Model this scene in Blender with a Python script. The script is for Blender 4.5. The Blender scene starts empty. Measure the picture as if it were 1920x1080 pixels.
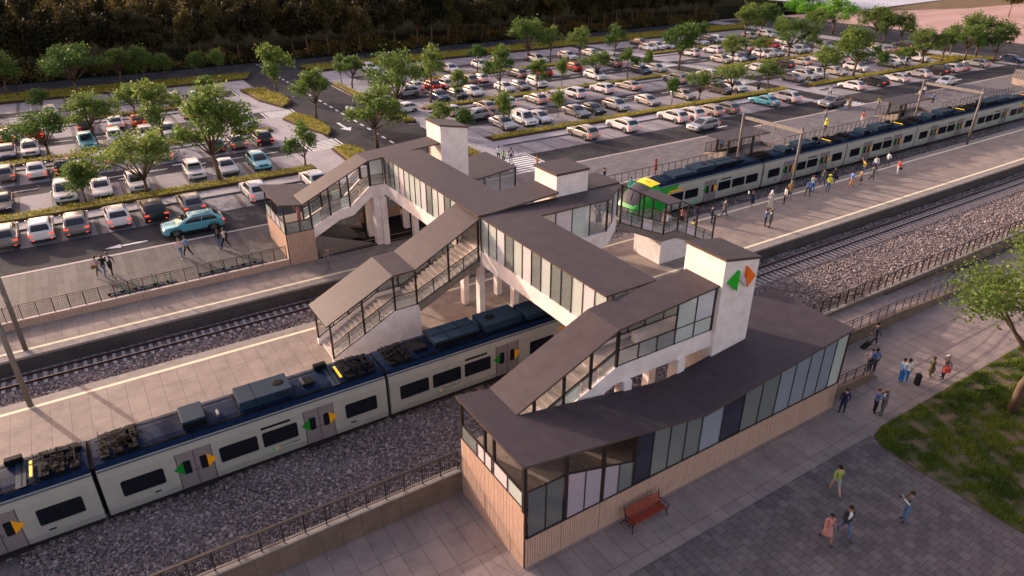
import bpy, bmesh, math, random
import numpy as np
from mathutils import Vector, Matrix
random.seed(7); np.random.seed(7)
R = math.radians; PI = math.pi
SC = bpy.context.scene
COL = SC.collection

# ------------------------------------------------------------------ materials
def _nt(name):
    m = bpy.data.materials.new(name); m.use_nodes = True
    nt = m.node_tree; return m, nt, nt.nodes, nt.links, nt.nodes['Principled BSDF']
def _ramp(N, c0, c1, p0=0.35, p1=0.65):
    r = N.new('ShaderNodeValToRGB'); e = r.color_ramp.elements
    e[0].position = p0; e[0].color = (*c0, 1); e[1].position = p1; e[1].color = (*c1, 1); return r
def mat(name, c, rough=0.6, metal=0.0, c2=None, sc=1.5, detail=5, bump=0.0, bsc=20, spec=0.25, emit=None, estr=0.0, coat=0.0, streak=None):
    m, nt, N, L, P = _nt(name)
    P.inputs['Base Color'].default_value = (*c, 1); P.inputs['Roughness'].default_value = rough
    P.inputs['Metallic'].default_value = metal; P.inputs['Specular IOR Level'].default_value = spec
    if coat: P.inputs['Coat Weight'].default_value = coat; P.inputs['Coat Roughness'].default_value = 0.08
    if c2 or bump:
        tc = N.new('ShaderNodeTexCoord'); src = tc.outputs['Object']
        if streak:
            mp = N.new('ShaderNodeMapping'); mp.inputs['Scale'].default_value = streak
            L.new(src, mp.inputs['Vector']); src = mp.outputs['Vector']
    if c2:
        n = N.new('ShaderNodeTexNoise'); n.inputs['Scale'].default_value = sc; n.inputs['Detail'].default_value = detail
        n.inputs['Roughness'].default_value = 0.62
        L.new(src, n.inputs['Vector']); r = _ramp(N, c, c2); L.new(n.outputs['Fac'], r.inputs['Fac'])
        L.new(r.outputs['Color'], P.inputs['Base Color'])
    if bump:
        n2 = N.new('ShaderNodeTexNoise'); n2.inputs['Scale'].default_value = bsc; n2.inputs['Detail'].default_value = 4
        L.new(src, n2.inputs['Vector']); b = N.new('ShaderNodeBump'); b.inputs['Strength'].default_value = bump
        b.inputs['Distance'].default_value = 0.05
        L.new(n2.outputs['Fac'], b.inputs['Height']); L.new(b.outputs['Normal'], P.inputs['Normal'])
    if emit: P.inputs['Emission Color'].default_value = (*emit, 1); P.inputs['Emission Strength'].default_value = estr
    return m
def paving(name, c, c2, joint, bw, bh, offset=0.0, mortar=0.02, ox=0.0, oy=0.0, rot=0.0, rough=0.75, blotch=0.8, bc=None, spots=True):
    m, nt, N, L, P = _nt(name)
    tc = N.new('ShaderNodeTexCoord'); mp = N.new('ShaderNodeMapping')
    mp.inputs['Location'].default_value = (ox, oy, 0); mp.inputs['Rotation'].default_value = (0, 0, rot)
    L.new(tc.outputs['Object'], mp.inputs['Vector'])
    br = N.new('ShaderNodeTexBrick'); br.offset = offset; br.squash = 1.0
    br.inputs['Scale'].default_value = 1.0; br.inputs['Brick Width'].default_value = bw; br.inputs['Row Height'].default_value = bh
    br.inputs['Mortar Size'].default_value = mortar; br.inputs['Mortar Smooth'].default_value = 0.1
    br.inputs['Color1'].default_value = (*c, 1); br.inputs['Color2'].default_value = (*c2, 1); br.inputs['Mortar'].default_value = (*joint, 1)
    L.new(mp.outputs['Vector'], br.inputs['Vector'])
    n = N.new('ShaderNodeTexNoise'); n.inputs['Scale'].default_value = blotch; n.inputs['Detail'].default_value = 7; n.inputs['Roughness'].default_value = 0.65
    L.new(tc.outputs['Object'], n.inputs['Vector'])
    r = _ramp(N, (0.66, 0.66, 0.69), (1.18, 1.14, 1.1), 0.3, 0.7); L.new(n.outputs['Fac'], r.inputs['Fac'])
    mx = N.new('ShaderNodeMix'); mx.data_type = 'RGBA'; mx.blend_type = 'MULTIPLY'; mx.inputs['Factor'].default_value = 0.85
    L.new(br.outputs['Color'], mx.inputs['A']); L.new(r.outputs['Color'], mx.inputs['B'])
    out = mx.outputs['Result']
    if spots:
        v = N.new('ShaderNodeTexVoronoi'); v.inputs['Scale'].default_value = 1.7; L.new(tc.outputs['Object'], v.inputs['Vector'])
        rr = _ramp(N, (1, 1, 1), (0, 0, 0), 0.035, 0.06); L.new(v.outputs['Distance'], rr.inputs['Fac'])
        sp = N.new('ShaderNodeMix'); sp.data_type = 'RGBA'; sp.blend_type = 'MULTIPLY'
        L.new(rr.outputs['Color'], sp.inputs['Factor']); L.new(out, sp.inputs['A'])
        cr = _ramp(N, (0.35, 0.35, 0.35), (2.2, 2.2, 2.2), 0.45, 0.5); L.new(v.outputs['Color'], cr.inputs['Fac'])
        L.new(cr.outputs['Color'], sp.inputs['B']); out = sp.outputs['Result']
    L.new(out, P.inputs['Base Color'])
    P.inputs['Roughness'].default_value = rough; P.inputs['Specular IOR Level'].default_value = 0.15
    b = N.new('ShaderNodeBump'); b.inputs['Strength'].default_value = 0.35; b.inputs['Distance'].default_value = 0.02; b.invert = True
    n3 = N.new('ShaderNodeTexNoise'); n3.inputs['Scale'].default_value = 14; n3.inputs['Detail'].default_value = 5
    L.new(tc.outputs['Object'], n3.inputs['Vector'])
    ma = N.new('ShaderNodeMath'); ma.operation = 'MULTIPLY_ADD'; ma.inputs[1].default_value = 0.35
    L.new(n3.outputs['Fac'], ma.inputs[0]); L.new(br.outputs['Fac'], ma.inputs[2])
    L.new(ma.outputs[0], b.inputs['Height']); L.new(b.outputs['Normal'], P.inputs['Normal'])
    return m
def leafmat(name, c, c2, sc=0.9, trans=0.35):
    m, nt, N, L, P = _nt(name)
    tc = N.new('ShaderNodeTexCoord'); n = N.new('ShaderNodeTexNoise'); n.inputs['Scale'].default_value = sc; n.inputs['Detail'].default_value = 4
    L.new(tc.outputs['Object'], n.inputs['Vector'])
    oi = N.new('ShaderNodeObjectInfo'); ma = N.new('ShaderNodeMath'); ma.operation = 'MULTIPLY_ADD'; ma.inputs[1].default_value = 0.22; 
    sb = N.new('ShaderNodeMath'); sb.operation = 'SUBTRACT'; sb.inputs[1].default_value = 0.11
    L.new(oi.outputs['Random'], ma.inputs[0]); L.new(n.outputs['Fac'], ma.inputs[2]); L.new(ma.outputs[0], sb.inputs[0])
    r = _ramp(N, c, c2, 0.34, 0.66); L.new(sb.outputs[0], r.inputs['Fac'])
    L.new(r.outputs['Color'], P.inputs['Base Color']); P.inputs['Roughness'].default_value = 0.55; P.inputs['Specular IOR Level'].default_value = 0.3
    t = N.new('ShaderNodeBsdfTranslucent'); L.new(r.outputs['Color'], t.inputs['Color'])
    mx = N.new('ShaderNodeMixShader'); mx.inputs['Fac'].default_value = trans
    L.new(P.outputs[0], mx.inputs[1]); L.new(t.outputs[0], mx.inputs[2]); L.new(mx.outputs[0], N['Material Output'].inputs['Surface'])
    return m
def glassmat(name, tint, opac, rough=0.08, lines=0.0, mesh=False, dark=None):
    m, nt, N, L, P = _nt(name)
    P.inputs['Base Color'].default_value = (*tint, 1); P.inputs['Roughness'].default_value = rough; P.inputs['Specular IOR Level'].default_value = 0.7
    tr = N.new('ShaderNodeBsdfTransparent'); tr.inputs['Color'].default_value = (0.75 + tint[0]*.25, 0.75 + tint[1]*.25, 0.75 + tint[2]*.25, 1)
    mx = N.new('ShaderNodeMixShader'); mx.inputs['Fac'].default_value = opac
    L.new(tr.outputs[0], mx.inputs[1]); L.new(P.outputs[0], mx.inputs[2]); L.new(mx.outputs[0], N['Material Output'].inputs['Surface'])
    if lines:
        tc = N.new('ShaderNodeTexCoord'); sp = N.new('ShaderNodeSeparateXYZ'); L.new(tc.outputs['Object'], sp.inputs[0])
        w = N.new('ShaderNodeMath'); w.operation = 'MULTIPLY'; w.inputs[1].default_value = lines; L.new(sp.outputs['Z'], w.inputs[0])
        f = N.new('ShaderNodeMath'); f.operation = 'FRACT'; L.new(w.outputs[0], f.inputs[0])
        g = N.new('ShaderNodeMath'); g.operation = 'GREATER_THAN'; g.inputs[1].default_value = 0.62; L.new(f.outputs[0], g.inputs[0])
        out = g.outputs[0]
        if mesh:
            w2 = N.new('ShaderNodeMath'); w2.operation = 'MULTIPLY'; w2.inputs[1].default_value = lines; L.new(sp.outputs['X'], w2.inputs[0])
            f2 = N.new('ShaderNodeMath'); f2.operation = 'FRACT'; L.new(w2.outputs[0], f2.inputs[0])
            g2 = N.new('ShaderNodeMath'); g2.operation = 'GREATER_THAN'; g2.inputs[1].default_value = 0.62; L.new(f2.outputs[0], g2.inputs[0])
            mm = N.new('ShaderNodeMath'); mm.operation = 'MAXIMUM'; L.new(out, mm.inputs[0]); L.new(g2.outputs[0], mm.inputs[1]); out = mm.outputs[0]
        d = dark or tuple(x*0.55 for x in tint)
        mc = N.new('ShaderNodeMix'); mc.data_type = 'RGBA'; mc.inputs['A'].default_value = (*tint, 1); mc.inputs['B'].default_value = (*d, 1)
        L.new(out, mc.inputs['Factor']); L.new(mc.outputs['Result'], P.inputs['Base Color'])
    return m

M = {}
M['concrete'] = mat('pale_concrete', (0.72, 0.625, 0.595), 0.8, c2=(0.86, 0.775, 0.74), sc=1.6, detail=10, bump=0.08, bsc=6)
M['wall_brown'] = mat('brown_stone_wall', (0.125, 0.088, 0.068), 0.85, c2=(0.175, 0.125, 0.10), sc=1.4, detail=8, bump=0.1, bsc=14)
M['conc_brown'] = mat('brown_concrete', (0.19, 0.155, 0.13), 0.8, c2=(0.26, 0.215, 0.18), sc=1.6, detail=8, bump=0.1, bsc=14)
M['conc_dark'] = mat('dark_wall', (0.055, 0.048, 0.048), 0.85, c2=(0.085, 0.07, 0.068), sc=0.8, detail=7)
M['step'] = mat('stair_concrete', (0.50, 0.44, 0.40), 0.8, c2=(0.60, 0.53, 0.48), sc=2.5)
M['roof'] = mat('bronze_roof', (0.046, 0.036, 0.043), 0.55, c2=(0.060, 0.048, 0.054), sc=1.2, detail=9, spec=0.15)
M['fascia'] = mat('bronze_fascia', (0.085, 0.06, 0.05), 0.5)
M['steel'] = mat('dark_bronze_steel', (0.035, 0.028, 0.026), 0.4, metal=0.3)
M['wood'] = mat('timber_cladding', (0.425, 0.280, 0.21), 0.75, c2=(0.535, 0.362, 0.28), sc=5, streak=(4, 4, 0.5), bump=0.05)
M['wood_gap'] = mat('cladding_gap', (0.05, 0.03, 0.022), 0.9)
M['floor_in'] = mat('interior_floor', (0.17, 0.14, 0.125), 0.7, c2=(0.21, 0.175, 0.155), sc=3)
M['black'] = mat('recess_black', (0.006, 0.006, 0.007), 0.9)  # near-black colour carries the darkness of the recess under the far stairs
M['yellow'] = mat('platform_yellow_line', (0.74, 0.66, 0.47), 0.7, c2=(0.66, 0.58, 0.40), sc=3)
M['coping'] = mat('platform_coping', (0.20, 0.175, 0.16), 0.8, c2=(0.26, 0.23, 0.21), sc=2)
M['white'] = mat('road_white', (0.74, 0.74, 0.74), 0.75, c2=(0.62, 0.62, 0.63), sc=2.5)
M['asphalt'] = mat('asphalt', (0.036, 0.036, 0.042), 0.9, c2=(0.066, 0.062, 0.064), sc=0.35, detail=9, bump=0.1, bsc=40, spec=0.05)
M['bay'] = mat('bay_paving', (0.20, 0.185, 0.205), 0.85, c2=(0.29, 0.27, 0.295), sc=0.45, detail=9, bump=0.08, bsc=30)
M['bayline'] = mat('bay_line', (0.10, 0.095, 0.10), 0.8)
M['path'] = mat('pale_path', (0.29, 0.27, 0.295), 0.85, c2=(0.37, 0.345, 0.37), sc=0.7, detail=7)
M['kerb'] = mat('kerb_stone', (0.40, 0.33, 0.31), 0.8, c2=(0.48, 0.41, 0.385), sc=1.5)
M['bed'] = mat('hedge_soil', (0.06, 0.032, 0.020), 0.95)
M['hedge'] = leafmat('hedge_leaf', (0.18, 0.17, 0.018), (0.36, 0.32, 0.040), 1.1, 0.4)
M['hedge_in'] = mat('hedge_core', (0.16, 0.13, 0.018), 0.9, c2=(0.24, 0.19, 0.03), sc=3)
M['leaf'] = leafmat('tree_leaf', (0.045, 0.108, 0.018), (0.20, 0.265, 0.058), 0.6, 0.5)
M['leaf_lime'] = leafmat('lime_leaf', (0.10, 0.30, 0.02), (0.24, 0.46, 0.05), 0.6)
M['leaf_dark'] = leafmat('pine_leaf', (0.012, 0.013, 0.005), (0.15, 0.118, 0.034), 0.22, 0.45)  # lighter end paints golden sun highlights into the dark crowns
M['bark'] = mat('bark', (0.095, 0.062, 0.042), 0.9, c2=(0.15, 0.10, 0.07), sc=6, bump=0.3)
M['bark_pine'] = mat('pine_bark', (0.15, 0.085, 0.06), 0.9, c2=(0.22, 0.13, 0.095), sc=4)
M['ballast'] = mat('ballast', (0.16, 0.135, 0.135), 0.9, c2=(0.27, 0.23, 0.225), sc=9, detail=3, bump=0.6, bsc=12)
M['stone'] = None
M['rail'] = mat('rusty_rail', (0.10, 0.045, 0.035), 0.5, metal=0.5)
M['railtop'] = mat('worn_rail_top', (0.42, 0.38, 0.36), 0.3, metal=0.8)
M['sleeper'] = mat('sleeper_concrete', (0.37, 0.33, 0.32), 0.85, c2=(0.28, 0.25, 0.245), sc=6)
M['sand'] = mat('pink_sand', (0.36, 0.225, 0.205), 0.95, c2=(0.46, 0.30, 0.27), sc=0.08, detail=8, streak=(0.3, 2.0, 1))
M['dune'] = mat('dune_scrub', (0.17, 0.105, 0.055), 0.95, c2=(0.10, 0.075, 0.035), sc=0.3, detail=9)
M['water'] = mat('pale_water', (0.42, 0.43, 0.50), 0.55, c2=(0.52, 0.52, 0.58), sc=0.02, spec=0.1)
M['groundm'] = mat('bare_ground', (0.11, 0.085, 0.06), 0.95, c2=(0.16, 0.125, 0.09), sc=0.2)
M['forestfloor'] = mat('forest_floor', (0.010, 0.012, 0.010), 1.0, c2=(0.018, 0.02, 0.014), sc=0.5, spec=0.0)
M['grass'] = leafmat('grass_blade', (0.032, 0.085, 0.010), (0.17, 0.21, 0.025), 0.4, 0.35)
M['grass_soil'] = mat('lawn_soil', (0.030, 0.055, 0.010), 0.95, c2=(0.17, 0.115, 0.085), sc=0.55, detail=6)
M['galv'] = mat('galvanised_steel', (0.20, 0.18, 0.165), 0.7, metal=0.1, c2=(0.27, 0.245, 0.225), sc=3)
M['pole'] = mat('pole_steel', (0.15, 0.13, 0.12), 0.6, metal=0.1)
M['slab'] = paving('plaza_slabs', (0.255, 0.21, 0.198), (0.295, 0.24, 0.222), (0.09, 0.075, 0.07), 1.91, 0.955, 0.0, 0.012, ox=23.15, oy=0.115, rot=R(90))
M['paver'] = paving('dark_pavers', (0.118, 0.099, 0.098), (0.170, 0.145, 0.142), (0.04, 0.034, 0.036), 0.478, 0.478, 0.5, 0.010, rot=R(90), blotch=0.9)
M['plat'] = paving('platform_tiles', (0.26, 0.215, 0.19), (0.29, 0.245, 0.215), (0.13, 0.105, 0.095), 1.91, 0.955, 0.0, 0.012, ox=39.52, oy=7.17, rot=R(90))
M['pave_far'] = paving('promenade_tiles', (0.085, 0.079, 0.082), (0.122, 0.113, 0.114), (0.04, 0.036, 0.037), 3.8, 0.475, 0.5, 0.010, rot=R(90), spots=False)
M['pave_right'] = paving('promenade_setts', (0.145, 0.135, 0.144), (0.185, 0.172, 0.181), (0.10, 0.09, 0.095), 0.9, 0.3, 0.5, 0.012, spots=False)
# glazing tints; the pale opaque share paints reflected sky into the panes
M['g_pale'] = glassmat('glass_pale_green', (0.66, 0.73, 0.70), 0.56)
M['g_line'] = glassmat('glass_louvred', (0.70, 0.71, 0.75), 0.80, lines=9.0, dark=(0.56, 0.57, 0.61))
M['g_pink'] = glassmat('glass_pale_pink', (0.76, 0.68, 0.70), 0.75)
M['g_grey'] = glassmat('glass_grey', (0.27, 0.30, 0.295), 0.48)
M['g_clear'] = glassmat('glass_clear', (0.42, 0.45, 0.46), 0.30)
M['g_navy'] = glassmat('glass_navy', (0.035, 0.037, 0.06), 0.85, lines=9, dark=(0.025, 0.027, 0.045))
M['g_blue'] = glassmat('glass_blue_louvred', (0.34, 0.385, 0.45), 0.72, lines=9.0, dark=(0.24, 0.28, 0.34))
M['g_mesh'] = glassmat('glass_meshed', (0.25, 0.275, 0.285), 0.66, lines=12, mesh=True, dark=(0.08, 0.09, 0.095))
M['g_lilac'] = glassmat('glass_lilac_louvred', (0.50, 0.44, 0.50), 0.78, lines=10.0, dark=(0.37, 0.32, 0.37))
M['green'] = mat('sign_green', (0.02, 0.42, 0.02), 0.4)
M['orange'] = mat('sign_orange', (0.85, 0.17, 0.02), 0.4)
M['signwhite'] = mat('sign_grey', (0.52, 0.50, 0.50), 0.5)

# ------------------------------------------------------------------ mesh builder
class MB:
    def __init__(s): s.v = []; s.f = []; s.m = []
    def add(s, vs, fs, m=0):
        o = len(s.v); s.v += [tuple(p) for p in vs]
        for f in fs: s.f.append(tuple(i + o for i in f)); s.m.append(m)
    def box(s, x0, x1, y0, y1, z0, z1, m=0):
        s.add([(x0,y0,z0),(x1,y0,z0),(x1,y1,z0),(x0,y1,z0),(x0,y0,z1),(x1,y0,z1),(x1,y1,z1),(x0,y1,z1)],
              [(0,3,2,1),(4,5,6,7),(0,1,5,4),(1,2,6,5),(2,3,7,6),(3,0,4,7)], m); return s
    def bar(s, p, q, w, h=None, m=0):
        p = Vector(p); q = Vector(q); h = h or w; d = (q - p).normalized()
        up = Vector((0,0,1)) if abs(d.z) < 0.95 else Vector((0,1,0))
        a = d.cross(up).normalized(); b = a.cross(d).normalized()
        vs = []
        for c in (p, q):
            for u, v in ((-1,-1),(1,-1),(1,1),(-1,1)): vs.append(c + a*(u*w/2) + b*(v*h/2))
        s.add(vs, [(0,3,2,1),(4,5,6,7),(0,1,5,4),(1,2,6,5),(2,3,7,6),(3,0,4,7)], m); return s
    def tube(s, pts, rs, n=8, m=0, cap=True):
        pts = [Vector(p) for p in pts]
        if not isinstance(rs, (list, tuple)): rs = [rs]*len(pts)
        rings = []; vs = []
        prev = None
        for i, p in enumerate(pts):
            d = (pts[min(i+1, len(pts)-1)] - pts[max(i-1, 0)]).normalized()
            if prev is None:
                a = d.orthogonal().normalized()
            else:
                a = (prev - d*prev.dot(d)); a = a.normalized() if a.length > 1e-5 else d.orthogonal().normalized()
            prev = a; b = d.cross(a)
            for k in range(n):
                t = 2*PI*k/n; vs.append(p + (a*math.cos(t) + b*math.sin(t))*rs[i])
        fs = []
        for i in range(len(pts)-1):
            for k in range(n):
                k2 = (k+1) % n; fs.append((i*n+k, i*n+k2, (i+1)*n+k2, (i+1)*n+k))
        if cap: fs.append(tuple(range(n))[::-1]); fs.append(tuple(range((len(pts)-1)*n, len(pts)*n)))
        s.add(vs, fs, m); return s
    def prism(s, pts, axis, a0, a1, m=0):
        """polygon in the two other axes, extruded along axis ('x','y','z')"""
        def P(u, v, a): return {'y': (u, a, v), 'x': (a, u, v), 'z': (u, v, a)}[axis]
        n = len(pts); vs = [P(u, v, a0) for u, v in pts] + [P(u, v, a1) for u, v in pts]
        ar = sum(pts[i][0]*pts[(i+1) % n][1] - pts[(i+1) % n][0]*pts[i][1] for i in range(n))
        flip = (ar > 0) == (axis != 'y')
        A = tuple(range(n)); B = tuple(range(n, 2*n))
        fs = [A[::-1] if flip else A, B if flip else B[::-1]]
        for i in range(n):
            j = (i+1) % n; q = (i, j, n+j, n+i); fs.append(q if flip else q[::-1])
        s.add(vs, fs, m); return s
    def sheet(s, pts, z, m=0):
        ar = sum(pts[i][0]*pts[(i+1) % len(pts)][1] - pts[(i+1) % len(pts)][0]*pts[i][1] for i in range(len(pts)))
        if ar < 0: pts = pts[::-1]
        s.add([(x, y, z) for x, y in pts], [tuple(range(len(pts)))], m); return s
    def ell(s, c, r, n=10, k=6, m=0, rot=None):
        vs = []; fs = []
        for i in range(k+1):
            t = PI*i/k
            for j in range(n):
                p = 2*PI*j/n; v = Vector((r[0]*math.sin(t)*math.cos(p), r[1]*math.sin(t)*math.sin(p), r[2]*math.cos(t)))
                if rot: v = rot @ v
                vs.append(Vector(c) + v)
        for i in range(k):
            for j in range(n):
                j2 = (j+1) % n; fs.append((i*n+j, (i+1)*n+j, (i+1)*n+j2, i*n+j2))
        s.add(vs, fs, m); return s
    def mesh(s, name, mats, smooth=False):
        me = bpy.data.meshes.new(name); me.from_pydata(s.v, [], s.f); 
        if not isinstance(mats, (list, tuple)): mats = [mats]
        for x in mats: me.materials.append(x)
        if len(mats) > 1: me.polygons.foreach_set('material_index', s.m)
        if smooth: me.polygons.foreach_set('use_smooth', [True]*len(s.f))
        me.update(); return me
    def build(s, name, mats, parent=None, smooth=False, bevel=0.0):
        me = s.mesh(name, mats, smooth)
        if bevel:
            bm = bmesh.new(); bm.from_mesh(me)
            bmesh.ops.bevel(bm, geom=list(bm.edges), offset=bevel, segments=2, affect='EDGES', profile=0.6, clamp_overlap=True)
            bm.to_mesh(me); bm.free()
        return link(name, me, parent)
def link(name, me, parent=None):
    o = bpy.data.objects.new(name, me); COL.objects.link(o)
    if parent is not None:
        o.parent = parent
        if parent.get('_w'): o.matrix_parent_inverse = Matrix.Translation(-Vector(parent.location))
    return o
def npmesh(name, V, F, mats, mi=None, smooth=False):
    """fast mesh from numpy arrays; F is (n,k) with constant k"""
    me = bpy.data.meshes.new(name); n, k = F.shape
    me.vertices.add(len(V)); me.vertices.foreach_set('co', V.astype(np.float32).ravel())
    me.loops.add(n*k); me.loops.foreach_set('vertex_index', F.astype(np.int32).ravel())
    me.polygons.add(n); me.polygons.foreach_set('loop_start', np.arange(0, n*k, k, dtype=np.int32))
    me.polygons.foreach_set('loop_total', np.full(n, k, dtype=np.int32))
    for x in mats: me.materials.append(x)
    if mi is not None: me.polygons.foreach_set('material_index', mi.astype(np.int32))
    if smooth: me.polygons.foreach_set('use_smooth', np.ones(n, dtype=bool))
    me.update(calc_edges=True); me.validate(); return me
def tag(o, label=None, cat=None, group=None, kind=None):
    if label: o['label'] = label
    if cat: o['category'] = cat
    if group: o['group'] = group
    if kind: o['kind'] = kind
    return o
def thing(name, label, cat, loc=(0,0,0), rz=0.0, group=None, world=True):
    """an Empty at the thing's base; parts of a world=True thing are modelled in world coordinates"""
    o = bpy.data.objects.new(name, None); COL.objects.link(o); o.location = loc; o.rotation_euler = (0,0,rz); o.empty_display_size = 0.3
    if world: o['_w'] = 1
    return tag(o, label, cat, group)
def struct(name, mb, m, label=None):
    o = mb.build(name, m); o['kind'] = 'structure'; o['label'] = label or name.replace('_', ' '); o['category'] = name.split('_')[-1]; return o
def box(name, parent, m, *a, bevel=0.0):
    return MB().box(*a).build(name, m, parent, bevel=bevel)
def bar(name, parent, m, p, q, w, h=None):
    return MB().bar(p, q, w, h).build(name, m, parent)
def copy_tree(o, parent=None):
    c = o.copy(); COL.objects.link(c)
    if parent is not None: c.parent = parent
    for ch in list(o.children): copy_tree(ch, c)
    return c
# ------------------------------------------------------------------ setting
ZC = 1.2      # car park level
ZP = 0.85     # platform level
ZV = 1.35     # promenade level
def quads(P, size, rng, flat=0.0, aspect=1.0):
    """n randomly turned quads at points P -> V, F"""
    n = len(P); a = rng.normal(size=(n,3)); a[:,2] *= (1-flat); a /= np.linalg.norm(a, axis=1, keepdims=True) + 1e-9
    b = rng.normal(size=(n,3)); b -= (b*a).sum(1, keepdims=True)*a; b /= np.linalg.norm(b, axis=1, keepdims=True) + 1e-9
    s = (size*(0.6 + 0.8*rng.random(n)))[:,None]
    V = np.stack([P - a*s*.5, P + b*s*.32*aspect, P + a*s*.5, P - b*s*.32*aspect], 1).reshape(-1,3)
    return V, np.arange(4*n).reshape(n,4)
def in_poly(x, y, poly):
    c = np.zeros(len(x), bool); n = len(poly)
    for i in range(n):
        x0,y0 = poly[i]; x1,y1 = poly[(i+1) % n]
        if y0 == y1: continue
        t = ((y0 > y) != (y1 > y)) & (x < (x1-x0)*(y-y0)/(y1-y0) + x0); c ^= t
    return c
def scatter(poly, dens, rng):
    xs = [p[0] for p in poly]; ys = [p[1] for p in poly]
    n = int((max(xs)-min(xs))*(max(ys)-min(ys))*dens)
    x = rng.uniform(min(xs), max(xs), n); y = rng.uniform(min(ys), max(ys), n); k = in_poly(x, y, poly)
    return x[k], y[k]
GX0, GX1 = -45, 165
g = MB(); g.sheet([(-900,-600),(1500,-600),(1500,1600),(-900,1600)], -0.95); struct('ground', g, M['groundm'], 'bare ground reaching to the horizon')
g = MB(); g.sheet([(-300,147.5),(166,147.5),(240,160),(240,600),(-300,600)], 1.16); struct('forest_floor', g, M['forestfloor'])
# plaza
g = MB(); g.prism([(-40,-30),(120,-30),(120,23.2),(-40,23.2)], 'z', -0.9, 0.0); struct('plaza', g, M['slab'], 'plaza of large pale slabs')
g = MB(); g.sheet([(14.2,14.9),(33.0,14.9),(32.55,12),(32.5,6.0),(33.5,-20),(5,-20),(5,8.3),(9.5,8.3),(9.5,12.0),(14.2,12.0)], 0.005); struct('paved_square', g, M['paver'], 'square of small dark pavers')
# ballast bed: displaced grid
def ballast(name, x0, x1, y0, y1, z):
    nx = int((x1-x0)/0.5); ny = max(4, int((y1-y0)/0.4)); X, Y = np.meshgrid(np.linspace(x0,x1,nx+1), np.linspace(y0,y1,ny+1), indexing='ij')
    Z = z + 0.05*np.sin(X*0.9+Y*1.7)*np.sin(Y*0.8) + np.random.default_rng(3).normal(0,0.015,X.shape)
    V = np.stack([X,Y,Z],-1).reshape(-1,3); i = np.arange(nx*(ny+1)).reshape(nx,ny+1)[:,:-1].ravel()
    F = np.stack([i, i+ny+1, i+ny+2, i+1], 1)
    o = link(name, npmesh(name, V, F, [M['ballast']])); return tag(o, name.replace('_',' '), 'ballast', None, 'structure')
ballast('near_ballast_bed', -40, 190, 23.4, 33.9, -0.33)
ballast('far_ballast_bed', -40, 190, 42.1, 48.4, -0.33)
# stones
def stones(name, rects, label, seed):
    rng = np.random.default_rng(seed)
    t = (1+5**.5)/2
    iv = np.array([(-1,t,0),(1,t,0),(-1,-t,0),(1,-t,0),(0,-1,t),(0,1,t),(0,-1,-t),(0,1,-t),(t,0,-1),(t,0,1),(-t,0,-1),(-t,0,1)], float)/1.9
    fi = np.array([(0,11,5),(0,5,1),(0,1,7),(0,7,10),(0,10,11),(1,5,9),(5,11,4),(11,10,2),(10,7,6),(7,1,8),(3,9,4),(3,4,2),(3,2,6),(3,6,8),(3,8,9),(4,9,5),(2,4,11),(6,2,10),(8,6,7),(9,8,1)])
    VS = []; FS = []; MI = []; off = 0
    for (x0,x1,y0,y1,d,s) in rects:
        n = int((x1-x0)*(y1-y0)*d); P = np.stack([rng.uniform(x0,x1,n), rng.uniform(y0,y1,n), -0.31 + 0.05*rng.random(n)], 1)
        sc = s*np.exp(rng.normal(0,0.33,(n,1)))*rng.uniform(0.65,1.3,(n,3)); sc[:,2] *= 0.75
        jit = 1 + rng.uniform(-0.42,0.42,(n,12,3)); an = rng.uniform(0,2*PI,n); c, q = np.cos(an)[:,None], np.sin(an)[:,None]
        V = iv[None]*jit*sc[:,None,:]; V = np.stack([V[...,0]*c - V[...,1]*q, V[...,0]*q + V[...,1]*c, V[...,2]], -1) + P[:,None,:]
        VS.append(V.reshape(-1,3)); FS.append((fi[None] + (np.arange(n)*12)[:,None,None]).reshape(-1,3) + off); off += n*12
        MI.append(np.repeat(rng.choice(4, n, p=[.35,.3,.2,.15]), 20))
    me = npmesh(name, np.concatenate(VS), np.concatenate(FS), STONES, np.concatenate(MI))
    return tag(link(name, me), label, 'stones', None, 'stuff')
STONES = [mat('stone_grey', (0.20,0.163,0.163), 0.9, c2=(0.26,0.215,0.21), sc=9), mat('stone_dark', (0.105,0.085,0.09), 0.9, c2=(0.15,0.125,0.13), sc=9),
          mat('stone_pale', (0.33,0.272,0.257), 0.9, c2=(0.42,0.35,0.325), sc=9), mat('stone_brown', (0.19,0.135,0.12), 0.9, c2=(0.26,0.19,0.16), sc=9)]
stones('ballast_stones', [(-7,14,23.6,30.9,165,0.057),(14,34,23.6,33.7,36,0.075),(-7,14,30.9,31.6,70,0.06),(34,62,23.8,31.3,125,0.050),(62,110,23.8,31.3,80,0.060),(34,95,33.3,33.7,60,0.08),(34,70,31.3,33.3,40,0.05)],
       'loose grey ballast stones beside the near track', 1)
stones('ballast_stones', [(-9,14,42.3,45.65,120,0.062),(-9,14,45.65,47.6,55,0.045),(14,110,42.4,45.6,34,0.08)], 'loose grey ballast stones beside the far track', 2)
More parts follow.
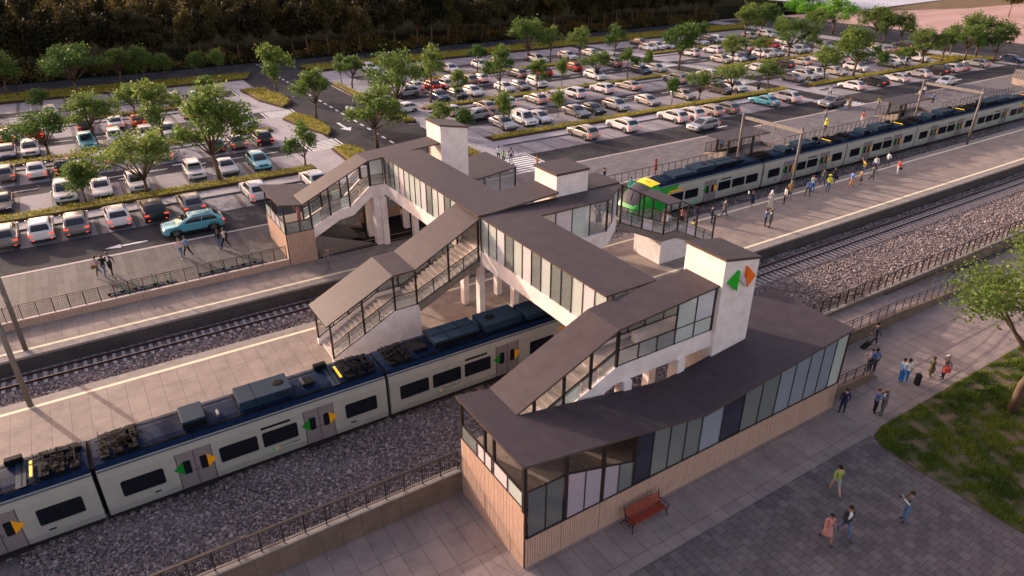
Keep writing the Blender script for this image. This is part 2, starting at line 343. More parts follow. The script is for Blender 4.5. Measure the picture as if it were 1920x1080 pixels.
# platforms
def platform(name, x0, x1, y0, y1, lab, edges):
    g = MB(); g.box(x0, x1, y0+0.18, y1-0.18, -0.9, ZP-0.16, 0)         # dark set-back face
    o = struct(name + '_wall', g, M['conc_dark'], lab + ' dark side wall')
    g = MB(); g.prism([(x0,y0+0.75),(x1,y0+0.75),(x1,y1-0.75),(x0,y1-0.75)] if len(edges) == 2 else [(x0,y0+0.75),(x1,y0+0.75),(x1,y1),(x0,y1)], 'z', ZP-0.16, ZP)
    struct(name, g, M['plat'], lab)
    for (e, sgn) in edges:
        g = MB(); a, b = sorted((e, e+sgn*0.75)); g.box(x0, x1, a, b, ZP-0.165, ZP-0.001); struct('platform_coping', g, M['coping'], lab + ' coping stones')
        a, b = sorted((e+sgn*0.80, e+sgn*1.06)); g = MB(); g.sheet([(x0,a),(x1,a),(x1,b),(x0,b)], ZP+0.004); struct('platform_yellow_line', g, M['yellow'], lab + ' yellow safety line')
platform('island_platform', -40, 190, 33.8, 42.24, 'island platform of square stone tiles', [(33.8, 1), (42.24, -1)])
platform('side_platform', -40, 33.6, 47.7, 52.05, 'side platform of square stone tiles', [(47.7, 1)])
g = MB(); g.box(33.6, 190, 48.4, 52.0, -0.9, ZP); g.box(62, 72, 52.0, 55.4, -0.9, ZP-.004); g.box(96, 107, 52.0, 55.4, -0.9, ZP-.004); struct('rear_side_platform', g, M['plat'], 'side platform behind the far train')
# promenade (upper pavement)
def prom(name, x0, x1, y0, m, lab): 
    g = MB(); g.box(x0, x1, y0, 60.45, -0.9, ZV); struct(name, g, m, lab)
prom('promenade', -40, 11.7, 52.25, M['pave_far'], 'promenade of narrow dark tiles')
prom('promenade', 11.7, 33.5, 57.75, M['pave_far'], 'promenade of dark tiles behind the far station building')
for a, b, y0 in ((33.5,62,52.0),(62,72,55.4),(72,96,52.0),(96,107,55.4),(107,190,52.0)): prom('promenade', a, b, y0, M['pave_right'], 'promenade of small grey setts')
g = MB(); g.box(14.0, 33.5, 52.06, 57.75, -0.9, 0.9); struct('undercroft_floor', g, M['black'], 'floor of the dark recess under the far stairs')
g = MB(); g.box(-40, 190, 60.45, 60.75, 0, ZV+0.01); struct('kerb', g, M['kerb'], 'pale kerb along the promenade')
# car park
g = MB(); g.sheet([(GX0,60.75),(190,60.75),(190,147.6),(GX0,147.6)], ZC); struct('road', g, M['asphalt'], 'asphalt of the car park roads')
ROWS = [(66.5,71.0),(76.0,81.4),(85.6,91.4),(95.0,100.6),(104.6,110.6),(114.6,120.4),(123.6,130.8)]
LOTS = [(GX0,20.6),(43.6,96.4),(105.0,157.0)]
g = MB(); gl = MB(); gm = MB()
for r, (y0, y1) in enumerate(ROWS):
    for (x0, x1) in LOTS:
        if r >= 5 and x0 > 100: x1 = 154
        g.sheet([(x0,y0),(x1,y0),(x1,y1),(x0,y1)], ZC+0.004)
        w = 0.22 if x0 < 0 else 0.09
        k0 = math.ceil((x0+0.8)/3.08)
        x = k0*3.08 - 0.66
        while x < x1:
            gl.sheet([(x-w,y0),(x+w,y0),(x+w,y1),(x-w,y1)], ZC+0.008); x += 3.08
struct('parking_bays', g, M['bay'], 'pale paved parking bays'); struct('parking_bay_lines', gl, M['bayline'], 'dark lines between the parking bays')
# pale footpaths between bays and hedges, and across the car park
g = MB(); ge = MB()
for (x0, x1) in LOTS:
    for (a, b) in ((71.15,73.2),(91.5,92.9),(110.7,112.2)):
        g.box(x0, x1, a, b, ZC, ZC+0.10); ge.box(x0, x1, a-0.15, a, ZC, ZC+0.12)
for (x0, x1) in ((20.6,26.6),(39.6,43.6),(96.4,98.2),(102.6,105.0)):
    for (a, b) in ((66.5,81.4),(85.6,100.6),(104.6,117.9),(122.9,130.8)):
        g.box(x0, x1, a, b, ZC, ZC+0.06)
g.box(158.5,163.0,64,147,ZC,ZC+0.08)
struct('footpath', g, M['path'], 'pale footpaths through the car park'); struct('path_edging', ge, M['bayline'], 'dark edging of the footpaths')
# markings
g = MB()
Zm = ZC + 0.012
def rect(x0, x1, y0, y1): g.sheet([(x0,y0),(x1,y0),(x1,y1),(x0,y1)], Zm)
def zebra(x0, x1, y0, y1, along='y', n=7):
    if along == 'y':
        s = (y1-y0)/(2*n-1)
        for i in range(n): rect(x0, x1, y0+2*i*s, y0+(2*i+1.25)*s)
        rect(x0-.4, x0-.2, y0, y1); rect(x1+.2, x1+.4, y0, y1)
    else:
        s = (x1-x0)/(2*n-1)
        for i in range(n): rect(x0+2*i*s, x0+(2*i+1.25)*s, y0, y1)
for ya, yb in ((81.4,85.6),(100.6,104.6),(118.0,122.8)):
    for xa, xb in ((23.2,27.0),(39.7,43.4),(97.4,102.4)): zebra(xa, xb, ya+0.1, yb-0.1)
zebra(39.6, 44.0, 60.95, 67.4, 'y', 10); zebra(97.2, 102.4, 60.95, 66.4, 'y', 9)
for y in np.arange(77, 146, 2.5): rect(32.7, 32.95, y, y+1.25)
for (x0, x1) in LOTS:
    for ym in (83.4, 102.6, 121.6):
        for x in np.arange(x0+1, x1-2, 4.1): rect(x, x+2.1, ym-0.09, ym+0.09)
def arrow(x, y, L=3.3, s=-1):
    g.sheet([(x, y-.13),(x+s*L*0.62, y-.13),(x+s*L*0.62, y+.13),(x, y+.13)], Zm)
    g.sheet([(x+s*L*0.62, y-.42),(x+s*L*0.62, y+.42),(x+s*L, y)], Zm)
arrow(2.65, 62.7); arrow(74.6, 63.2, 2.6); arrow(134.8, 63.6, 3)
arrow(8.0, 84.4, 3, 1); arrow(5.2, 82.2, 3, -1); arrow(7.5, 103.4, 3, 1); arrow(75, 84.4, 4, 1); arrow(66, 103.4, 4, 1)
g.sheet([(30.2,93),(30.6,93),(30.6,89.8),(31.2,89.8),(30.4,88),(29.6,89.8),(30.2,89.8)], Zm); g.sheet([(34.8,97),(35.2,97),(35.2,100.4),(35.8,100.4),(35,102.2),(34.2,100.4),(34.8,100.4)], Zm)
for (a, b) in (((38.3,87.2),(43.3,84.6)),((38.2,104.6),(38.2,118))):
    g.add([(a[0],a[1],Zm),(a[0]+.15,a[1],Zm),(b[0]+.15,b[1],Zm),(b[0],b[1],Zm)], [(0,1,2,3)])
struct('road_markings', g, M['white'], 'white road markings, crossings and arrows')
# beach, dune and water at the far right
g = MB(); g.sheet([(163.2,60.8),(420,30),(420,150),(300,150),(236,142),(163.2,150)], 1.17); struct('beach', g, M['sand'], 'pink sand flat')
g = MB(); g.sheet([(226,139),(240,143),(300,150),(420,152),(420,134),(300,126),(262,128)], 1.176); struct('dune', g, M['dune'], 'scrubby brown dune edge')
g = MB(); g.sheet([(228,144),(300,151),(900,155),(900,700),(242,700),(236,240)], 1.172); struct('water', g, M['water'], 'pale water beyond the sand')
# grass lawn on the plaza
GP = [(44.9,15.0),(34.2,15.0),(33.1,14.75),(32.6,14.0),(32.5,12),(32.5,6.8),(33.2,-15),(80,-15),(80,15.0)]
g = MB(); g.prism(GP, 'z', -0.02, 0.05); struct('lawn_soil', g, M['grass_soil'], 'patchy soil of the lawn')
def grass():
    rng = np.random.default_rng(5); x, y = scatter([(44.9,14.95),(34.2,14.95),(33.1,14.7),(32.65,14),(32.55,12),(32.55,7),(33.2,0),(52,0),(52,14.95)], 420, rng)
    nz = (np.sin(x*1.9+np.sin(y*1.3)*1.5)*np.sin(y*2.3+np.sin(x*1.1)*1.4) + 0.6*np.sin(x*4.7+y*2.1)*np.sin(y*5.3-x*1.7))
    k = nz > -0.35 + 0.25*rng.normal(size=len(x)); x, y, nz = x[k], y[k], nz[k]; n = len(x)
    h = (0.07 + 0.09*np.clip(nz+0.6,0,1.6))*rng.uniform(0.6,1.4,n); a = rng.uniform(0,2*PI,n); w = 0.022
    dx, dy = np.cos(a), np.sin(a); l = rng.normal(0,0.09,(n,2))
    B = np.stack([x,y,np.full(n,0.045)],1); T = B + np.stack([l[:,0]*.8,l[:,1]*.8,h],1); W = np.stack([dx*w,dy*w,0*dx],1)
    V = np.stack([B-W, B+W, T+W*.3, T-W*.3],1).reshape(-1,3)
    tag(link('grass', npmesh('grass', V, np.arange(4*n).reshape(n,4), [M['grass']])), 'patchy green and yellow grass of the lawn', 'grass', None, 'stuff')
grass()
# hedges
def hedge(poly, label, h=0.42, dens=55, leaf=0.17, group='clipped low hedges of the car park', seed=0, z=ZC):
    rng = np.random.default_rng(seed); cx = sum(p[0] for p in poly)/len(poly); cy = sum(p[1] for p in poly)/len(poly)
    t = thing('hedge', label, 'hedge', (cx, cy, z), group=group)
    MB().prism(poly, 'z', z-0.05, z+0.26).build('planting_bed', M['bed'], t)
    ins = [(cx+(px-cx)*(1-0.25/max(0.6,abs(px-cx))), cy+(py-cy)*(1-0.22/max(0.6,abs(py-cy)))) for px, py in poly]
    x, y = scatter(ins, dens, rng); n = len(x)
    zz = z + 0.24 + (h+.06-0.20)*(1-rng.random(n)**2.2) + 0.06*np.sin(x*2.1)*np.sin(y*3+x)
    V, F = quads(np.stack([x,y,zz],1), leaf, rng, aspect=1.0)
    MB().prism(ins, 'z', z+0.2, z+h*0.82).build('core', M['hedge_in'], t)
    link('foliage', npmesh('foliage', V, F, [M['hedge']]), t); return t
def hrect(x0, x1, y0, y1): return [(x0,y0),(x1,y0),(x1,y1),(x0,y1)]
H = [(hrect(-20,21.2,73.3,75.3),'nearest long yellow green hedge of the left car park, behind the front row'),
     (hrect(-20,1.8,92.8,94.5),'second hedge of the left car park, section at the left edge'),
     (hrect(4.5,15.0,92.8,94.5),'second hedge of the left car park, section behind the largest tree'),
     (hrect(16.6,21.6,92.8,94.5),'short hedge behind the dark rear facing cars, left car park'),
     (hrect(-20,20.5,112.2,113.8),'third hedge of the left car park, behind the far rows'),
     (hrect(43.8,101.0,73.3,75.1),'nearest hedge of the middle car park, edging the pale footpath'),
     (hrect(44.0,96.6,92.8,94.4),'second long hedge of the middle car park'),
     (hrect(54.0,96.6,112.2,113.8),'third hedge of the middle car park, below the far trees'),
     (hrect(106.5,152.0,73.0,74.8),'nearest hedge of the right car park, behind the white cars'),
     (hrect(105.5,150.0,92.8,94.4),'second hedge of the right car park'),
     (hrect(106.5,152.0,112.2,113.8),'third hedge of the right car park, among the far cars'),
     ([(24.0,121.6),(27.6,120.2),(28.9,112),(28.8,108.8),(27.6,106.4),(26.4,105.6),(24.6,112)],'planted island beside the cross road, furthest of the three on its left'),
     ([(24.4,98.5),(26.4,100.8),(28.2,97),(28.5,90),(27.9,87.6),(27.0,86.6),(25.4,92)],'planted island beside the cross road with a round tree in it'),
     ([(25.2,80.6),(27.0,81.3),(28.3,78.8),(28.2,75.0),(26.6,72.5),(25.0,74.0)],'planted island beside the cross road, nearest to the far stairs'),
     ([(38.4,118.2),(39.6,117.6),(39.8,106.0),(38.9,104.6),(38.2,106.0)],'long planted island on the right side of the cross road'),
     ([(38.3,92.4),(39.4,92.0),(39.9,88.0),(39.3,87.0),(38.2,88.2)],'small planted island with a tall tree, right side of the cross road'),
     ([(37.8,79.8),(39.4,80.0),(39.6,68.6),(38.6,67.4),(37.6,69.5)],'planted island behind the far lift tower'),
     ([(152,80),(158,76.5),(161.5,71.5),(160.5,69.6),(156,71.5),(151,75.5)],'planted island at the right end of the near hedge'),
     ([(150.5,101),(157,96),(158,84),(155.5,80.5),(151.5,84)],'planted strip under the trees at the right end of the car park')]
for i, (p, lab) in enumerate(H):
    far = min(q[1] for q in p) > 90
    hedge(p, lab, dens=26 if far else 60, leaf=0.26 if far else 0.17, seed=20+i, h=0.5 if i > 10 else 0.45)
hedge([(-40,132.2),(27.5,130.6),(29.2,135.4),(-40,138.6)], 'broad yellow hedge strip along the back road, left of the cross road', 0.55, 20, 0.33, 'planted strips along the back road', 50)
hedge([(38.5,137.4),(40,131.8),(156,131.0),(163,137.6)], 'broad yellow hedge strip along the back road, right of the cross road', 0.55, 16, 0.36, 'planted strips along the back road', 51)
# ------------------------------------------------------------------ tracks
def track(label, y, x0, x1, z=-0.07):
    t = thing('railway_track', label, 'track', (x0, y, z), group='tracks')
    for s in (-1, 1):
        g = MB(); yy = y + s*0.5
        g.box(x0, x1, yy-0.07, yy+0.07, z-0.14, z-0.11, 0); g.box(x0, x1, yy-0.015, yy+0.015, z-0.11, z-0.04, 0); g.box(x0, x1, yy-0.035, yy+0.035, z-0.04, z-0.002, 0); g.box(x0, x1, yy-0.028, yy+0.028, z-0.002, z, 1)
        g.build('rail', [M['rail'], M['railtop']], t)
    return t
def sleepers(t, y, xs, z=-0.215):
    me = None; rest = MB()
    rng = random.Random(4)
    for i, x in enumerate(xs):
        if i < 100:
            if me is None: o = box('sleeper', t, M['sleeper'], -0.11, 0.11, -0.95, 0.95, -0.09, 0.012); me = o.data
            else: o = link('sleeper', me, t)
            o.matrix_parent_inverse = Matrix.Identity(4); o.location = (x - t.location.x, y - t.location.y, z - t.location.z); o.rotation_euler = (0,0,rng.uniform(-.01,.01))
        else: rest.box(x-.11, x+.11, y-.95, y+.95, z-.09, z+.012)
    if rest.v: o = rest.build('sleepers', M['sleeper'], t); o['kind'] = 'stuff'
t = track('near railway track, empty on the right beside the wide gravel', 32.32, -40, 190); sleepers(t, 31.6, [x for x in np.arange(-8,12,0.56)] + [x for x in np.arange(34,150,0.56)])
t = track('far railway track between the island and side platforms', 46.65, -40, 190); sleepers(t, 46.65, [x for x in np.arange(-9,17,0.56)] + [x for x in np.arange(28,130,0.56)])
# ------------------------------------------------------------------ fences and walls
def fence(label, x0, x1, y, z0, z1, pitch=0.955, bal=8, group='railings', post=0.05, wide_top=0.06, mesh_to=None, bx=None):
    t = thing('railing', label, 'railing', (x0, y, z0), group=group)
    bar('top_rail', t, M['steel'], (x0,y,z1), (x1,y,z1), wide_top, 0.05); bar('bottom_rail', t, M['steel'], (x0,y,z0+0.08), (x1,y,z0+0.08), 0.03)
    n = max(1, round((x1-x0)/pitch)); me = None
    for i in range(n+1):
        x = x0 + (x1-x0)*i/n
        if i > 99: break
        if me is None: o = box('post', t, M['steel'], -post/2, post/2, -post/2, post/2, 0, z1-z0); me = o.data
        else: o = link('post', me, t)
        o.matrix_parent_inverse = Matrix.Identity(4); o.location = (x-x0, 0, 0)
    if bal:
        g = MB(); xe = bx or x1
        for i in range(int((xe-x0)/pitch*bal)):
            x = x0 + (i+0.5)*pitch/bal; g.box(x-.008, x+.008, y-.008, y+.008, z0+0.08, z1-0.12)
        g.build('balusters', M['steel'], t)
        bar('upper_rail', t, M['steel'], (x0,y,z1-0.14), (xe,y,z1-0.14), 0.025)
    return t
def cladding(name, parent, axis, a0, a1, c, z0, z1, out, pitch=0.12, zf=None):
    """timber battens on a plane; axis 'x' runs along x at y=c (out=-1 faces -y), 'y' runs along y at x=c"""
    g = MB(); t0, t1 = sorted((c, c - out*0.06))
    (g.box(a0, a1, t0, t1, z0, z1, 1) if axis == 'x' else g.box(t0, t1, a0, a1, z0, z1, 1))
    n = int((a1-a0)/pitch); p = (a1-a0)/n; rng = random.Random(int(a0*7+c))
    for i in range(n):
        u0 = a0 + i*p + 0.012; u1 = a0 + (i+1)*p - 0.012; d = 0.035 + rng.uniform(0,.012)
        q0, q1 = sorted((c, c + out*d)); q0 += 0.001*out; 
        (g.box(u0, u1, q0, q1, z0, z1, 0) if axis == 'x' else g.box(q0, q1, u0, u1, z0, z1, 0))
    return g.build(name, [M['wood'], M['wood_gap']], parent)
# near left wall + railing
t = thing('retaining_wall', 'low brown stone wall beside the near gravel, left of the timber building', 'wall', (-14,23.3,0), group='low walls')
n = 0
for x in np.arange(-13.5, 11.6, 0.955):
    b = min(x+0.945, 11.74); box('wall_panel', t, M['wall_brown'], x, b, 23.2, 23.55, 0.0, 1.33)
box('coping', t, M['coping'], -13.5, 11.74, 23.17, 23.6, 1.33, 1.375)
fence('dark railing with close balusters on the low brown wall, lower left', -13.0, 11.65, 23.4, 1.375, 2.5, bal=9, wide_top=0.13)
# near right wall + railing, wall foot rail
t = thing('retaining_wall', 'long low brown wall between the wide gravel and the ramp, right side', 'wall', (33.4,23.9,0), group='low walls')
box('wall_body', t, M['wall_brown'], 33.45, 110, 23.75, 24.15, -0.6, 0.95); box('coping', t, M['coping'], 33.45, 110, 23.70, 24.2, 0.95, 1.0)
bar('wall_handrail', t, M['steel'], (48,23.62,0.62), (58,23.62,0.62), 0.04)
fence('dark post railing above the long low wall beside the wide gravel', 34, 108, 23.95, 1.0, 2.1, bal=9, post=0.075, bx=48)
# ramp with kerb wall and handrail
t = thing('ramp', 'sloping access ramp with low side wall at the right end of the timber building', 'ramp', (33.4,21.3,0))
MB().prism([(33.4,0.0),(33.4,0.95),(46,0.62),(57.4,0.02),(57.4,0.0)], 'y', 21.55, 23.75).build('ramp_deck', M['slab'], t)
MB().prism([(33.4,0.0),(33.4,1.15),(46,0.85),(57.4,0.22),(57.4,0.0)], 'y', 21.27, 21.55).build('side_wall', M['wall_brown'], t)
def handrail(label, pts, group='handrails', pitch=1.0, two=True):
    """pts: list of (x,y,z_foot,z_top)"""
    t = thing('handrail', label, 'handrail', (pts[0][0], pts[0][1], pts[0][2]), group=group)
    MB().tube([(p[0],p[1],p[3]) for p in pts], 0.03, 6).build('top_rail', M['steel'], t)
    if two: MB().tube([(p[0],p[1],p[3]-0.22) for p in pts], 0.02, 6).build('lower_rail', M['steel'], t)
    for a, b in zip(pts[:-1], pts[1:]):
        n = max(1, round(math.dist(a[:2], b[:2])/pitch))
        for i in range(n):
            u = (i+0.5)/n; p = [a[k]+(b[k]-a[k])*u for k in range(4)]
            box('post', t, M['steel'], p[0]-.02, p[0]+.02, p[1]-.02, p[1]+.02, p[2], p[3])
    return t
handrail('long green grey handrail on the ramp wall, right of the timber building', [(34.0,21.4,1.1,2.0),(46,21.4,0.85,1.8),(56.6,21.4,0.2,1.25)])
t = thing('ramp', 'short brown kerb wall tapering down at the corner of the timber building', 'ramp', (33.5,18.1,0))
MB().prism([(33.5,0.0),(33.5,0.8),(37.6,0.55),(38.6,0.0)], 'y', 18.0, 18.3).build('side_wall', M['wall_brown'], t)
MB().prism([(33.5,0.0),(33.5,0.6),(38.3,0.01),(38.3,0.0)], 'y', 18.3, 21.27).build('ramp_deck', M['slab'], t)
handrail('short handrail on the tapering kerb wall by the building corner', [(33.7,18.15,0.7,1.55),(38.5,18.15,0.15,1.3)])
# far left retaining wall (timber) and railing
t = thing('retaining_wall', 'low timber clad wall between side platform and promenade, left', 'wall', (-14,52.1,ZP), group='low walls')
for x in np.arange(-13.3, 11.5, 2.86): cladding('cladding_panel', t, 'x', x, min(x+2.84, 11.72), 52.05, ZP, ZV+0.02, -1)
box('coping', t, M['kerb'], -13.3, 11.72, 52.02, 52.28, ZV+0.02, ZV+0.06)
fence('black railing with close balusters beside the rental scooters, left promenade', -13.0, 11.6, 52.18, ZV+0.06, 2.5, bal=9)
# right promenade wall + railings
t = thing('retaining_wall', 'low pale topped wall behind the far train', 'wall', (33.6,52,ZP), group='low walls')
for a, b in ((33.5,62),(72,96),(107,150)):
    box('wall_body', t, M['conc_brown'], a, b, 51.86, 51.99, ZP, ZV+0.05); box('coping', t, M['kerb'], a, b, 51.82, 52.2, ZV+0.05, ZV+0.12)
fence('dark railing on the promenade edge, left of the near shelter', 34.2, 61.6, 52.1, ZV+0.12, 2.5, bal=0)
fence('dark railing on the promenade edge between the two shelters', 72.3, 95.8, 52.1, ZV+0.12, 2.5, bal=0)
fence('dark railing on the promenade edge, right of the far shelter', 107.3, 150, 52.1, ZV+0.12, 2.5, bal=0)
fence('railing behind the near shelter recess', 62.3, 71.8, 55.5, ZV, 2.5, bal=7)
fence('railing behind the far shelter recess', 96.3, 106.8, 55.5, ZV, 2.5, bal=0)
for x0, w in ((62, 'near'), (96, 'far')):
    t = thing('retaining_wall', f'tan wing wall at the left end of the {w} shelter recess', 'wall', (x0,52,ZP), group='low walls')
    MB().prism([(52.0,ZP),(55.3,ZP),(55.3,ZV+0.1),(52.0,ZV+1.0)], 'x', x0-0.3, x0+0.02).build('wall_body', M['conc_brown'], t)
def shelter(x, y, label):
    t = thing('shelter', label, 'shelter', (x,y,ZP), group='platform shelters')
    for a, b in ((0,0),(4.2,0),(0,1.7),(4.2,1.7)): box('post', t, M['steel'], x+a, x+a+.22, y+b, y+b+.22, ZP, 3.35)
    MB().prism([(x-1.2,y-.7),(x+6.2,y-.7),(x+6.6,y+2.6),(x-1.0,y+2.6)], 'z', 3.35, 3.5).build('roof', M['roof'], t)
    box('dwarf_wall', t, M['steel'], x+.22, x+4.2, y+1.75, y+1.87, ZP, ZP+0.75); box('dwarf_wall', t, M['steel'], x+.06, x+.16, y+.22, y+1.7, ZP, ZP+0.75)
    box('glass_panel', t, M['g_clear'], x+.22, x+4.2, y+1.8, y+1.82, ZP+0.8, 3.0)
    for z in (1.9,2.5): bar('rail', t, M['steel'], (x+.1,y+1.7,z), (x+.1,y+.2,z), 0.04)
    MB().box(x+.6, x+3.8, y+1.25, y+1.6, ZP+.42, ZP+.47).box(x+.8, x+.86, y+1.3, y+1.55, ZP, ZP+.42).box(x+3.5, x+3.56, y+1.3, y+1.55, ZP, ZP+.42).build('seat', M['steel'], t)
shelter(63.3, 53.0, 'dark flat roofed shelter beside the far train, nearer of the two')
shelter(98.0, 53.0, 'dark flat roofed shelter beside the far train, further of the two')
t = thing('parapet', 'tan concrete parapet with railing at the right end of the promenade', 'parapet', (136,56.5,ZV))
MB().prism([(135.5,53.2),(146,53.2),(147,60.2),(145.6,60.2),(137.2,56.6)], 'z', ZV, ZV+1.0).build('wall_body', M['conc_brown'], t)
for a, b in (((137.2,56.6),(145.6,60.2)),((145.6,60.2),(147,60.2)),((137.2,56.6),(135.6,53.3))):
    bar('top_rail', t, M['steel'], (*a,ZV+2.0), (*b,ZV+2.0), 0.05)
    for k in range(7): 
        u = k/6; bar('post', t, M['steel'], (a[0]+(b[0]-a[0])*u, a[1]+(b[1]-a[1])*u, ZV+1), (a[0]+(b[0]-a[0])*u, a[1]+(b[1]-a[1])*u, ZV+2), 0.04)
# catenary gantries
M['ins'] = mat('red_insulator', (0.35,0.03,0.02), .4)
def gantry(x, label, beam=True, h=7.7):
    t = thing('catenary_gantry', label, 'gantry', (x,45,ZP), group='overhead line gantries')
    for y, dx in ((41.5,0),(48.65,-0.2)):
        MB().tube([(x+dx,y,ZP),(x+dx,y,h)], [0.15,0.13], 10).build('pole', M['pole'], t, smooth=True)
    if beam: MB().box(x-.22, x+.02, 41.3, 48.75, h-0.58, h-0.28).build('beam', M['galv'], t)
    for y, s in ((46.6,-1),(44.2,1)):
        MB().tube([(x-.1,y+.4*s,h-.62),(x-.1,y+.4*s,h-2.4)], 0.035, 6).build('drop_bracket', M['galv'], t)
        MB().tube([(x-.1,y+.4*s,h-2.2),(x-.9,y-1.0*s,h-1.2)], 0.025, 6).build('strut', M['galv'], t)
        MB().tube([(x-.1,y+.4*s,h-.75),(x+.5,y-.9*s,h-2.0)], 0.025, 6).build('strut', M['galv'], t)
        for zz in (h-.7, h-2.3): MB().ell((x-.1,y+.4*s,zz), (.06,.06,.09), 8, 5).build('insulator', M['ins'], t)
gantry(-6.2, 'overhead line gantry on the left platforms, its poles cut by the frame', h=8.6)
gantry(60.0, 'overhead line gantry over the far train beside the nearer shelter')
gantry(94.0, 'overhead line gantry over the far train beside the further shelter')
# two rails of the undercroft barrier
t = thing('barrier', 'thin two cable barrier along the black undercroft below the far stairs', 'barrier', (14,52.02,ZP))
for z in (1.5,): bar('cable', t, M['galv'], (14.1,52.0,z), (27.5,52.0,z), 0.035)
bar('cable', t, M['galv'], (14.1,52.0,1.02), (27.5,52.0,1.02), 0.035)
for x in (14.2,20.2,27.4): box('post', t, M['steel'], x-.025, x+.025, 52.0, 52.05, ZP, 1.55)
# ------------------------------------------------------------------ station
def prism_part(name, parent, m, pts, axis, a0, a1): return MB().prism(pts, axis, a0, a1).build(name, m, parent)
def pane(parent, m, axis, a0, a1, c, z0, z1, z0b=None, z1b=None, name='glass_panel'):
    """thin pane; axis 'x': runs x a0..a1 at y=c; end heights may differ"""
    z0b = z0 if z0b is None else z0b; z1b = z1 if z1b is None else z1b
    pts = [(a0,z0),(a1,z0b),(a1,z1b),(a0,z1)]
    return MB().prism(pts, 'y' if axis == 'x' else 'x', c-.012, c+.012).build(name, m, parent)
def mull(parent, axis, a, c, z0, z1, w=0.06, d=0.08, name='mullion'):
    return box(name, parent, M['steel'], *((a-w/2, a+w/2, c-d/2, c+d/2) if axis == 'x' else (c-d/2, c+d/2, a-w/2, a+w/2)), z0, z1)
def flight(parent, xa, za, xb, zb, y0, y1, n, thick=0.32):
    """solid sawtooth steps between (xa,za) low and (xb,zb) high"""
    s = 1 if xb > xa else -1; dx = abs(xb-xa)/n; dz = (zb-za)/n; pts = [(xa, za-thick)]
    pts = [(xa, za)]
    for i in range(n):
        pts += [(xa+s*dx*i, za+dz*(i+1)), (xa+s*dx*(i+1), za+dz*(i+1))]
    pts += [(xb, zb-thick-0.15), (xa, za-thick)] 
    return prism_part('steps', parent, M['step'], pts, 'y', y0, y1)
def roofplate(parent, pts, y0, y1, th=0.11, name='roof'):
    """folded roof: polyline (x,z) of the top surface; a sheet of bronze with a fascia along its edges"""
    poly = pts + [(x, z-th) for x, z in pts[::-1]]
    # split into convex strips
    g = MB()
    for (xa,za),(xb,zb) in zip(pts[:-1], pts[1:]):
        vs = [(xa,y0,za),(xb,y0,zb),(xb,y1,zb),(xa,y1,za),(xa,y0,za-th),(xb,y0,zb-th),(xb,y1,zb-th),(xa,y1,za-th)]
        fs = [(0,1,2,3),(4,7,6,5),(0,4,5,1),(2,6,7,3)]
        g.add(vs[:4], [(0,1,2,3)] if xb > xa else [(3,2,1,0)], 0)
        g.add(vs, [(4,7,6,5),(0,4,5,1),(2,6,7,3)], 1)
    for (x, z) in (pts[0], pts[-1]): g.add([(x,y0,z),(x,y1,z),(x,y1,z-th),(x,y0,z-th)], [(0,1,2,3)], 1)
    return g.build(name, [M['roof'], M['fascia']], parent)
def interp(pts, x):
    for (xa,za),(xb,zb) in zip(pts[:-1], pts[1:]):
        if min(xa,xb) <= x <= max(xa,xb): return za + (zb-za)*(x-xa)/(xb-xa)
    return pts[0][1] if abs(x-pts[0][0]) < abs(x-pts[-1][0]) else pts[-1][1]
RF = [(11.55,6.03),(22.2,4.24),(33.45,5.42)]
TINT = ['g_pale','g_pink','g_pale','g_grey','g_grey','g_pale','g_grey','g_pink','g_pale','g_grey','g_line','g_pale','g_pale']
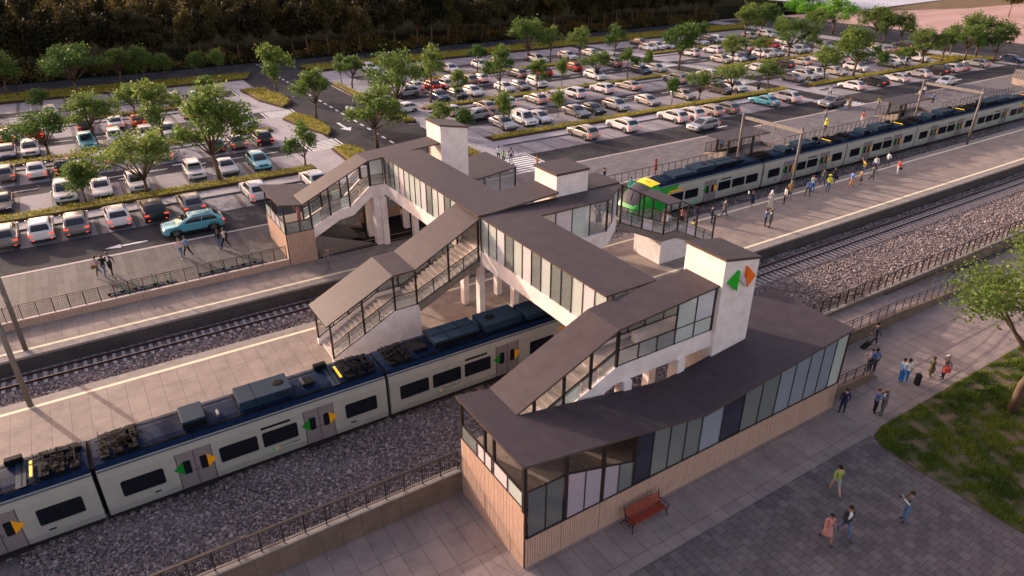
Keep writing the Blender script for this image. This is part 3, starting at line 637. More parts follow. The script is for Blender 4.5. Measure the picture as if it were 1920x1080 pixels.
# ---- near station building: timber base, glass wall, folded roof
def near_building():
    t = thing('station_building', 'long low building with timber clad base, glass wall and folded dark roof, nearest the camera', 'station', (22,20.4,0))
    xs = [11.83,13.75,15.93,18.9,22.14,25.1,27.75,30.6,33.45]
    for a, b in zip(xs[:-1], xs[1:]): cladding('cladding_panel', t, 'x', a, b-0.02, 17.65, 0, 1.74, -1)
    for a, b in ((17.66,19.5),(19.52,21.3),(21.32,23.14)): cladding('cladding_panel', t, 'y', a, b, 11.79, 0, 3.48, -1)
    box('inner_wall', t, M['wood_gap'], 11.86, 12.0, 17.72, 23.1, 0, 3.40); box('inner_wall', t, M['conc_brown'], 12.0, 33.4, 17.72, 17.86, 0, 1.70)
    box('sill', t, M['steel'], 11.9, 33.45, 17.60, 17.75, 1.74, 1.80); box('sill', t, M['steel'], 11.74, 11.86, 17.62, 23.14, 3.48, 3.54)
    # left glass parapet
    ys = [17.75,18.95,20.27,21.57,23.05]
    for (a, b), m in zip(zip(ys[:-1], ys[1:]), ('g_pale','g_pink','g_pink','g_grey')): pane(t, M[m], 'y', a+.04, b-.04, 11.78, 3.55, 4.30)
    for y in ys[1:-1]: mull(t, 'y', y, 11.78, 3.54, 4.32)
    bar('handrail', t, M['steel'], (11.80,17.7,4.35), (11.80,23.1,4.35), 0.10, 0.06)
    for y, w in ((17.72,0.17),(20.12,0.12),(20.9,0.12),(23.05,0.12)): mull(t, 'y', y, 11.82, 3.3 if y < 18 else 3.54, 5.93, w, w, 'post')
    # front glass wall
    lo = [(11.98,12.86,'g_mesh'),(12.9,13.78,'g_mesh'),(14.06,14.97,'g_lilac'),(15.0,15.88,'g_lilac'),(16.12,16.92,'g_lilac'),(16.96,17.84,'g_grey')]
    def top(x): return 4.36 if x < 13.95 else 4.36 - (x-13.95)*0.29
    for a, b, m in lo: pane(t, M[m], 'x', a, b, 17.66, 1.80, top(a), 1.80, top(b))
    for x in (12.88,14.985,16.94): mull(t, 'x', x, 17.66, 1.8, top(x)+.02, 0.05)
    for x in (13.92,16.0,17.87): mull(t, 'x', x, 17.68, 1.8, interp(RF,x)-.1, 0.16, 0.14, 'post')
    bar('handrail', t, M['steel'], (11.95,17.66,4.38), (13.9,17.66,4.38), 0.06); bar('handrail', t, M['steel'], (14.0,17.66,4.37), (17.9,17.66,3.24), 0.06)
    hi = [(17.95,18.9,'g_navy'),(18.94,20.0,'g_grey'),(20.03,21.05,'g_grey'),(21.08,22.12,'g_grey'),(22.16,23.6,'g_blue'),(23.64,25.08,'g_navy'),(25.12,26.42,'g_grey'),(26.45,27.73,'g_grey'),
          (27.77,28.95,'g_blue'),(28.99,30.15,'g_blue'),(30.19,31.25,'g_blue'),(31.29,32.3,'g_blue'),(32.34,33.3,'g_pale')]
    for a, b, m in hi: pane(t, M[m], 'x', a, b, 17.66, 1.80, interp(RF,a)-.12, 1.80, interp(RF,b)-.12)
    for a, b, m in hi[1:]: mull(t, 'x', a-.02, 17.66, 1.8, interp(RF,a)-.1, 0.055)
    mull(t, 'x', 33.36, 17.70, 0.0, 5.3, 0.14, 0.16, 'post'); mull(t, 'x', 33.3, 21.1, 0.6, 5.3, 0.12, 0.12, 'post')
    for a, b in ((17.8,18.9),(18.94,20.0),(20.04,21.05)): pane(t, M['g_blue'], 'y', a, b, 33.34, 0.9, 5.28)
    # floors inside
    box('floor', t, M['floor_in'], 12.0, 14.6, 17.87, 23.05, 3.0, 3.15)
    prism_part('ramp_floor', t, M['floor_in'], [(14.6,3.0),(14.6,3.15),(19.5,1.7),(33.3,0.95),(33.3,0.7),(19.5,1.5)], 'y', 17.87, 20.55)
    box('inner_wall', t, M['conc_dark'], 14.7, 33.3, 20.6, 20.72, 0.0, 2.6)
    bar('inner_rail', t, M['steel'], (12.2,22.95,4.1), (14.4,22.95,4.1), 0.05); bar('inner_rail', t, M['steel'], (12.2,22.95,3.75), (14.4,22.95,3.75), 0.03)
    bar('inner_rail', t, M['steel'], (14.7,20.5,4.0), (18.4,20.5,3.0), 0.05); bar('inner_rail', t, M['steel'], (14.7,20.5,3.6), (18.4,20.5,2.6), 0.03)
    # roof
    g = MB(); th = 0.12
    def strip(xa, xb, y0, y1):
        za, zb = interp(RF,xa), interp(RF,xb)
        g.add([(xa,y0,za),(xb,y0,zb),(xb,y1,zb),(xa,y1,za)], [(0,1,2,3)], 0)
        g.add([(xa,y0,za-th),(xb,y0,zb-th),(xb,y1,zb-th),(xa,y1,za-th)], [(3,2,1,0)], 1)
    for xa, xb, y1 in ((11.55,13.45,23.12),(13.45,22.2,20.72),(22.2,25.68,20.72),(25.68,28.35,20.58),(28.35,33.45,23.12)): strip(xa, xb, 17.48, y1)
    def edge(xa, ya, xb, yb):
        za, zb = interp(RF,xa), interp(RF,xb); g.add([(xa,ya,za),(xb,yb,zb),(xb,yb,zb-th),(xa,ya,za-th)], [(0,1,2,3)], 1)
    for e in ((11.55,17.48,22.2,17.48),(22.2,17.48,33.45,17.48),(33.45,17.48,33.45,23.12),(33.45,23.12,28.35,23.12),(28.35,23.12,28.35,20.58),(25.68,20.72,22.2,20.72),(22.2,20.72,13.45,20.72),(13.45,20.72,13.45,23.12),(13.45,23.12,11.55,23.12),(11.55,23.12,11.55,17.48)): edge(*e)
    g.build('roof', [M['roof'], M['fascia']], t)
near_building()
# ---- lift towers
def tower(x0, x1, y0, y1, zl, zr, zb, label, cap=0.14):
    t = thing('lift_tower', label, 'tower', ((x0+x1)/2,(y0+y1)/2,zb), group='lift towers')
    prism_part('shaft', t, M['concrete'], [(x0,zb),(x1,zb),(x1,zr-cap),(x0,zl-cap)], 'y', y0, y1)
    roofplate(t, [(x0-.07,zl+.01),(x1+.07,zr+.0)], y0-.07, y1+.07, cap)
    return t
tw = tower(25.7, 28.3, 20.6, 23.3, 10.38, 9.9, 0.0, 'tall pale lift tower with the green, grey and orange emblem, nearest the camera')
for nm, m, pts in (('emblem_green','green',[(26.70,9.52),(25.98,8.98),(26.69,8.36)]),('emblem_grey','signwhite',[(26.72,9.46),(27.43,8.78),(27.45,8.38),(26.73,9.06)]),('emblem_orange','orange',[(27.30,9.60),(28.0,8.93),(27.46,8.38),(27.30,8.89)])):
    prism_part(nm, tw, M[m], pts, 'y', 20.46 if m == 'signwhite' else 20.42, 20.596 if m == 'signwhite' else 20.598)
tower(26.6, 29.3, 36.35, 39.0, 10.25, 10.25, ZP, 'pale square lift tower rising through the roofs in the middle', 0.17)
tower(25.7, 28.3, 51.9, 54.6, 10.38, 9.9, 0.9, 'tall pale lift tower at the far end of the footbridge')
# ---- footbridge
def bridge():
    t = thing('footbridge', 'long glazed footbridge with flat dark roof crossing the tracks', 'footbridge', (22,37.6,ZP))
    for x in (20.43, 23.4):
        for a, b in ((23.1,36.2),(39.3,52.1)):
            box('side_beam', t, M['concrete'], x, x+.25, a, b, 5.14, 6.15)
    box('side_beam', t, M['concrete'], 23.4, 23.65, 36.3, 39.2, 5.14, 5.85)
    box('deck', t, M['step'], 20.68, 23.4, 23.1, 52.1, 5.55, 5.88)
    for x, out in ((20.5,1),(23.58,0)):
        for a, b, o in ((23.35,36.15,0),(39.35,52.0,5)):
            n = 13; p = (b-a)/n
            for i in range(n):
                if x > 23 and (33.9 < a+i*p < 36.3): continue
                pane(t, M[TINT[(i*1+o) % 13]], 'y', a+i*p+.025, a+(i+1)*p-.025, x, 6.15, 8.5)
                mull(t, 'y', a+i*p, x, 6.15, 8.5, 0.05, 0.09)
            mull(t, 'y', b, x, 6.15, 8.5, 0.09, 0.10)
    for a, b in ((23.28,36.6),(38.6,52.15)):
        g = MB(); g.box(20.33, 23.76, a, b, 8.5, 8.60, 1); g.sheet([(20.33,a),(23.76,a),(23.76,b),(20.33,b)], 8.604, 0); g.build('roof', [M['roof'], M['fascia']], t)
    for (x, y) in ((20.43,36.4),(20.43,38.7),(23.2,36.4),(23.2,38.7)): box('column', t, M['concrete'], x, x+.42, y, y+.5, ZP, 5.14)
    for (x, y) in ((20.43,51.6),(23.2,51.6),(20.4,54.3),(23.4,54.0)): box('column', t, M['concrete'], x-.6, x-.15, y, y+.5, 0.9, 5.14)
    # junction plate rising to the middle tower
    roofplate(t, [(20.2,8.70),(21.2,8.70),(26.55,9.08)], 35.98, 38.9, 0.12, 'junction_roof')
    # side passage
    def plate(name, pts, z, th=0.1):
        g = MB(); g.prism(pts, 'z', z-th, z, 1); g.sheet(pts, z+.003, 0); return g.build(name, [M['roof'], M['fascia']], t)
    plate('passage_roof', [(23.77,34.12),(29.55,34.12),(32.25,36.1),(32.25,36.34),(23.77,36.34)], 8.58)
    plate('passage_roof', [(29.38,36.35),(32.25,36.35),(32.25,39.05),(29.38,39.05)], 8.66)
    MB().prism([(23.67,34.43),(29.42,34.43),(31.9,36.4),(31.9,39.0),(23.67,39.0)], 'z', 5.55, 5.86).build('deck', M['step'], t)
    box('side_beam', t, M['concrete'], 23.66, 29.5, 34.2, 34.42, 5.0, 6.15)
    MB().prism([(29.5,34.2),(32.1,36.25),(32.1,36.52),(29.5,34.45)], 'z', 5.0, 6.15).build('side_beam', M['concrete'], t)
    xs = [23.8,25.1,26.45,27.95,29.45]
    for (a, b), m in zip(zip(xs[:-1], xs[1:]), ('g_grey','g_pink','g_pale','g_clear')): pane(t, M[m], 'x', a+.02, b-.02, 34.28, 6.15, 8.48)
    for x in xs[1:]: mull(t, 'x', x, 34.28, 6.15, 8.48, 0.06)
    for k in range(2):
        p = [(29.5+1.3*k, 34.25+1.02*k), (29.5+1.3*(k+1), 34.25+1.02*(k+1))]
        MB().prism([p[0],p[1],(p[1][0]-.01,p[1][1]+.025),(p[0][0]-.01,p[0][1]+.025)], 'z', 6.15, 8.48).build('glass_panel', M['g_line'] if k else M['g_clear'], t)
    for k in range(3): box('mullion', t, M['steel'], 29.47+1.3*k, 29.54+1.3*k, 34.22+1.02*k, 34.29+1.02*k, 6.15, 8.5)
    return t
bridge()
# ---- island stairs: mirrored pair
def island_stairs(s, x_of, label):
    """s=1 left stairs rising to +x ; x_of maps left-stair x to world x"""
    X = x_of; y0, y1 = 36.25, 39.35
    t = thing('covered_stairs', label, 'stairs', (X(12), 37.8, ZP), group='covered stairs to the island platform')
    P = lambda pts: [(X(a), b) for a, b in pts]
    flight(t, X(10.0), ZP, X(14.25), 3.15, y0+.22, y1-.22, 14)
    MB().prism(P([(14.25,2.75),(14.25,3.15),(15.75,3.15),(15.75,2.75)]), 'y', y0+.22, y1-.22).build('landing', M['step'], t)
    flight(t, X(15.75), 3.15, X(21.0), 5.85, y0+.22, y1-.22, 16)
    base = P([(9.83,ZP),(9.83,1.25),(14.2,3.42),(15.78,3.42),(15.9,2.97),(15.9,ZP)])
    curb = P([(9.83,1.0),(9.83,1.25),(14.2,3.42),(15.78,3.42),(15.9,2.97),(14.3,2.9)])
    prism_part('base_wall', t, M['concrete'], base, 'y', y0, y0+.22); prism_part('base_wall', t, M['concrete'], base, 'y', y1-.22, y1)
    prism_part('core', t, M['concrete'], P([(10.1,ZP),(14.3,2.7),(15.7,2.7),(15.85,ZP)]), 'y', y0+.22, y1-.22)
    box('core', t, M['concrete'], *sorted((X(15.7),X(15.89))), y0+.22, y1-.22, ZP, 2.9)
    st = P([(15.78,3.42),(20.45,5.42),(20.45,5.0),(15.9,2.86)])
    prism_part('stringer', t, M['conc_brown'], st, 'y', y0, y0+.2); prism_part('stringer', t, M['conc_brown'], st, 'y', y1-.2, y1)
    if s < 0:
        band = P([(9.86,0.95),(9.86,1.27),(14.2,3.44),(15.76,3.44),(15.9,2.85),(14.35,2.85)])
        for ya, yb in ((y0-.04,y0-.003),(y1+.003,y1+.04)): prism_part('stringer', t, M['conc_brown'], band, 'y', ya, yb)
    top = [(9.83,1.25),(14.2,3.42),(15.75,3.42),(20.4,5.40)]
    rp = [(9.62,3.74),(14.12,5.98),(15.67,6.01),(20.42,8.44)]
    for y in (y0+.06, y1-.06):
        for x in (9.9, 12.05, 14.2, 15.72, 18.1, 20.35):
            w = 0.11; zt = interp(rp, max(x,9.63))-.08
            box('post', t, M['steel'], X(x)-w/2, X(x)+w/2, y-w/2, y+w/2, interp(top, x)-.02, zt)
        for dz, w in ((0.98,0.055),(0.80,0.03),(0.66,0.03)):
            for (xa, za), (xb, zb) in zip(top[:-1], top[1:]): bar('handrail', t, M['steel'], (X(xa),y,za+dz), (X(xb),y,zb+dz), w)
        for (xa, za), (xb, zb) in zip(top[:-1], top[1:]): bar('base_rail', t, M['steel'], (X(xa),y,za+.03), (X(xb),y,zb+.03), 0.05)
        for x in (11.0,13.1,16.95,19.2):
            z = interp(top, x); box('baluster', t, M['steel'], X(x)-.025, X(x)+.025, y-.025, y+.025, z, z+.97)
        segs = [(9.98,11.0),(11.0,12.0),(12.1,13.1),(13.1,14.13),(14.28,15.65),(15.8,16.95),(16.95,18.02),(18.16,19.2),(19.2,20.28)]
        for i, (a, b) in enumerate(segs):
            za, zb = interp(top,a), interp(top,b)
            MB().prism(P([(a,za+.05),(b,zb+.05),(b,zb+.93),(a,za+.93)]), 'y', y-.008, y+.008).build('glass_panel', M[['g_clear','g_clear','g_pink','g_clear'][i % 4] if s < 0 else 'g_clear'], t)
    if s > 0: roofplate(t, rp, 36.12, 39.42)
    else: roofplate(t, [(X(a),b) for a, b in rp][::-1], 36.12, 39.42)
    return t
island_stairs(1, lambda x: x, 'covered stairs with tan folded roof coming down to the left part of the island platform')
island_stairs(-1, lambda x: 52.9-x, 'covered stairs with glass sides going down to the right part of the island platform')
# ---- wings: landing and stairs beside the end lift towers
def wing(Y, d, label, far):
    """d=-1 near wing (front faces -y, spans Y..Y+2.3) ; far wing spans 52.1..54.4"""
    y0, y1 = Y, Y+2.3
    t = thing('covered_stairs', label, 'stairs', (22, Y+1.15, 0.9 if far else 0.0), group='covered landings with stairs at the bridge ends')
    box('landing_floor', t, M['step'], 19.1, 25.7, y0+.2, y1-.2, 5.6, 5.95)
    for y in (y0, y1-.2): 
        if not far or y > y0+1: box('landing_beam', t, M['concrete'], 19.1, 25.7, y, y+.2, 5.15, 6.15)
        else: box('landing_beam', t, M['concrete'], 19.1, 20.43, y, y+.2, 5.15, 6.15)
    # stringers and steps
    if not far:
        st = [(19.1,6.15),(19.1,5.15),(13.3,2.45),(13.3,3.5)]
    else:
        st = [(13.9,3.55),(16.2,4.6),(17.3,4.72),(19.1,6.15),(19.1,5.15),(17.5,3.95),(16.3,3.8),(14.0,2.65)]
    for y in (y0, y1-.2): prism_part('stringer', t, M['concrete'], st, 'y', y, y+.2)
    if far:
        flight(t, 13.7, 3.05, 16.2, 4.35, y0+.2, y1-.2, 8); MB().prism([(16.2,4.1),(16.2,4.35),(17.3,4.35),(17.3,4.1)], 'y', y0+.2, y1-.2).build('landing', M['step'], t); flight(t, 17.3, 4.35, 19.1, 5.95, y0+.2, y1-.2, 9)
        top = [(13.9,3.55),(16.2,4.6),(17.3,4.72),(19.1,6.15)]
    else:
        flight(t, 13.3, 3.3, 19.1, 5.95, y0+.2, y1-.2, 16); top = [(13.0,3.35),(19.1,6.15)]
    rp = [(13.38,5.74),(19.08,8.32),(25.75,8.82)]
    roofplate(t, rp, y0-.05, y1+.03)
    for y in (y0+.06, y1-.06):
        for x in ((13.95,15.6,17.3,19.12) if far else (14.4,16.05,17.6,19.15)):
            box('post', t, M['steel'], x-.06, x+.06, y-.06, y+.06, interp(top,x)-.02, interp(rp,x)-.09)
        for dz, w in (((0.95,0.055),(0.7,0.03),(0.5,0.03)) if far else ((0.95,0.06),(0.82,0.04))):
            for (xa, za), (xb, zb) in zip(top[:-1], top[1:]): bar('handrail', t, M['steel'], (xa,y,za+dz), (xb,y,zb+dz), w)
        n = 6
        for i in range(n):
            a = top[0][0] + (19.05-top[0][0])*i/n + .06; b = top[0][0] + (19.05-top[0][0])*(i+1)/n - .03
            MB().prism([(a,interp(top,a)+.05),(b,interp(top,b)+.05),(b,interp(top,b)+.9),(a,interp(top,a)+.9)], 'y', y-.008, y+.008).build('glass_panel', M['g_clear' if i % 3 else 'g_pale'], t)
    # landing side (front) rail, panes
    yf = y0+.06
    for (yy, rng_) in ((y0+.06, (19.2,25.6) if not far else (19.2,20.35)), (y1-.06, (19.2,25.6))):
        a0, a1 = rng_; ws = [19.2,20.54,21.77,22.98,24.29,25.6] if a1 > 25 else [19.2,20.35]
        tall = (3,4) if yy < y0+1 else ()
        for i, (a, b) in enumerate(zip(ws[:-1], ws[1:])):
            if i in tall or a1 < 25:
                pane(t, M['g_pale' if i == 3 or a1 < 25 else 'g_line'], 'x', a+.03, b-.03, yy, 7.05, interp(rp,a)-.12, 7.05, interp(rp,b)-.12)
            pane(t, M['g_clear' if i < 3 else 'g_pale'], 'x', a+.03, b-.03, yy, 6.18, 7.0)
        for i, x in enumerate(ws): mull(t, 'x', x, yy, 6.15, interp(rp,x)-.1 if (i in (0,3,4,5) or a1 < 25) else 7.05, 0.14 if i in (0,5) else 0.05, 0.09)
        bar('handrail', t, M['steel'], (a0,yy,7.05), (a1,yy,7.05), 0.05); bar('base_rail', t, M['steel'], (a0,yy,6.17), (a1,yy,6.17), 0.05)
    for y in (y0, y1-.5):
        for x in ((19.6,23.25) if not far else (19.3,)):
            box('column', t, M['concrete'], x, x+.5, y-.18 if y == y0 else y, y+.5, 0.0 if not far else 0.9, 5.16)
    if not far: box('inner_bench', t, M['concrete'], 21.6, 24.6, y1-.9, y1-.55, 5.95, 6.5)
    return t
wing(20.8, -1, 'covered landing and stairs with tan sloping roof beside the emblem tower', False)
wing(52.1, 1, 'covered landing and stairs at the far end of the footbridge', True)
# ---- far station building
def far_building():
    t = thing('station_building', 'low timber and glass building with folded dark roof at the far end of the footbridge', 'station', (22,55,0.9))
    cladding('cladding_panel', t, 'x', 11.83, 14.05, 52.02, ZP, 3.52, -1, 0.105)
    for a, b in ((52.06,53.9),(53.92,55.75),(55.77,57.6)): cladding('cladding_panel', t, 'y', a, b, 11.79, ZP, 3.5, -1)
    box('inner_wall', t, M['wood_gap'], 11.86, 13.95, 52.1, 57.55, ZP, 2.9)
    box('sill', t, M['steel'], 11.76, 14.05, 51.99, 52.08, 3.52, 3.57); box('sill', t, M['steel'], 11.74, 11.86, 52.0, 57.6, 3.5, 3.56)
    ys = [52.1,53.45,54.8,56.15,57.5]
    for (a, b), m in zip(zip(ys[:-1], ys[1:]), ('g_pale','g_pink','g_pink','g_pale')): pane(t, M[m], 'y', a+.03, b-.03, 11.8, 3.57, 4.4); mull(t, 'y', a, 11.8, 3.57, 4.42)
    for a, b in ((11.9,12.95),(13.0,13.9)): pane(t, M['g_grey'], 'x', a, b, 52.04, 3.58, 4.4)
    mull(t, 'x', 12.97, 52.04, 3.57, 4.42)
    bar('handrail', t, M['steel'], (11.8,52.04,4.43), (11.8,57.55,4.43), 0.06); bar('handrail', t, M['steel'], (11.8,52.04,4.43), (13.95,52.04,4.43), 0.06)
    for (x, y) in ((11.85,52.08),(11.85,54.7),(11.85,55.4),(11.85,57.55),(13.95,52.08)): box('post', t, M['steel'], x-.06, x+.06, y-.06, y+.06, 3.55, interp(RF,x)-.1)
    box('floor', t, M['floor_in'], 11.95, 14.6, 52.33, 57.5, 2.92, 3.05)
    prism_part('ramp_floor', t, M['floor_in'], [(14.6,2.8),(14.6,3.05),(19.0,1.9),(19.0,1.6)], 'y', 54.6, 57.5)
    prism_part('ramp_wall', t, M['floor_in'], [(14.05,ZP),(14.05,2.9),(17.8,2.0),(18.6,0.9)], 'y', 54.4, 54.55)
    prism_part('ramp_wall', t, M['floor_in'], [(14.06,.9),(14.06,2.8),(14.2,2.8),(19.0,1.0)], 'y', 52.3, 52.45)
    box('back_wall', t, M['wood'], 19.0, 33.4, 57.4, 57.5, 0.9, 1.9)
    for i in range(8):
        a = 19.0+1.8*i; pane(t, M['g_grey'], 'x', a+.03, a+1.77, 57.45, 1.9, interp(RF,a)-.12, 1.9, interp(RF,a+1.77)-.12); mull(t, 'x', a, 57.45, 1.9, interp(RF,a)-.1)
    for i in range(3): pane(t, M['g_grey'], 'x', 14.4+1.5*i, 15.85+1.5*i, 54.5, 2.2, 3.6)
    for x in (19.2,): box('post', t, M['steel'], x-.07, x+.07, 54.4, 54.55, .9, interp(RF,x)-.1)
    for i in range(3): pane(t, M['g_clear'], 'x', 28.4+1.65*i, 30.0+1.65*i, 52.15, 1.0, interp(RF,28.4+1.65*i)-.12, 1.0, interp(RF,30+1.65*i)-.12); mull(t, 'x', 28.38+1.65*i, 52.15, .9, interp(RF,28.38+1.65*i)-.1)
    mull(t, 'x', 33.35, 52.15, .9, 5.3, 0.12, 0.12, 'post')
    g = MB(); th = 0.12
    for xa, xb, y0 in ((11.55,13.3,52.0),(13.3,22.2,54.45),(22.2,25.68,54.45),(25.68,28.35,54.62),(28.35,33.45,52.05)):
        za, zb = interp(RF,xa), interp(RF,xb); y1 = 57.8
        g.add([(xa,y0,za),(xb,y0,zb),(xb,y1,zb),(xa,y1,za)], [(0,1,2,3)], 0)
        g.add([(xa,y0,za),(xb,y0,zb),(xb,y1,zb),(xa,y1,za),(xa,y0,za-th),(xb,y0,zb-th),(xb,y1,zb-th),(xa,y1,za-th)], [(4,7,6,5),(0,4,5,1),(2,6,7,3)] + ([(0,3,7,4)] if xa < 12 or y0 < 52.1 else []) + ([(1,5,6,2)] if xb > 33 or y0 < 52.1 else []), 1)
    g.build('roof', [M['roof'], M['fascia']], t)
far_building()
# ------------------------------------------------------------------ trains
M['t_body'] = mat('train_pale_grey', (0.32,0.315,0.285), 0.45, c2=(0.35,0.345,0.31), sc=1.2, coat=0.05)
M['t_roof'] = mat('train_dark_roof', (0.005,0.013,0.036), 0.6, c2=(0.008,0.019,0.048), sc=2.5, spec=0.03)  # navy roof, its blue raised to carry the skylight in the colour
M['t_unit'] = mat('train_roof_unit', (0.017,0.034,0.056), 0.55, spec=0.05)  # bluish tone paints the sky's reflection on the units
M['t_black'] = mat('train_black', (0.008,0.008,0.010), 0.6, spec=0.03)
M['t_under'] = mat('train_underframe', (0.018,0.016,0.016), 0.8)
M['t_glass'] = mat('train_window', (0.008,0.010,0.015), 0.15, spec=0.3)
M['t_cab'] = mat('cab_windscreen', (0.035,0.036,0.05), 0.45, spec=0.12)
M['t_door'] = mat('train_door', (0.20,0.175,0.175), 0.4)
M['t_green'] = mat('train_green', (0.012,0.30,0.035), 0.35, coat=0.3)
M['t_dgreen'] = mat('train_door_green', (0.008,0.20,0.02), 0.45)
M['t_yellow'] = mat('train_yellow', (0.85,0.62,0.02), 0.4)
M['t_orange'] = mat('train_orange', (0.85,0.36,0.01), 0.4)
M['t_arm'] = mat('pantograph_metal', (0.010,0.010,0.013), 0.6, spec=0.04)
M['t_bright'] = mat('conduit_metal', (0.09,0.10,0.125), 0.5, metal=0.3)
M['lamp'] = mat('headlamp', (0.9,0.88,0.8), 0.2, emit=(1,0.95,0.85), estr=0.15)
M['txt_dark'] = mat('lettering_dark', (0.05,0.05,0.055), 0.6)
M['txt_green'] = mat('lettering_green', (0.01,0.42,0.08), 0.6)
def text_mesh(s, size, name):
    cu = bpy.data.curves.new(name, 'FONT'); cu.body = s; cu.size = size; cu.extrude = 0.002
    o = bpy.data.objects.new(name, cu); COL.objects.link(o); dg = bpy.context.evaluated_depsgraph_get(); dg.update()
    me = bpy.data.meshes.new_from_object(o.evaluated_get(dg)); bpy.data.objects.remove(o); bpy.data.curves.remove(cu); return me
TX1 = text_mesh('Iarnród Éireann', 0.24, 'lettering'); TX1.materials.clear(); TX1.materials.append(M['txt_dark'])
TX2 = text_mesh('Irish Rail', 0.23, 'lettering'); TX2.materials.clear(); TX2.materials.append(M['txt_green'])
YS = 1.45
def rrect(x0, x1, z0, z1, r, skew=0.0):
    pts = []
    for cx, cz, a0 in ((x1-r,z0+r,-90),(x1-r,z1-r,0),(x0+r,z1-r,90),(x0+r,z0+r,180)):
        for k in range(4):
            a = R(a0+k*30); pts.append((cx+r*math.cos(a), cz+r*math.sin(a)))
    return pts
def side_panel(name, parent, m, pts, off=0.008, th=0.02):
    return MB().prism(pts, 'y', -YS-off, -YS+th).build(name, m, parent)
SEC = [(-1.36,0.36),(-1.45,0.75),(-1.45,2.55),(-1.40,2.90),(-1.32,3.05)]
ROOF = [(-1.32,3.05),(-1.12,3.2),(-0.6,3.3),(0,3.32),(0.6,3.3),(1.12,3.2),(1.32,3.05)]
def loft_x(sections, m=0):
    """sections: list of (x, [(y,z)...]) open profiles joined"""
    g = MB(); n = len(sections[0][1]); vs = []
    for x, pr in sections: vs += [(x,y,z) for y, z in pr]
    fs = []
    for i in range(len(sections)-1):
        for k in range(n-1): fs.append((i*n+k, (i+1)*n+k, (i+1)*n+k+1, i*n+k+1))
    g.add(vs, fs, m); return g
def cab_profile(k):
    """k 0..1 along the nose: scale and shift of the full section"""
    full = SEC + ROOF[1:] + [(-y,z) for y,z in SEC[::-1]][1:]
    return full
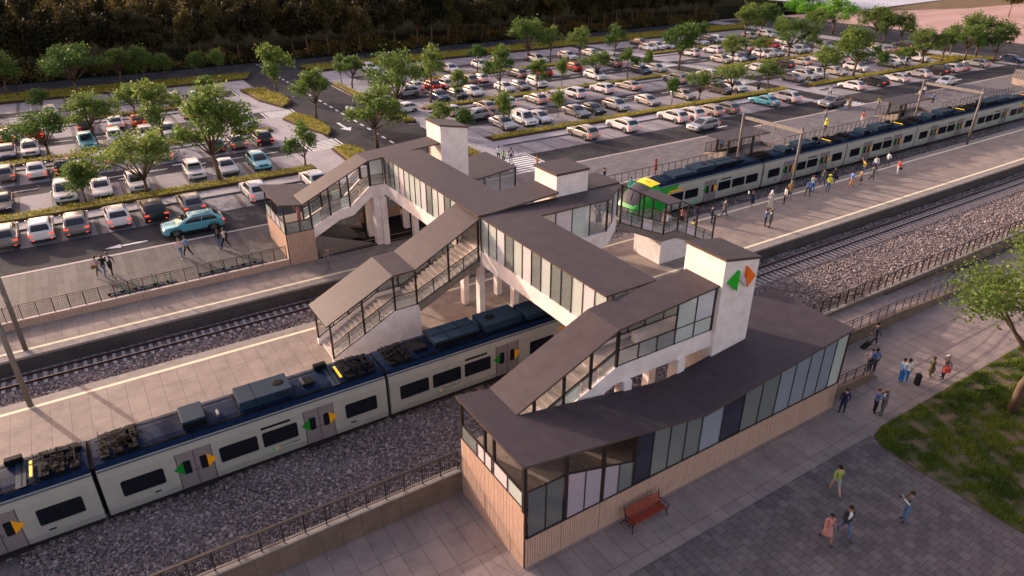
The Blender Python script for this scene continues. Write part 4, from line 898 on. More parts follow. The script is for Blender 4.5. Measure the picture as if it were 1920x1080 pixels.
def roof_kit(p, kit, rng, mir=1):
    def X(x): return x if mir > 0 else 14.1-x
    def bx(name, m, x0, x1, y0, y1, z0, z1, bev=0.04):
        a, b = sorted((X(x0),X(x1))); return MB().box(a,b,y0,y1,z0,z1).build(name, m, p, bevel=bev)
    for y in (-1.02, 1.05):
        g = MB()
        for k in range(3): g.tube([(0.6,y+0.05*k,3.28),(13.6,y+0.05*k,3.28)], 0.022, 6)
        g.build('conduit', M['t_bright'] if y > 0 else M['t_black'], p)
    for k in range(5): bx('roof_seam', M['t_black'], 1.5+2.5*k, 1.56+2.5*k, -1.0, 1.0, 3.30, 3.345, 0)
    if kit in ('A','B'):
        bx('roof_unit', M['t_unit'], 6.6, 9.3, -0.72, 0.85, 3.32, 3.80); bx('roof_unit_panel', M['t_black'], 7.4, 7.44, -0.73, 0.86, 3.5, 3.81, 0)
        o = MB().ell((X(8.75),0.1,3.80), (0.32,0.30,0.03), 16, 6).build('fan', M['t_black'], p)
        g = MB(); [g.box(X(8.4)-.0+0.12*i, X(8.4)+.04+0.12*i, -0.735, -0.70, 3.45, 3.68) for i in range(6)]; g.build('grille', M['t_arm'], p)
        bx('roof_unit', M['t_unit'], 3.9, 5.0, -0.75, 0.72, 3.32, 3.74); bx('roof_unit_panel', M['t_black'], 3.9, 5.0, -0.78, -0.70, 3.32, 3.62, 0)
        MB().tube([(X(5.6),-0.55,3.40),(X(5.6),-0.1,3.40)], 0.09, 10).build('cylinder', M['t_bright'], p)
        bx('roof_box', M['t_black'], 9.9, 10.5, -0.4, 0.25, 3.32, 3.5); g = MB(); [g.box(X(9.9)+0.05*i-.01, X(9.9)+0.05*i+.01, -0.4, 0.25, 3.5, 3.56) for i in range(3)]; g.build('fins', M['t_bright'], p)
        bx('roof_vent', M['t_black'], 10.9, 11.6, 0.75, 1.1, 3.3, 3.62); bx('roof_band', M['t_unit'], 11.3, 11.7, -1.1, 1.1, 3.30, 3.335, 0)
    if kit == 'C':
        bx('roof_unit', M['t_unit'], 6.6, 9.2, -0.78, 0.85, 3.32, 3.82); MB().ell((X(7.4),0.05,3.82), (0.34,0.32,0.03), 16, 6).build('fan', M['t_black'], p)
        bx('roof_unit', M['t_unit'], 3.2, 6.2, -0.8, 0.85, 3.62, 3.78, 0.03); bx('roof_frame', M['t_black'], 3.3, 6.1, -0.7, 0.75, 3.3, 3.62, 0)
        g = MB()
        for k in range(4): g.bar((X(3.2+1.0*k),-0.8,3.79), (X(3.2+1.0*k),0.85,3.79), 0.03)
        g.bar((X(3.2),0.0,3.79), (X(6.2),0.0,3.79), 0.03); g.build('roof_frame', M['t_arm'], p)
        bx('roof_unit', M['t_unit'], 9.6, 12.2, -0.85, 0.85, 3.32, 3.62); bx('roof_box', M['t_black'], 2.0, 2.9, -0.5, 0.7, 3.32, 3.52)
    # pantograph and insulators at the +x end (and at the -x end for A)
    def panto(xc, L):
        for k in range(3):
            u = xc+L*(.15+.3*k); MB().box(u-.2, u+.2, -.95, .95, 3.30, 3.40+.03*k).build('roof_box', M['t_black'], p)
        g = MB(); s = 1 if L > 0 else -1; a = abs(L)
        for y in (-0.35, 0.35):
            g.bar((xc,y,3.5), (xc+L*.55,y*.6,3.72), 0.05); g.bar((xc+L*.55,y*.6,3.72), (xc+L,y*.8,3.78), 0.04)
            g.bar((xc+L*.1,y,3.36), (xc+L*.1,y,3.55), 0.06); g.bar((xc+L*.7,y*1.2,3.36), (xc+L*.7,y*1.2,3.62), 0.05)
        for k in range(6):
            xx = xc+L*(0.12+0.16*k); g.bar((xx,-0.75+rng.uniform(0,.2),3.52+rng.uniform(0,.15)), (xx+rng.uniform(-.08,.08),0.75-rng.uniform(0,.2),3.56+rng.uniform(0,.15)), 0.035)
        for k in range(8):
            y = rng.uniform(-.7,.7); g.tube([(xc+L*rng.uniform(0,.3),y,3.45),(xc+L*rng.uniform(.35,.6),y+rng.uniform(-.2,.2),3.55),(xc+L*rng.uniform(.7,1),y+rng.uniform(-.3,.3),3.42)], 0.018, 5)
        g.build('pantograph', M['t_arm'], p)
        for k in range(5):
            q = MB(); x0 = xc+L*rng.uniform(.05,.9); y = rng.uniform(-.8,.8)
            for j in range(3): q.tube([(x0,y,3.36+.07*j),(x0,y,3.40+.07*j)], 0.06, 8)
            q.build('insulator', M['t_black'], p)
        for k in range(4): 
            x0 = xc+L*rng.uniform(.05,.9); y = rng.uniform(-.8,.6); MB().box(x0-.18,x0+.18,y,y+.3,3.30,3.46).build('roof_box', M['t_black'], p)
    if kit == 'A':
        panto(X(13.9), -2.0); panto(X(0.2), 2.0); bx('yellow_bar', M['t_yellow'], 11.85, 11.97, -0.7, 0.5, 3.4, 3.46, 0)
    else:
        panto(X(0.3), 1.6)
    if kit == 'B': panto(X(13.7), -1.6); bx('yellow_bar', M['t_yellow'], 11.85, 11.97, -0.7, 0.5, 3.4, 3.46, 0)
def carriage(layout, label, x, yc, mir=1, kit='A', seed=1, group='train carriages'):
    """local x 0..14.1 ; side facing -y detailed. mir=-1 mirrors the layout along x"""
    rng = random.Random(seed)
    p = thing('train_carriage', label, 'train carriage', (x, yc, 0), group=group, world=False)
    L = 14.1
    X = (lambda a: a) if mir > 0 else (lambda a: L-a)
    cab = layout == 'cab'
    full = SEC + [(-y,z) for y,z in SEC[::-1]]
    x1 = L if not cab else 14.6
    xs = (0.0, x1) if mir > 0 else (X(x1), L)
    side = loft_x([(xs[0], SEC), (xs[1], SEC)]); side2 = loft_x([(xs[0], [(-y,z) for y,z in SEC]), (xs[1], [(-y,z) for y,z in SEC])])
    side.add(side2.v, side2.f)
    side.add([(xs[0],-1.36,.36),(xs[1],-1.36,.36),(xs[1],1.36,.36),(xs[0],1.36,.36)], [(0,1,2,3)])
    for xe in xs: side.add([(xe,y,z) for y,z in full], [tuple(range(len(full)))])
    side.build('body', M['t_body'], p)
    r = loft_x([(xs[0], ROOF), (xs[1], ROOF)])
    for xe in xs: r.add([(xe,y,z) for y,z in ROOF], [tuple(range(len(ROOF)))])
    r.build('roof', M['t_roof'], p)
    g = MB(); g.box(xs[0],xs[1],-1.44,-1.40,2.97,3.04); g.build('gutter', M['t_bright'], p)
    MB().box(xs[0]+.1, xs[1]-.1, -1.25, 1.25, 0.08, 0.36).build('underframe', M['t_under'], p)
    for xb in (2.3, x1-2.3):
        g = MB(); xb = X(xb); g.box(xb-1.4, xb+1.4, -1.05, 1.05, -0.02, 0.3)
        for dx in (-.9, .9): g.tube([(xb+dx,-0.75,0.22),(xb+dx,0.75,0.22)], 0.36, 14)
        g.build('bogie', M['t_under'], p)
    def win(a, b): 
        a, b = sorted((X(a),X(b))); o = side_panel('window', p, M['t_glass'], rrect(a,b,1.2,2.12,0.10), 0.012)
        g = MB(); g.box(a+.05,b-.05,-YS-.022,-YS-.012,1.20,1.225); g.build('window_sill', M['t_door'], o); return o
    def door(a, b):
        a, b = sorted((X(a),X(b))); m = (a+b)/2
        for u, v, gcol, s in ((a,m-.012,'t_dgreen',-1),(m+.012,b,'t_orange',1)):
            d = side_panel('door', p, M['t_door'], [(u,.44),(v,.44),(v,2.58),(u,2.58)], 0.010)
            wx0, wx1 = (u+.22, v-.20) if s < 0 else (u+.20, v-.22)
            side_panel('door_window', d, M['t_glass'], rrect(wx0,wx1,1.27,2.06,0.07), 0.018)
            if s < 0: tri = [(u-.20,1.67),(wx0+.02,2.06),(wx0+.02,1.28)]
            else: tri = [(v+.20,1.67),(wx1-.02,1.28),(wx1-.02,2.06)]
            side_panel('door_arrow', d, M[gcol], tri, 0.024)
            MB().box(*( (v-.09,v-.05) if s < 0 else (u+.05,u+.09)), -YS-.03,-YS-.01,1.35,1.42).build('door_button', M['t_black'], d)
        for u in (a-.02, m, b+.02): MB().box(u-.012,u+.012,-YS-.016,-YS,0.4,2.6).build('door_seal', M['t_black'], p)
        MB().box(a,b,-YS-.16,-YS+.1,0.22,0.36).build('door_step', M['t_under'], p)
    def slot(a, b, z0=2.32, z1=2.45): a, b = sorted((X(a),X(b))); MB().box(a,b,-YS-.012,-YS+.02,z0,z1).build('destination_panel', M['t_black'], p)
    def logo(a):
        a = a if mir > 0 else L-a-1.35
        for nm, m, pts in (('emblem','txt_green',[(a,.90),(a+.13,1.03),(a+.13,.76)]),('emblem','signwhite',[(a+.13,1.02),(a+.23,.92),(a+.23,.78),(a+.13,.88)]),('emblem','t_orange',[(a+.23,1.05),(a+.36,.90),(a+.23,.76)])):
            side_panel(nm, p, M[m], pts, 0.012)
        for me, dz, w in ((TX1,.90,0.70),(TX2,.70,0.70)):
            o = link('lettering', me, p); o.matrix_parent_inverse = Matrix.Identity(4); o.location = (a+.42,-YS-.012,dz+.02); o.rotation_euler = (PI/2,0,0); o.scale = (w,w,1)
    if layout == 'mid':
        for w_ in ((.75,2.6),(5.15,7.0),(7.25,9.05),(11.68,13.48)): win(*w_)
        for d_ in ((3.22,4.8),(9.46,11.0)): door(*d_)
        slot(7.25,8.75); logo(7.62); slot(2.0,2.28,.82,.9); slot(11.9,12.2,.82,.9)
    else:
        for w_ in ((.6,2.4),(2.65,4.5),(4.75,6.55),(9.4,11.2),(11.45,13.25)): win(*w_)
        door(6.95,8.5); slot(4.8,6.3); logo(2.9)
        # green swoosh, orange flash
        pt = lambda q: [(X(u),v) for u, v in q]
        side_panel('green_flash', p, M['t_green'], pt([(12.1,2.97),(14.6,2.97),(14.6,0.42),(14.3,0.42),(13.6,1.0),(13.35,1.15),(13.35,2.18),(12.55,2.30)]), 0.006)
        side_panel('orange_flash', p, M['t_orange'], pt([(11.6,2.50),(13.3,2.50),(13.95,1.9),(13.95,1.55),(13.2,2.30),(11.6,2.30)]), 0.014)
        MB().box(*sorted((X(9.6),X(9.95))), -YS-.01,-YS+.02,0.6,0.98).build('door_sign', mat('turquoise_sign',(0.03,0.5,0.3),.5) if 'turq' not in M else M['turq'], p)
        # nose
        secs = []
        for xx, zt, w, zb in ((14.6,3.32,1.0,.36),(15.5,3.16,.99,.36),(16.3,2.62,.97,.36),(17.0,1.98,.93,.36),(17.5,1.42,.89,.38),(17.78,0.92,.85,.42),(17.7,.5,.82,.45)):
            pr = []
            for y, z in SEC + ROOF[1:] + [(-a,b) for a,b in SEC[::-1]][1:]:
                zz = zb + (z-.36)*(zt-zb)/(3.32-.36); pr.append((y*w, zz))
            secs.append((X(xx), pr))
        n = loft_x(secs); pr = secs[-1][1]; n.add([(secs[-1][0],y,z) for y,z in pr], [tuple(range(len(pr)))])
        no = n.build('nose', M['t_green'], p, smooth=True)
        def on(xa, ya, za): return (X(xa), ya, za)
        def shell(name, m, rows, y0, y1):
            g = MB(); vs = []; N = 7
            for xx, zz, w in rows:
                for k in range(N):
                    v = -1 + 2*k/(N-1); vs.append(on(xx - 0.10*v*v, v*w, zz - 0.10*v*v))
            g.add(vs, [(i*N+k, i*N+k+1, (i+1)*N+k+1, (i+1)*N+k) for i in range(len(rows)-1) for k in range(N-1)]); return g.build(name, m, p, smooth=True)
        shell('windscreen', M['t_cab'], [(15.58,3.19,1.0),(16.34,2.70,1.14),(17.06,2.05,1.16),(17.42,1.62,1.08)], 0, 0)
        shell('yellow_brow', M['t_yellow'], [(14.45,3.43,1.12),(15.0,3.37,1.10),(15.55,3.24,1.04)], 0, 0)
        MB().box(*sorted((X(14.75),X(15.15))), -.25,.25,3.30,3.39).build('destination_panel', M['t_orange'], p)
        for s in (-1,1): MB().ell(on(17.70,s*.92,1.12), (.05,.10,.07), 10, 6).build('headlamp', M['lamp'], p)
        MB().tube([on(16.5,.2,2.60), on(17.2,-.25,1.92)], 0.02, 5).build('wiper', M['t_black'], p)
        MB().box(*sorted((X(17.6),X(17.9))), -.2,.2,.5,.72).build('coupler', M['t_black'], p)
    roof_kit(p, kit, rng, mir)
    if not (cab and mir < 0) : MB().box(X(0)-(.2 if mir > 0 else 0), X(0)+(0 if mir > 0 else .2), -1.15,1.15,0.4,3.15).build('gangway', M['t_black'], p)
    if cab and mir < 0: MB().box(L, L+.2, -1.15,1.15,0.4,3.15).build('gangway', M['t_black'], p)
    return p
M['turq'] = mat('turquoise_sign', (0.03,0.5,0.3), .5)
G1 = 'carriages of the near train'; G2 = 'carriages of the far train'
carriage('mid', 'grey carriage of the near train cut off by the left frame edge', -17.5, 31.75, 1, 'A', 3, G1)
carriage('mid', 'whole grey carriage of the near train with two double doors', -3.2, 31.75, 1, 'A', 5, G1)
carriage('cab', 'grey carriage of the near train passing under the footbridge', 11.1, 31.75, 1, 'C', 7, G1)
carriage('cab', 'front carriage of the far train with bright green nose and yellow brow', 46.0, 46.85, -1, 'C', 9, G2)
carriage('mid', 'second carriage of the far train, directly behind the green nosed one', 60.4, 46.85, 1, 'B', 11, G2)
carriage('mid', 'third carriage of the far train, behind the people on the island platform', 74.7, 46.85, 1, 'B', 13, G2)
carriage('mid', 'fourth carriage of the far train, beside the further shelter', 89.0, 46.85, 1, 'B', 15, G2)
carriage('cab', 'last carriage of the far train with green end at the right edge of the photo', 103.3, 46.85, 1, 'C', 17, G2)
CARS = [
(-7.78, 107.21, 1, 'grey', 'sedan', 'the only grey saloon in fifth row, left car park, rear towards us'),
(-4.76, 106.54, 1, 'red', 'hatch', 'leftmost red hatchback in fifth row, left car park'),
(0.78, 107.78, 1, 'black', 'hatch', 'the only black hatchback in fifth row, left car park, rear towards us'),
(4.43, 107.09, 1, 'white', 'sedan', 'the only white saloon in fifth row, left car park, rear towards us'),
(7.12, 106.97, 1, 'red', 'hatch', 'second red hatchback from left in fifth row, left car park'),
(13.84, 107.66, 1, 'white', 'suv', 'the only white estate SUV in fifth row, left car park, rear towards us'),
(17.18, 106.92, 1, 'red', 'hatch', 'rightmost red hatchback in fifth row, left car park'),
(-7.72, 98.14, -1, 'navy', 'hatch', 'the only navy hatchback in fourth row, left car park, nose towards us'),
(-5.37, 98.08, -1, 'silver', 'suv', 'leftmost silver estate SUV in fourth row, left car park'),
(0.51, 98.1, -1, 'teal', 'suv', 'the only teal estate SUV in fourth row, left car park, nose towards us'),
(3.65, 98.31, -1, 'white', 'jeep', 'the only white boxy off-roader in fourth row, left car park, nose towards us'),
(7.18, 98.15, -1, 'silver', 'suv', 'second silver estate SUV from left in fourth row, left car park'),
(9.69, 98.03, -1, 'silver', 'suv', 'third silver estate SUV from left in fourth row, left car park'),
(19.53, 98.13, -1, 'silver', 'suv', 'rightmost silver estate SUV in fourth row, left car park'),
(-2.8, 118.31, -1, 'white', 'hatch', 'the only white hatchback in sixth row, left car park, nose towards us'),
(0.68, 117.95, -1, 'silver', 'hatch', 'the only silver hatchback in sixth row, left car park, nose towards us'),
(13.39, 117.45, -1, 'silver', 'suv', 'the only silver estate SUV in sixth row, left car park, nose towards us'),
(16.69, 117.8, -1, 'teal', 'hatch', 'the only teal hatchback in sixth row, left car park, nose towards us'),
(-7.76, 88.85, 1, 'grey', 'suv', 'leftmost grey estate SUV in third row, left car park'),
(-4.9, 88.75, 1, 'white', 'sedan', 'leftmost white saloon in third row, left car park'),
(-2.36, 88.58, 1, 'black', 'suv', 'leftmost black estate SUV in third row, left car park'),
(1.07, 88.89, 1, 'white', 'suv', 'the only white estate SUV in third row, left car park, rear towards us'),
(7.66, 88.74, 1, 'white', 'sedan', 'rightmost white saloon in third row, left car park'),
(13.46, 88.47, 1, 'green', 'hatch', 'the only green hatchback in third row, left car park, rear towards us'),
(15.95, 88.5, 1, 'grey', 'suv', 'rightmost grey estate SUV in third row, left car park'),
(19.04, 88.52, 1, 'black', 'suv', 'rightmost black estate SUV in third row, left car park'),
(-7.91, 78.38, -1, 'black', 'sedan', 'the only black saloon in second row, left car park, nose towards us'),
(-2.6, 78.37, -1, 'silver', 'suv', 'leftmost silver estate SUV in second row, left car park'),
(0.52, 78.4, -1, 'white', 'sedan', 'the only white saloon in second row, left car park, nose towards us'),
(3.75, 78.02, -1, 'silver', 'suv', 'rightmost silver estate SUV in second row, left car park'),
(9.44, 78.79, -1, 'white', 'jeep', 'the only white boxy off-roader in second row, left car park, nose towards us'),
(12.73, 78.85, -1, 'silver', 'sedan', 'the only silver saloon in second row, left car park, nose towards us'),
(16.17, 78.58, -1, 'teal', 'suv', 'the only teal estate SUV in second row, left car park, nose towards us'),
(-7.53, 68.8, 1, 'grey', 'suv', 'leftmost grey estate SUV in front row, left car park'),
(-4.85, 68.89, 1, 'white', 'suv', 'leftmost white estate SUV in front row, left car park'),
(-2.2, 68.76, 1, 'grey', 'suv', 'second grey estate SUV from left in front row, left car park'),
(1.01, 68.9, 1, 'white', 'suv', 'second white estate SUV from left in front row, left car park'),
(3.99, 68.8, 1, 'black', 'suv', 'the only black estate SUV in front row, left car park, rear towards us'),
(7.29, 68.83, 1, 'grey', 'suv', 'rightmost grey estate SUV in front row, left car park'),
(13.33, 68.86, 1, 'white', 'suv', 'third white estate SUV from left in front row, left car park'),
(19.43, 69.23, 1, 'white', 'suv', 'rightmost white estate SUV in front row, left car park'),
(45.88, 89.09, 1, 'white', 'hatch', 'leftmost white hatchback in third row, middle car park'),
(51.55, 88.96, 1, 'beige', 'hatch', 'leftmost beige hatchback in third row, middle car park'),
(55.5, 89.42, 1, 'white', 'hatch', 'rightmost white hatchback in third row, middle car park'),
(60.51, 88.77, 1, 'beige', 'hatch', 'rightmost beige hatchback in third row, middle car park'),
(64.07, 89.1, 1, 'white', 'sedan', 'the only white saloon in third row, middle car park, rear towards us'),
(67.75, 88.77, 1, 'white', 'suv', 'leftmost white estate SUV in third row, middle car park'),
(73.74, 88.99, 1, 'white', 'suv', 'rightmost white estate SUV in third row, middle car park'),
(79.21, 88.85, 1, 'beige', 'sedan', 'the only beige saloon in third row, middle car park, rear towards us'),
(89.64, 88.64, 1, 'silver', 'suv', 'the only silver estate SUV in third row, middle car park, rear towards us'),
(48.45, 78.68, -1, 'silver', 'sedan', 'the only silver saloon in second row, middle car park, nose towards us'),
(51.78, 78.67, -1, 'white', 'van', 'the only white small van in second row, middle car park, nose towards us'),
(54.35, 78.73, -1, 'white', 'hatch', 'the only white hatchback in second row, middle car park, nose towards us'),
(60.7, 78.76, -1, 'grey', 'sedan', 'the only grey saloon in second row, middle car park, nose towards us'),
(63.65, 78.66, -1, 'black', 'hatch', 'the only black hatchback in second row, middle car park, nose towards us'),
(67.97, 78.55, -1, 'silver', 'suv', 'the only silver estate SUV in second row, middle car park, nose towards us'),
(74.2, 78.65, -1, 'beige', 'hatch', 'leftmost beige hatchback in second row, middle car park'),
(81.67, 78.73, -1, 'beige', 'hatch', 'rightmost beige hatchback in second row, middle car park'),
(89.81, 78.62, -1, 'brown', 'hatch', 'the only brown hatchback in second row, middle car park, nose towards us'),
(93.04, 78.61, -1, 'white', 'suv', 'the only white estate SUV in second row, middle car park, nose towards us'),
(48.97, 98.45, -1, 'navy', 'hatch', 'leftmost navy hatchback in fourth row, middle car park'),
(52.12, 98.41, -1, 'black', 'hatch', 'the only black hatchback in fourth row, middle car park, nose towards us'),
(54.92, 98.46, -1, 'white', 'hatch', 'leftmost white hatchback in fourth row, middle car park'),
(60.96, 98.53, -1, 'white', 'hatch', 'rightmost white hatchback in fourth row, middle car park'),
(63.9, 98.42, -1, 'grey', 'hatch', 'the only grey hatchback in fourth row, middle car park, nose towards us'),
(67.41, 98.57, -1, 'white', 'jeep', 'the only white boxy off-roader in fourth row, middle car park, nose towards us'),
(79.78, 98.42, -1, 'white', 'suv', 'the only white estate SUV in fourth row, middle car park, nose towards us'),
(90.42, 98.22, -1, 'navy', 'hatch', 'rightmost navy hatchback in fourth row, middle car park'),
(94.05, 98.09, -1, 'silver', 'hatch', 'the only silver hatchback in fourth row, middle car park, nose towards us'),
(48.89, 107.59, 1, 'white', 'hatch', 'leftmost white hatchback in fifth row, middle car park'),
(51.5, 106.65, 1, 'red', 'hatch', 'leftmost red hatchback in fifth row, middle car park'),
(53.85, 106.42, 1, 'beige', 'suv', 'the only beige estate SUV in fifth row, middle car park, rear towards us'),
(56.2, 108.1, -1, 'white', 'hatch', 'second white hatchback from left in fifth row, middle car park'),
(58.93, 107.27, 1, 'grey', 'suv', 'leftmost grey estate SUV in fifth row, middle car park'),
(61.52, 107.49, 1, 'white', 'hatch', 'rightmost white hatchback in fifth row, middle car park'),
(69.05, 107.49, 1, 'grey', 'suv', 'second grey estate SUV from left in fifth row, middle car park'),
(74.13, 106.58, 1, 'red', 'hatch', 'rightmost red hatchback in fifth row, middle car park'),
(81.46, 107.43, 1, 'red', 'suv', 'the only red estate SUV in fifth row, middle car park, rear towards us'),
(90.71, 107.07, 1, 'grey', 'suv', 'rightmost grey estate SUV in fifth row, middle car park'),
(49.11, 117.27, -1, 'white', 'hatch', 'leftmost white hatchback in sixth row, middle car park'),
(55.59, 118.39, -1, 'white', 'suv', 'leftmost white estate SUV in sixth row, middle car park'),
(61.06, 117.85, -1, 'white', 'suv', 'second white estate SUV from left in sixth row, middle car park'),
(67.75, 118.24, -1, 'white', 'suv', 'third white estate SUV from left in sixth row, middle car park'),
(72.19, 118.75, -1, 'white', 'suv', 'fourth white estate SUV from left in sixth row, middle car park'),
(80.74, 118.15, -1, 'white', 'suv', 'fifth white estate SUV from left in sixth row, middle car park'),
(88.08, 117.87, -1, 'white', 'suv', 'rightmost white estate SUV in sixth row, middle car park'),
(94.58, 118.13, -1, 'white', 'hatch', 'rightmost white hatchback in sixth row, middle car park'),
(48.56, 126.17, -1, 'white', 'suv', 'the only white estate SUV in back row, middle car park, nose towards us'),
(113.42, 125.28, 1, 'grey', 'suv', 'the only grey estate SUV in back row, right car park, rear towards us'),
(109.86, 117.77, -1, 'white', 'hatch', 'the only white hatchback in sixth row, right car park, nose towards us'),
(112.41, 117.85, -1, 'white', 'suv', 'leftmost white estate SUV in sixth row, right car park'),
(115.14, 116.92, -1, 'silver', 'hatch', 'leftmost silver hatchback in sixth row, right car park'),
(125.34, 117.66, -1, 'silver', 'suv', 'the only silver estate SUV in sixth row, right car park, nose towards us'),
(129.32, 117.83, -1, 'black', 'suv', 'the only black estate SUV in sixth row, right car park, nose towards us'),
(131.79, 118.01, -1, 'white', 'suv', 'second white estate SUV from left in sixth row, right car park'),
(143.37, 118.47, -1, 'silver', 'hatch', 'rightmost silver hatchback in sixth row, right car park'),
(148.43, 117.74, -1, 'white', 'suv', 'rightmost white estate SUV in sixth row, right car park'),
(54.45, 69.0, 1, 'beige', 'suv', 'leftmost beige estate SUV in front row, middle car park'),
(61.09, 69.1, 1, 'white', 'suv', 'leftmost white estate SUV in front row, middle car park'),
(70.12, 69.06, 1, 'white', 'suv', 'second white estate SUV from left in front row, middle car park'),
(73.26, 69.01, 1, 'white', 'suv', 'third white estate SUV from left in front row, middle car park'),
(77.24, 69.07, 1, 'beige', 'suv', 'rightmost beige estate SUV in front row, middle car park'),
(80.34, 68.93, 1, 'grey', 'suv', 'the only grey estate SUV in front row, middle car park, rear towards us'),
(88.9, 68.94, 1, 'teal', 'sedan', 'the only teal saloon in front row, middle car park, rear towards us'),
(93.42, 68.86, 1, 'white', 'suv', 'rightmost white estate SUV in front row, middle car park'),
(112.13, 107.41, 1, 'white', 'suv', 'leftmost white estate SUV in fifth row, right car park'),
(118.88, 107.4, 1, 'white', 'suv', 'rightmost white estate SUV in fifth row, right car park'),
(127.49, 106.41, 1, 'beige', 'suv', 'the only beige estate SUV in fifth row, right car park, rear towards us'),
(136.08, 106.43, 1, 'red', 'hatch', 'the only red hatchback in fifth row, right car park, rear towards us'),
(142.17, 107.1, -1, 'white', 'hatch', 'leftmost white hatchback in fifth row, right car park'),
(147.64, 107.31, -1, 'white', 'hatch', 'rightmost white hatchback in fifth row, right car park'),
(111.7, 98.35, -1, 'beige', 'hatch', 'the only beige hatchback in fourth row, right car park, nose towards us'),
(115.66, 98.0, -1, 'white', 'hatch', 'the only white hatchback in fourth row, right car park, nose towards us'),
(118.47, 98.19, -1, 'navy', 'hatch', 'the only navy hatchback in fourth row, right car park, nose towards us'),
(123.67, 98.15, -1, 'white', 'suv', 'the only white estate SUV in fourth row, right car park, nose towards us'),
(127.04, 98.26, -1, 'silver', 'hatch', 'leftmost silver hatchback in fourth row, right car park'),
(133.63, 98.28, -1, 'silver', 'suv', 'leftmost silver estate SUV in fourth row, right car park'),
(136.0, 98.06, -1, 'silver', 'suv', 'rightmost silver estate SUV in fourth row, right car park'),
(144.23, 98.45, -1, 'silver', 'hatch', 'rightmost silver hatchback in fourth row, right car park'),
(98.01, 89.05, 1, 'white', 'hatch', 'leftmost white hatchback in third row, right car park'),
(110.49, 88.97, 1, 'white', 'hatch', 'second white hatchback from left in third row, right car park'),
(118.07, 88.49, 1, 'brown', 'hatch', 'the only brown hatchback in third row, right car park, rear towards us'),
(123.22, 88.59, 1, 'beige', 'sedan', 'the only beige saloon in third row, right car park, rear towards us'),
(129.16, 89.11, 1, 'white', 'hatch', 'third white hatchback from left in third row, right car park'),
(136.01, 88.96, 1, 'white', 'hatch', 'rightmost white hatchback in third row, right car park'),
(144.56, 89.09, -1, 'silver', 'hatch', 'the only silver hatchback in third row, right car park, nose towards us'),
(148.49, 88.82, 1, 'white', 'suv', 'the only white estate SUV in third row, right car park, rear towards us'),
(152.19, 88.61, 1, 'grey', 'hatch', 'the only grey hatchback in third row, right car park, rear towards us'),
(160.0, 89.77, 1, 'black', 'suv', 'the only black estate SUV in third row, right car park, rear towards us'),
(107.93, 78.55, -1, 'grey', 'hatch', 'the only grey hatchback in second row, right car park, nose towards us'),
(111.44, 78.6, -1, 'silver', 'suv', 'the only silver estate SUV in second row, right car park, nose towards us'),
(114.19, 78.62, -1, 'white', 'jeep', 'leftmost white boxy off-roader in second row, right car park'),
(119.5, 78.53, -1, 'beige', 'sedan', 'the only beige saloon in second row, right car park, nose towards us'),
(126.02, 78.44, -1, 'white', 'suv', 'leftmost white estate SUV in second row, right car park'),
(135.77, 78.18, -1, 'silver', 'hatch', 'the only silver hatchback in second row, right car park, nose towards us'),
(139.68, 78.83, -1, 'white', 'suv', 'rightmost white estate SUV in second row, right car park'),
(146.07, 78.2, -1, 'white', 'jeep', 'rightmost white boxy off-roader in second row, right car park'),
(110.39, 68.83, 1, 'white', 'hatch', 'leftmost white hatchback in front row, right car park'),
(116.54, 68.77, 1, 'black', 'suv', 'leftmost black estate SUV in front row, right car park'),
(123.14, 68.88, 1, 'white', 'hatch', 'second white hatchback from left in front row, right car park'),
(130.3, 68.96, 1, 'white', 'hatch', 'third white hatchback from left in front row, right car park'),
(135.68, 68.86, 1, 'black', 'suv', 'rightmost black estate SUV in front row, right car park'),
(139.95, 68.82, 1, 'white', 'hatch', 'rightmost white hatchback in front row, right car park'),
(142.92, 68.85, 1, 'grey', 'hatch', 'the only grey hatchback in front row, right car park, rear towards us'),
(149.76, 68.78, 1, 'silver', 'suv', 'the only silver estate SUV in front row, right car park, rear towards us'),
]
# ------------------------------------------------------------------ cars
PAINT = {'white':(0.62,0.59,0.585),'silver':(0.34,0.335,0.345),'grey':(0.20,0.185,0.185),'black':(0.018,0.018,0.022),'navy':(0.02,0.035,0.085),'teal':(0.10,0.36,0.44),
         'red':(0.30,0.025,0.02),'green':(0.025,0.10,0.03),'brown':(0.085,0.06,0.06),'beige':(0.42,0.36,0.32)}
for k, c in PAINT.items(): M['p_'+k] = mat('car_paint_'+k, c, 0.32, metal=0.25 if k in ('silver','grey','beige','teal') else 0.0, coat=0.6)
M['c_glass'] = mat('car_glass', (0.012,0.014,0.018), 0.06, spec=0.7)
M['c_trim'] = mat('car_trim', (0.02,0.02,0.022), 0.55)
M['tyre'] = mat('tyre_rubber', (0.014,0.014,0.014), 0.85)
M['rim'] = mat('wheel_rim', (0.32,0.31,0.31), 0.3, metal=0.8)
M['tail'] = mat('tail_lamp', (0.55,0.03,0.015), 0.25, emit=(1.0,0.07,0.03), estr=0.7)
M['head'] = mat('head_lamp', (0.75,0.76,0.78), 0.1, spec=0.8)
M['plate'] = mat('number_plate', (0.62,0.62,0.60), 0.5)
SPEC = dict(hatch=(4.25,1.80,.94,.80,1.44,(1.10,.14,-1.25,-2.0)), sedan=(4.6,1.82,.92,.76,1.42,(.95,.20,-1.05,-1.75)), suv=(4.62,1.88,1.05,.96,1.63,(1.22,.22,-1.58,-2.20)),
            jeep=(4.2,1.84,1.08,1.0,1.72,(.85,.55,-1.80,-1.98)), van=(4.3,1.84,1.05,.92,1.82,(1.15,.60,-1.98,-2.08)))
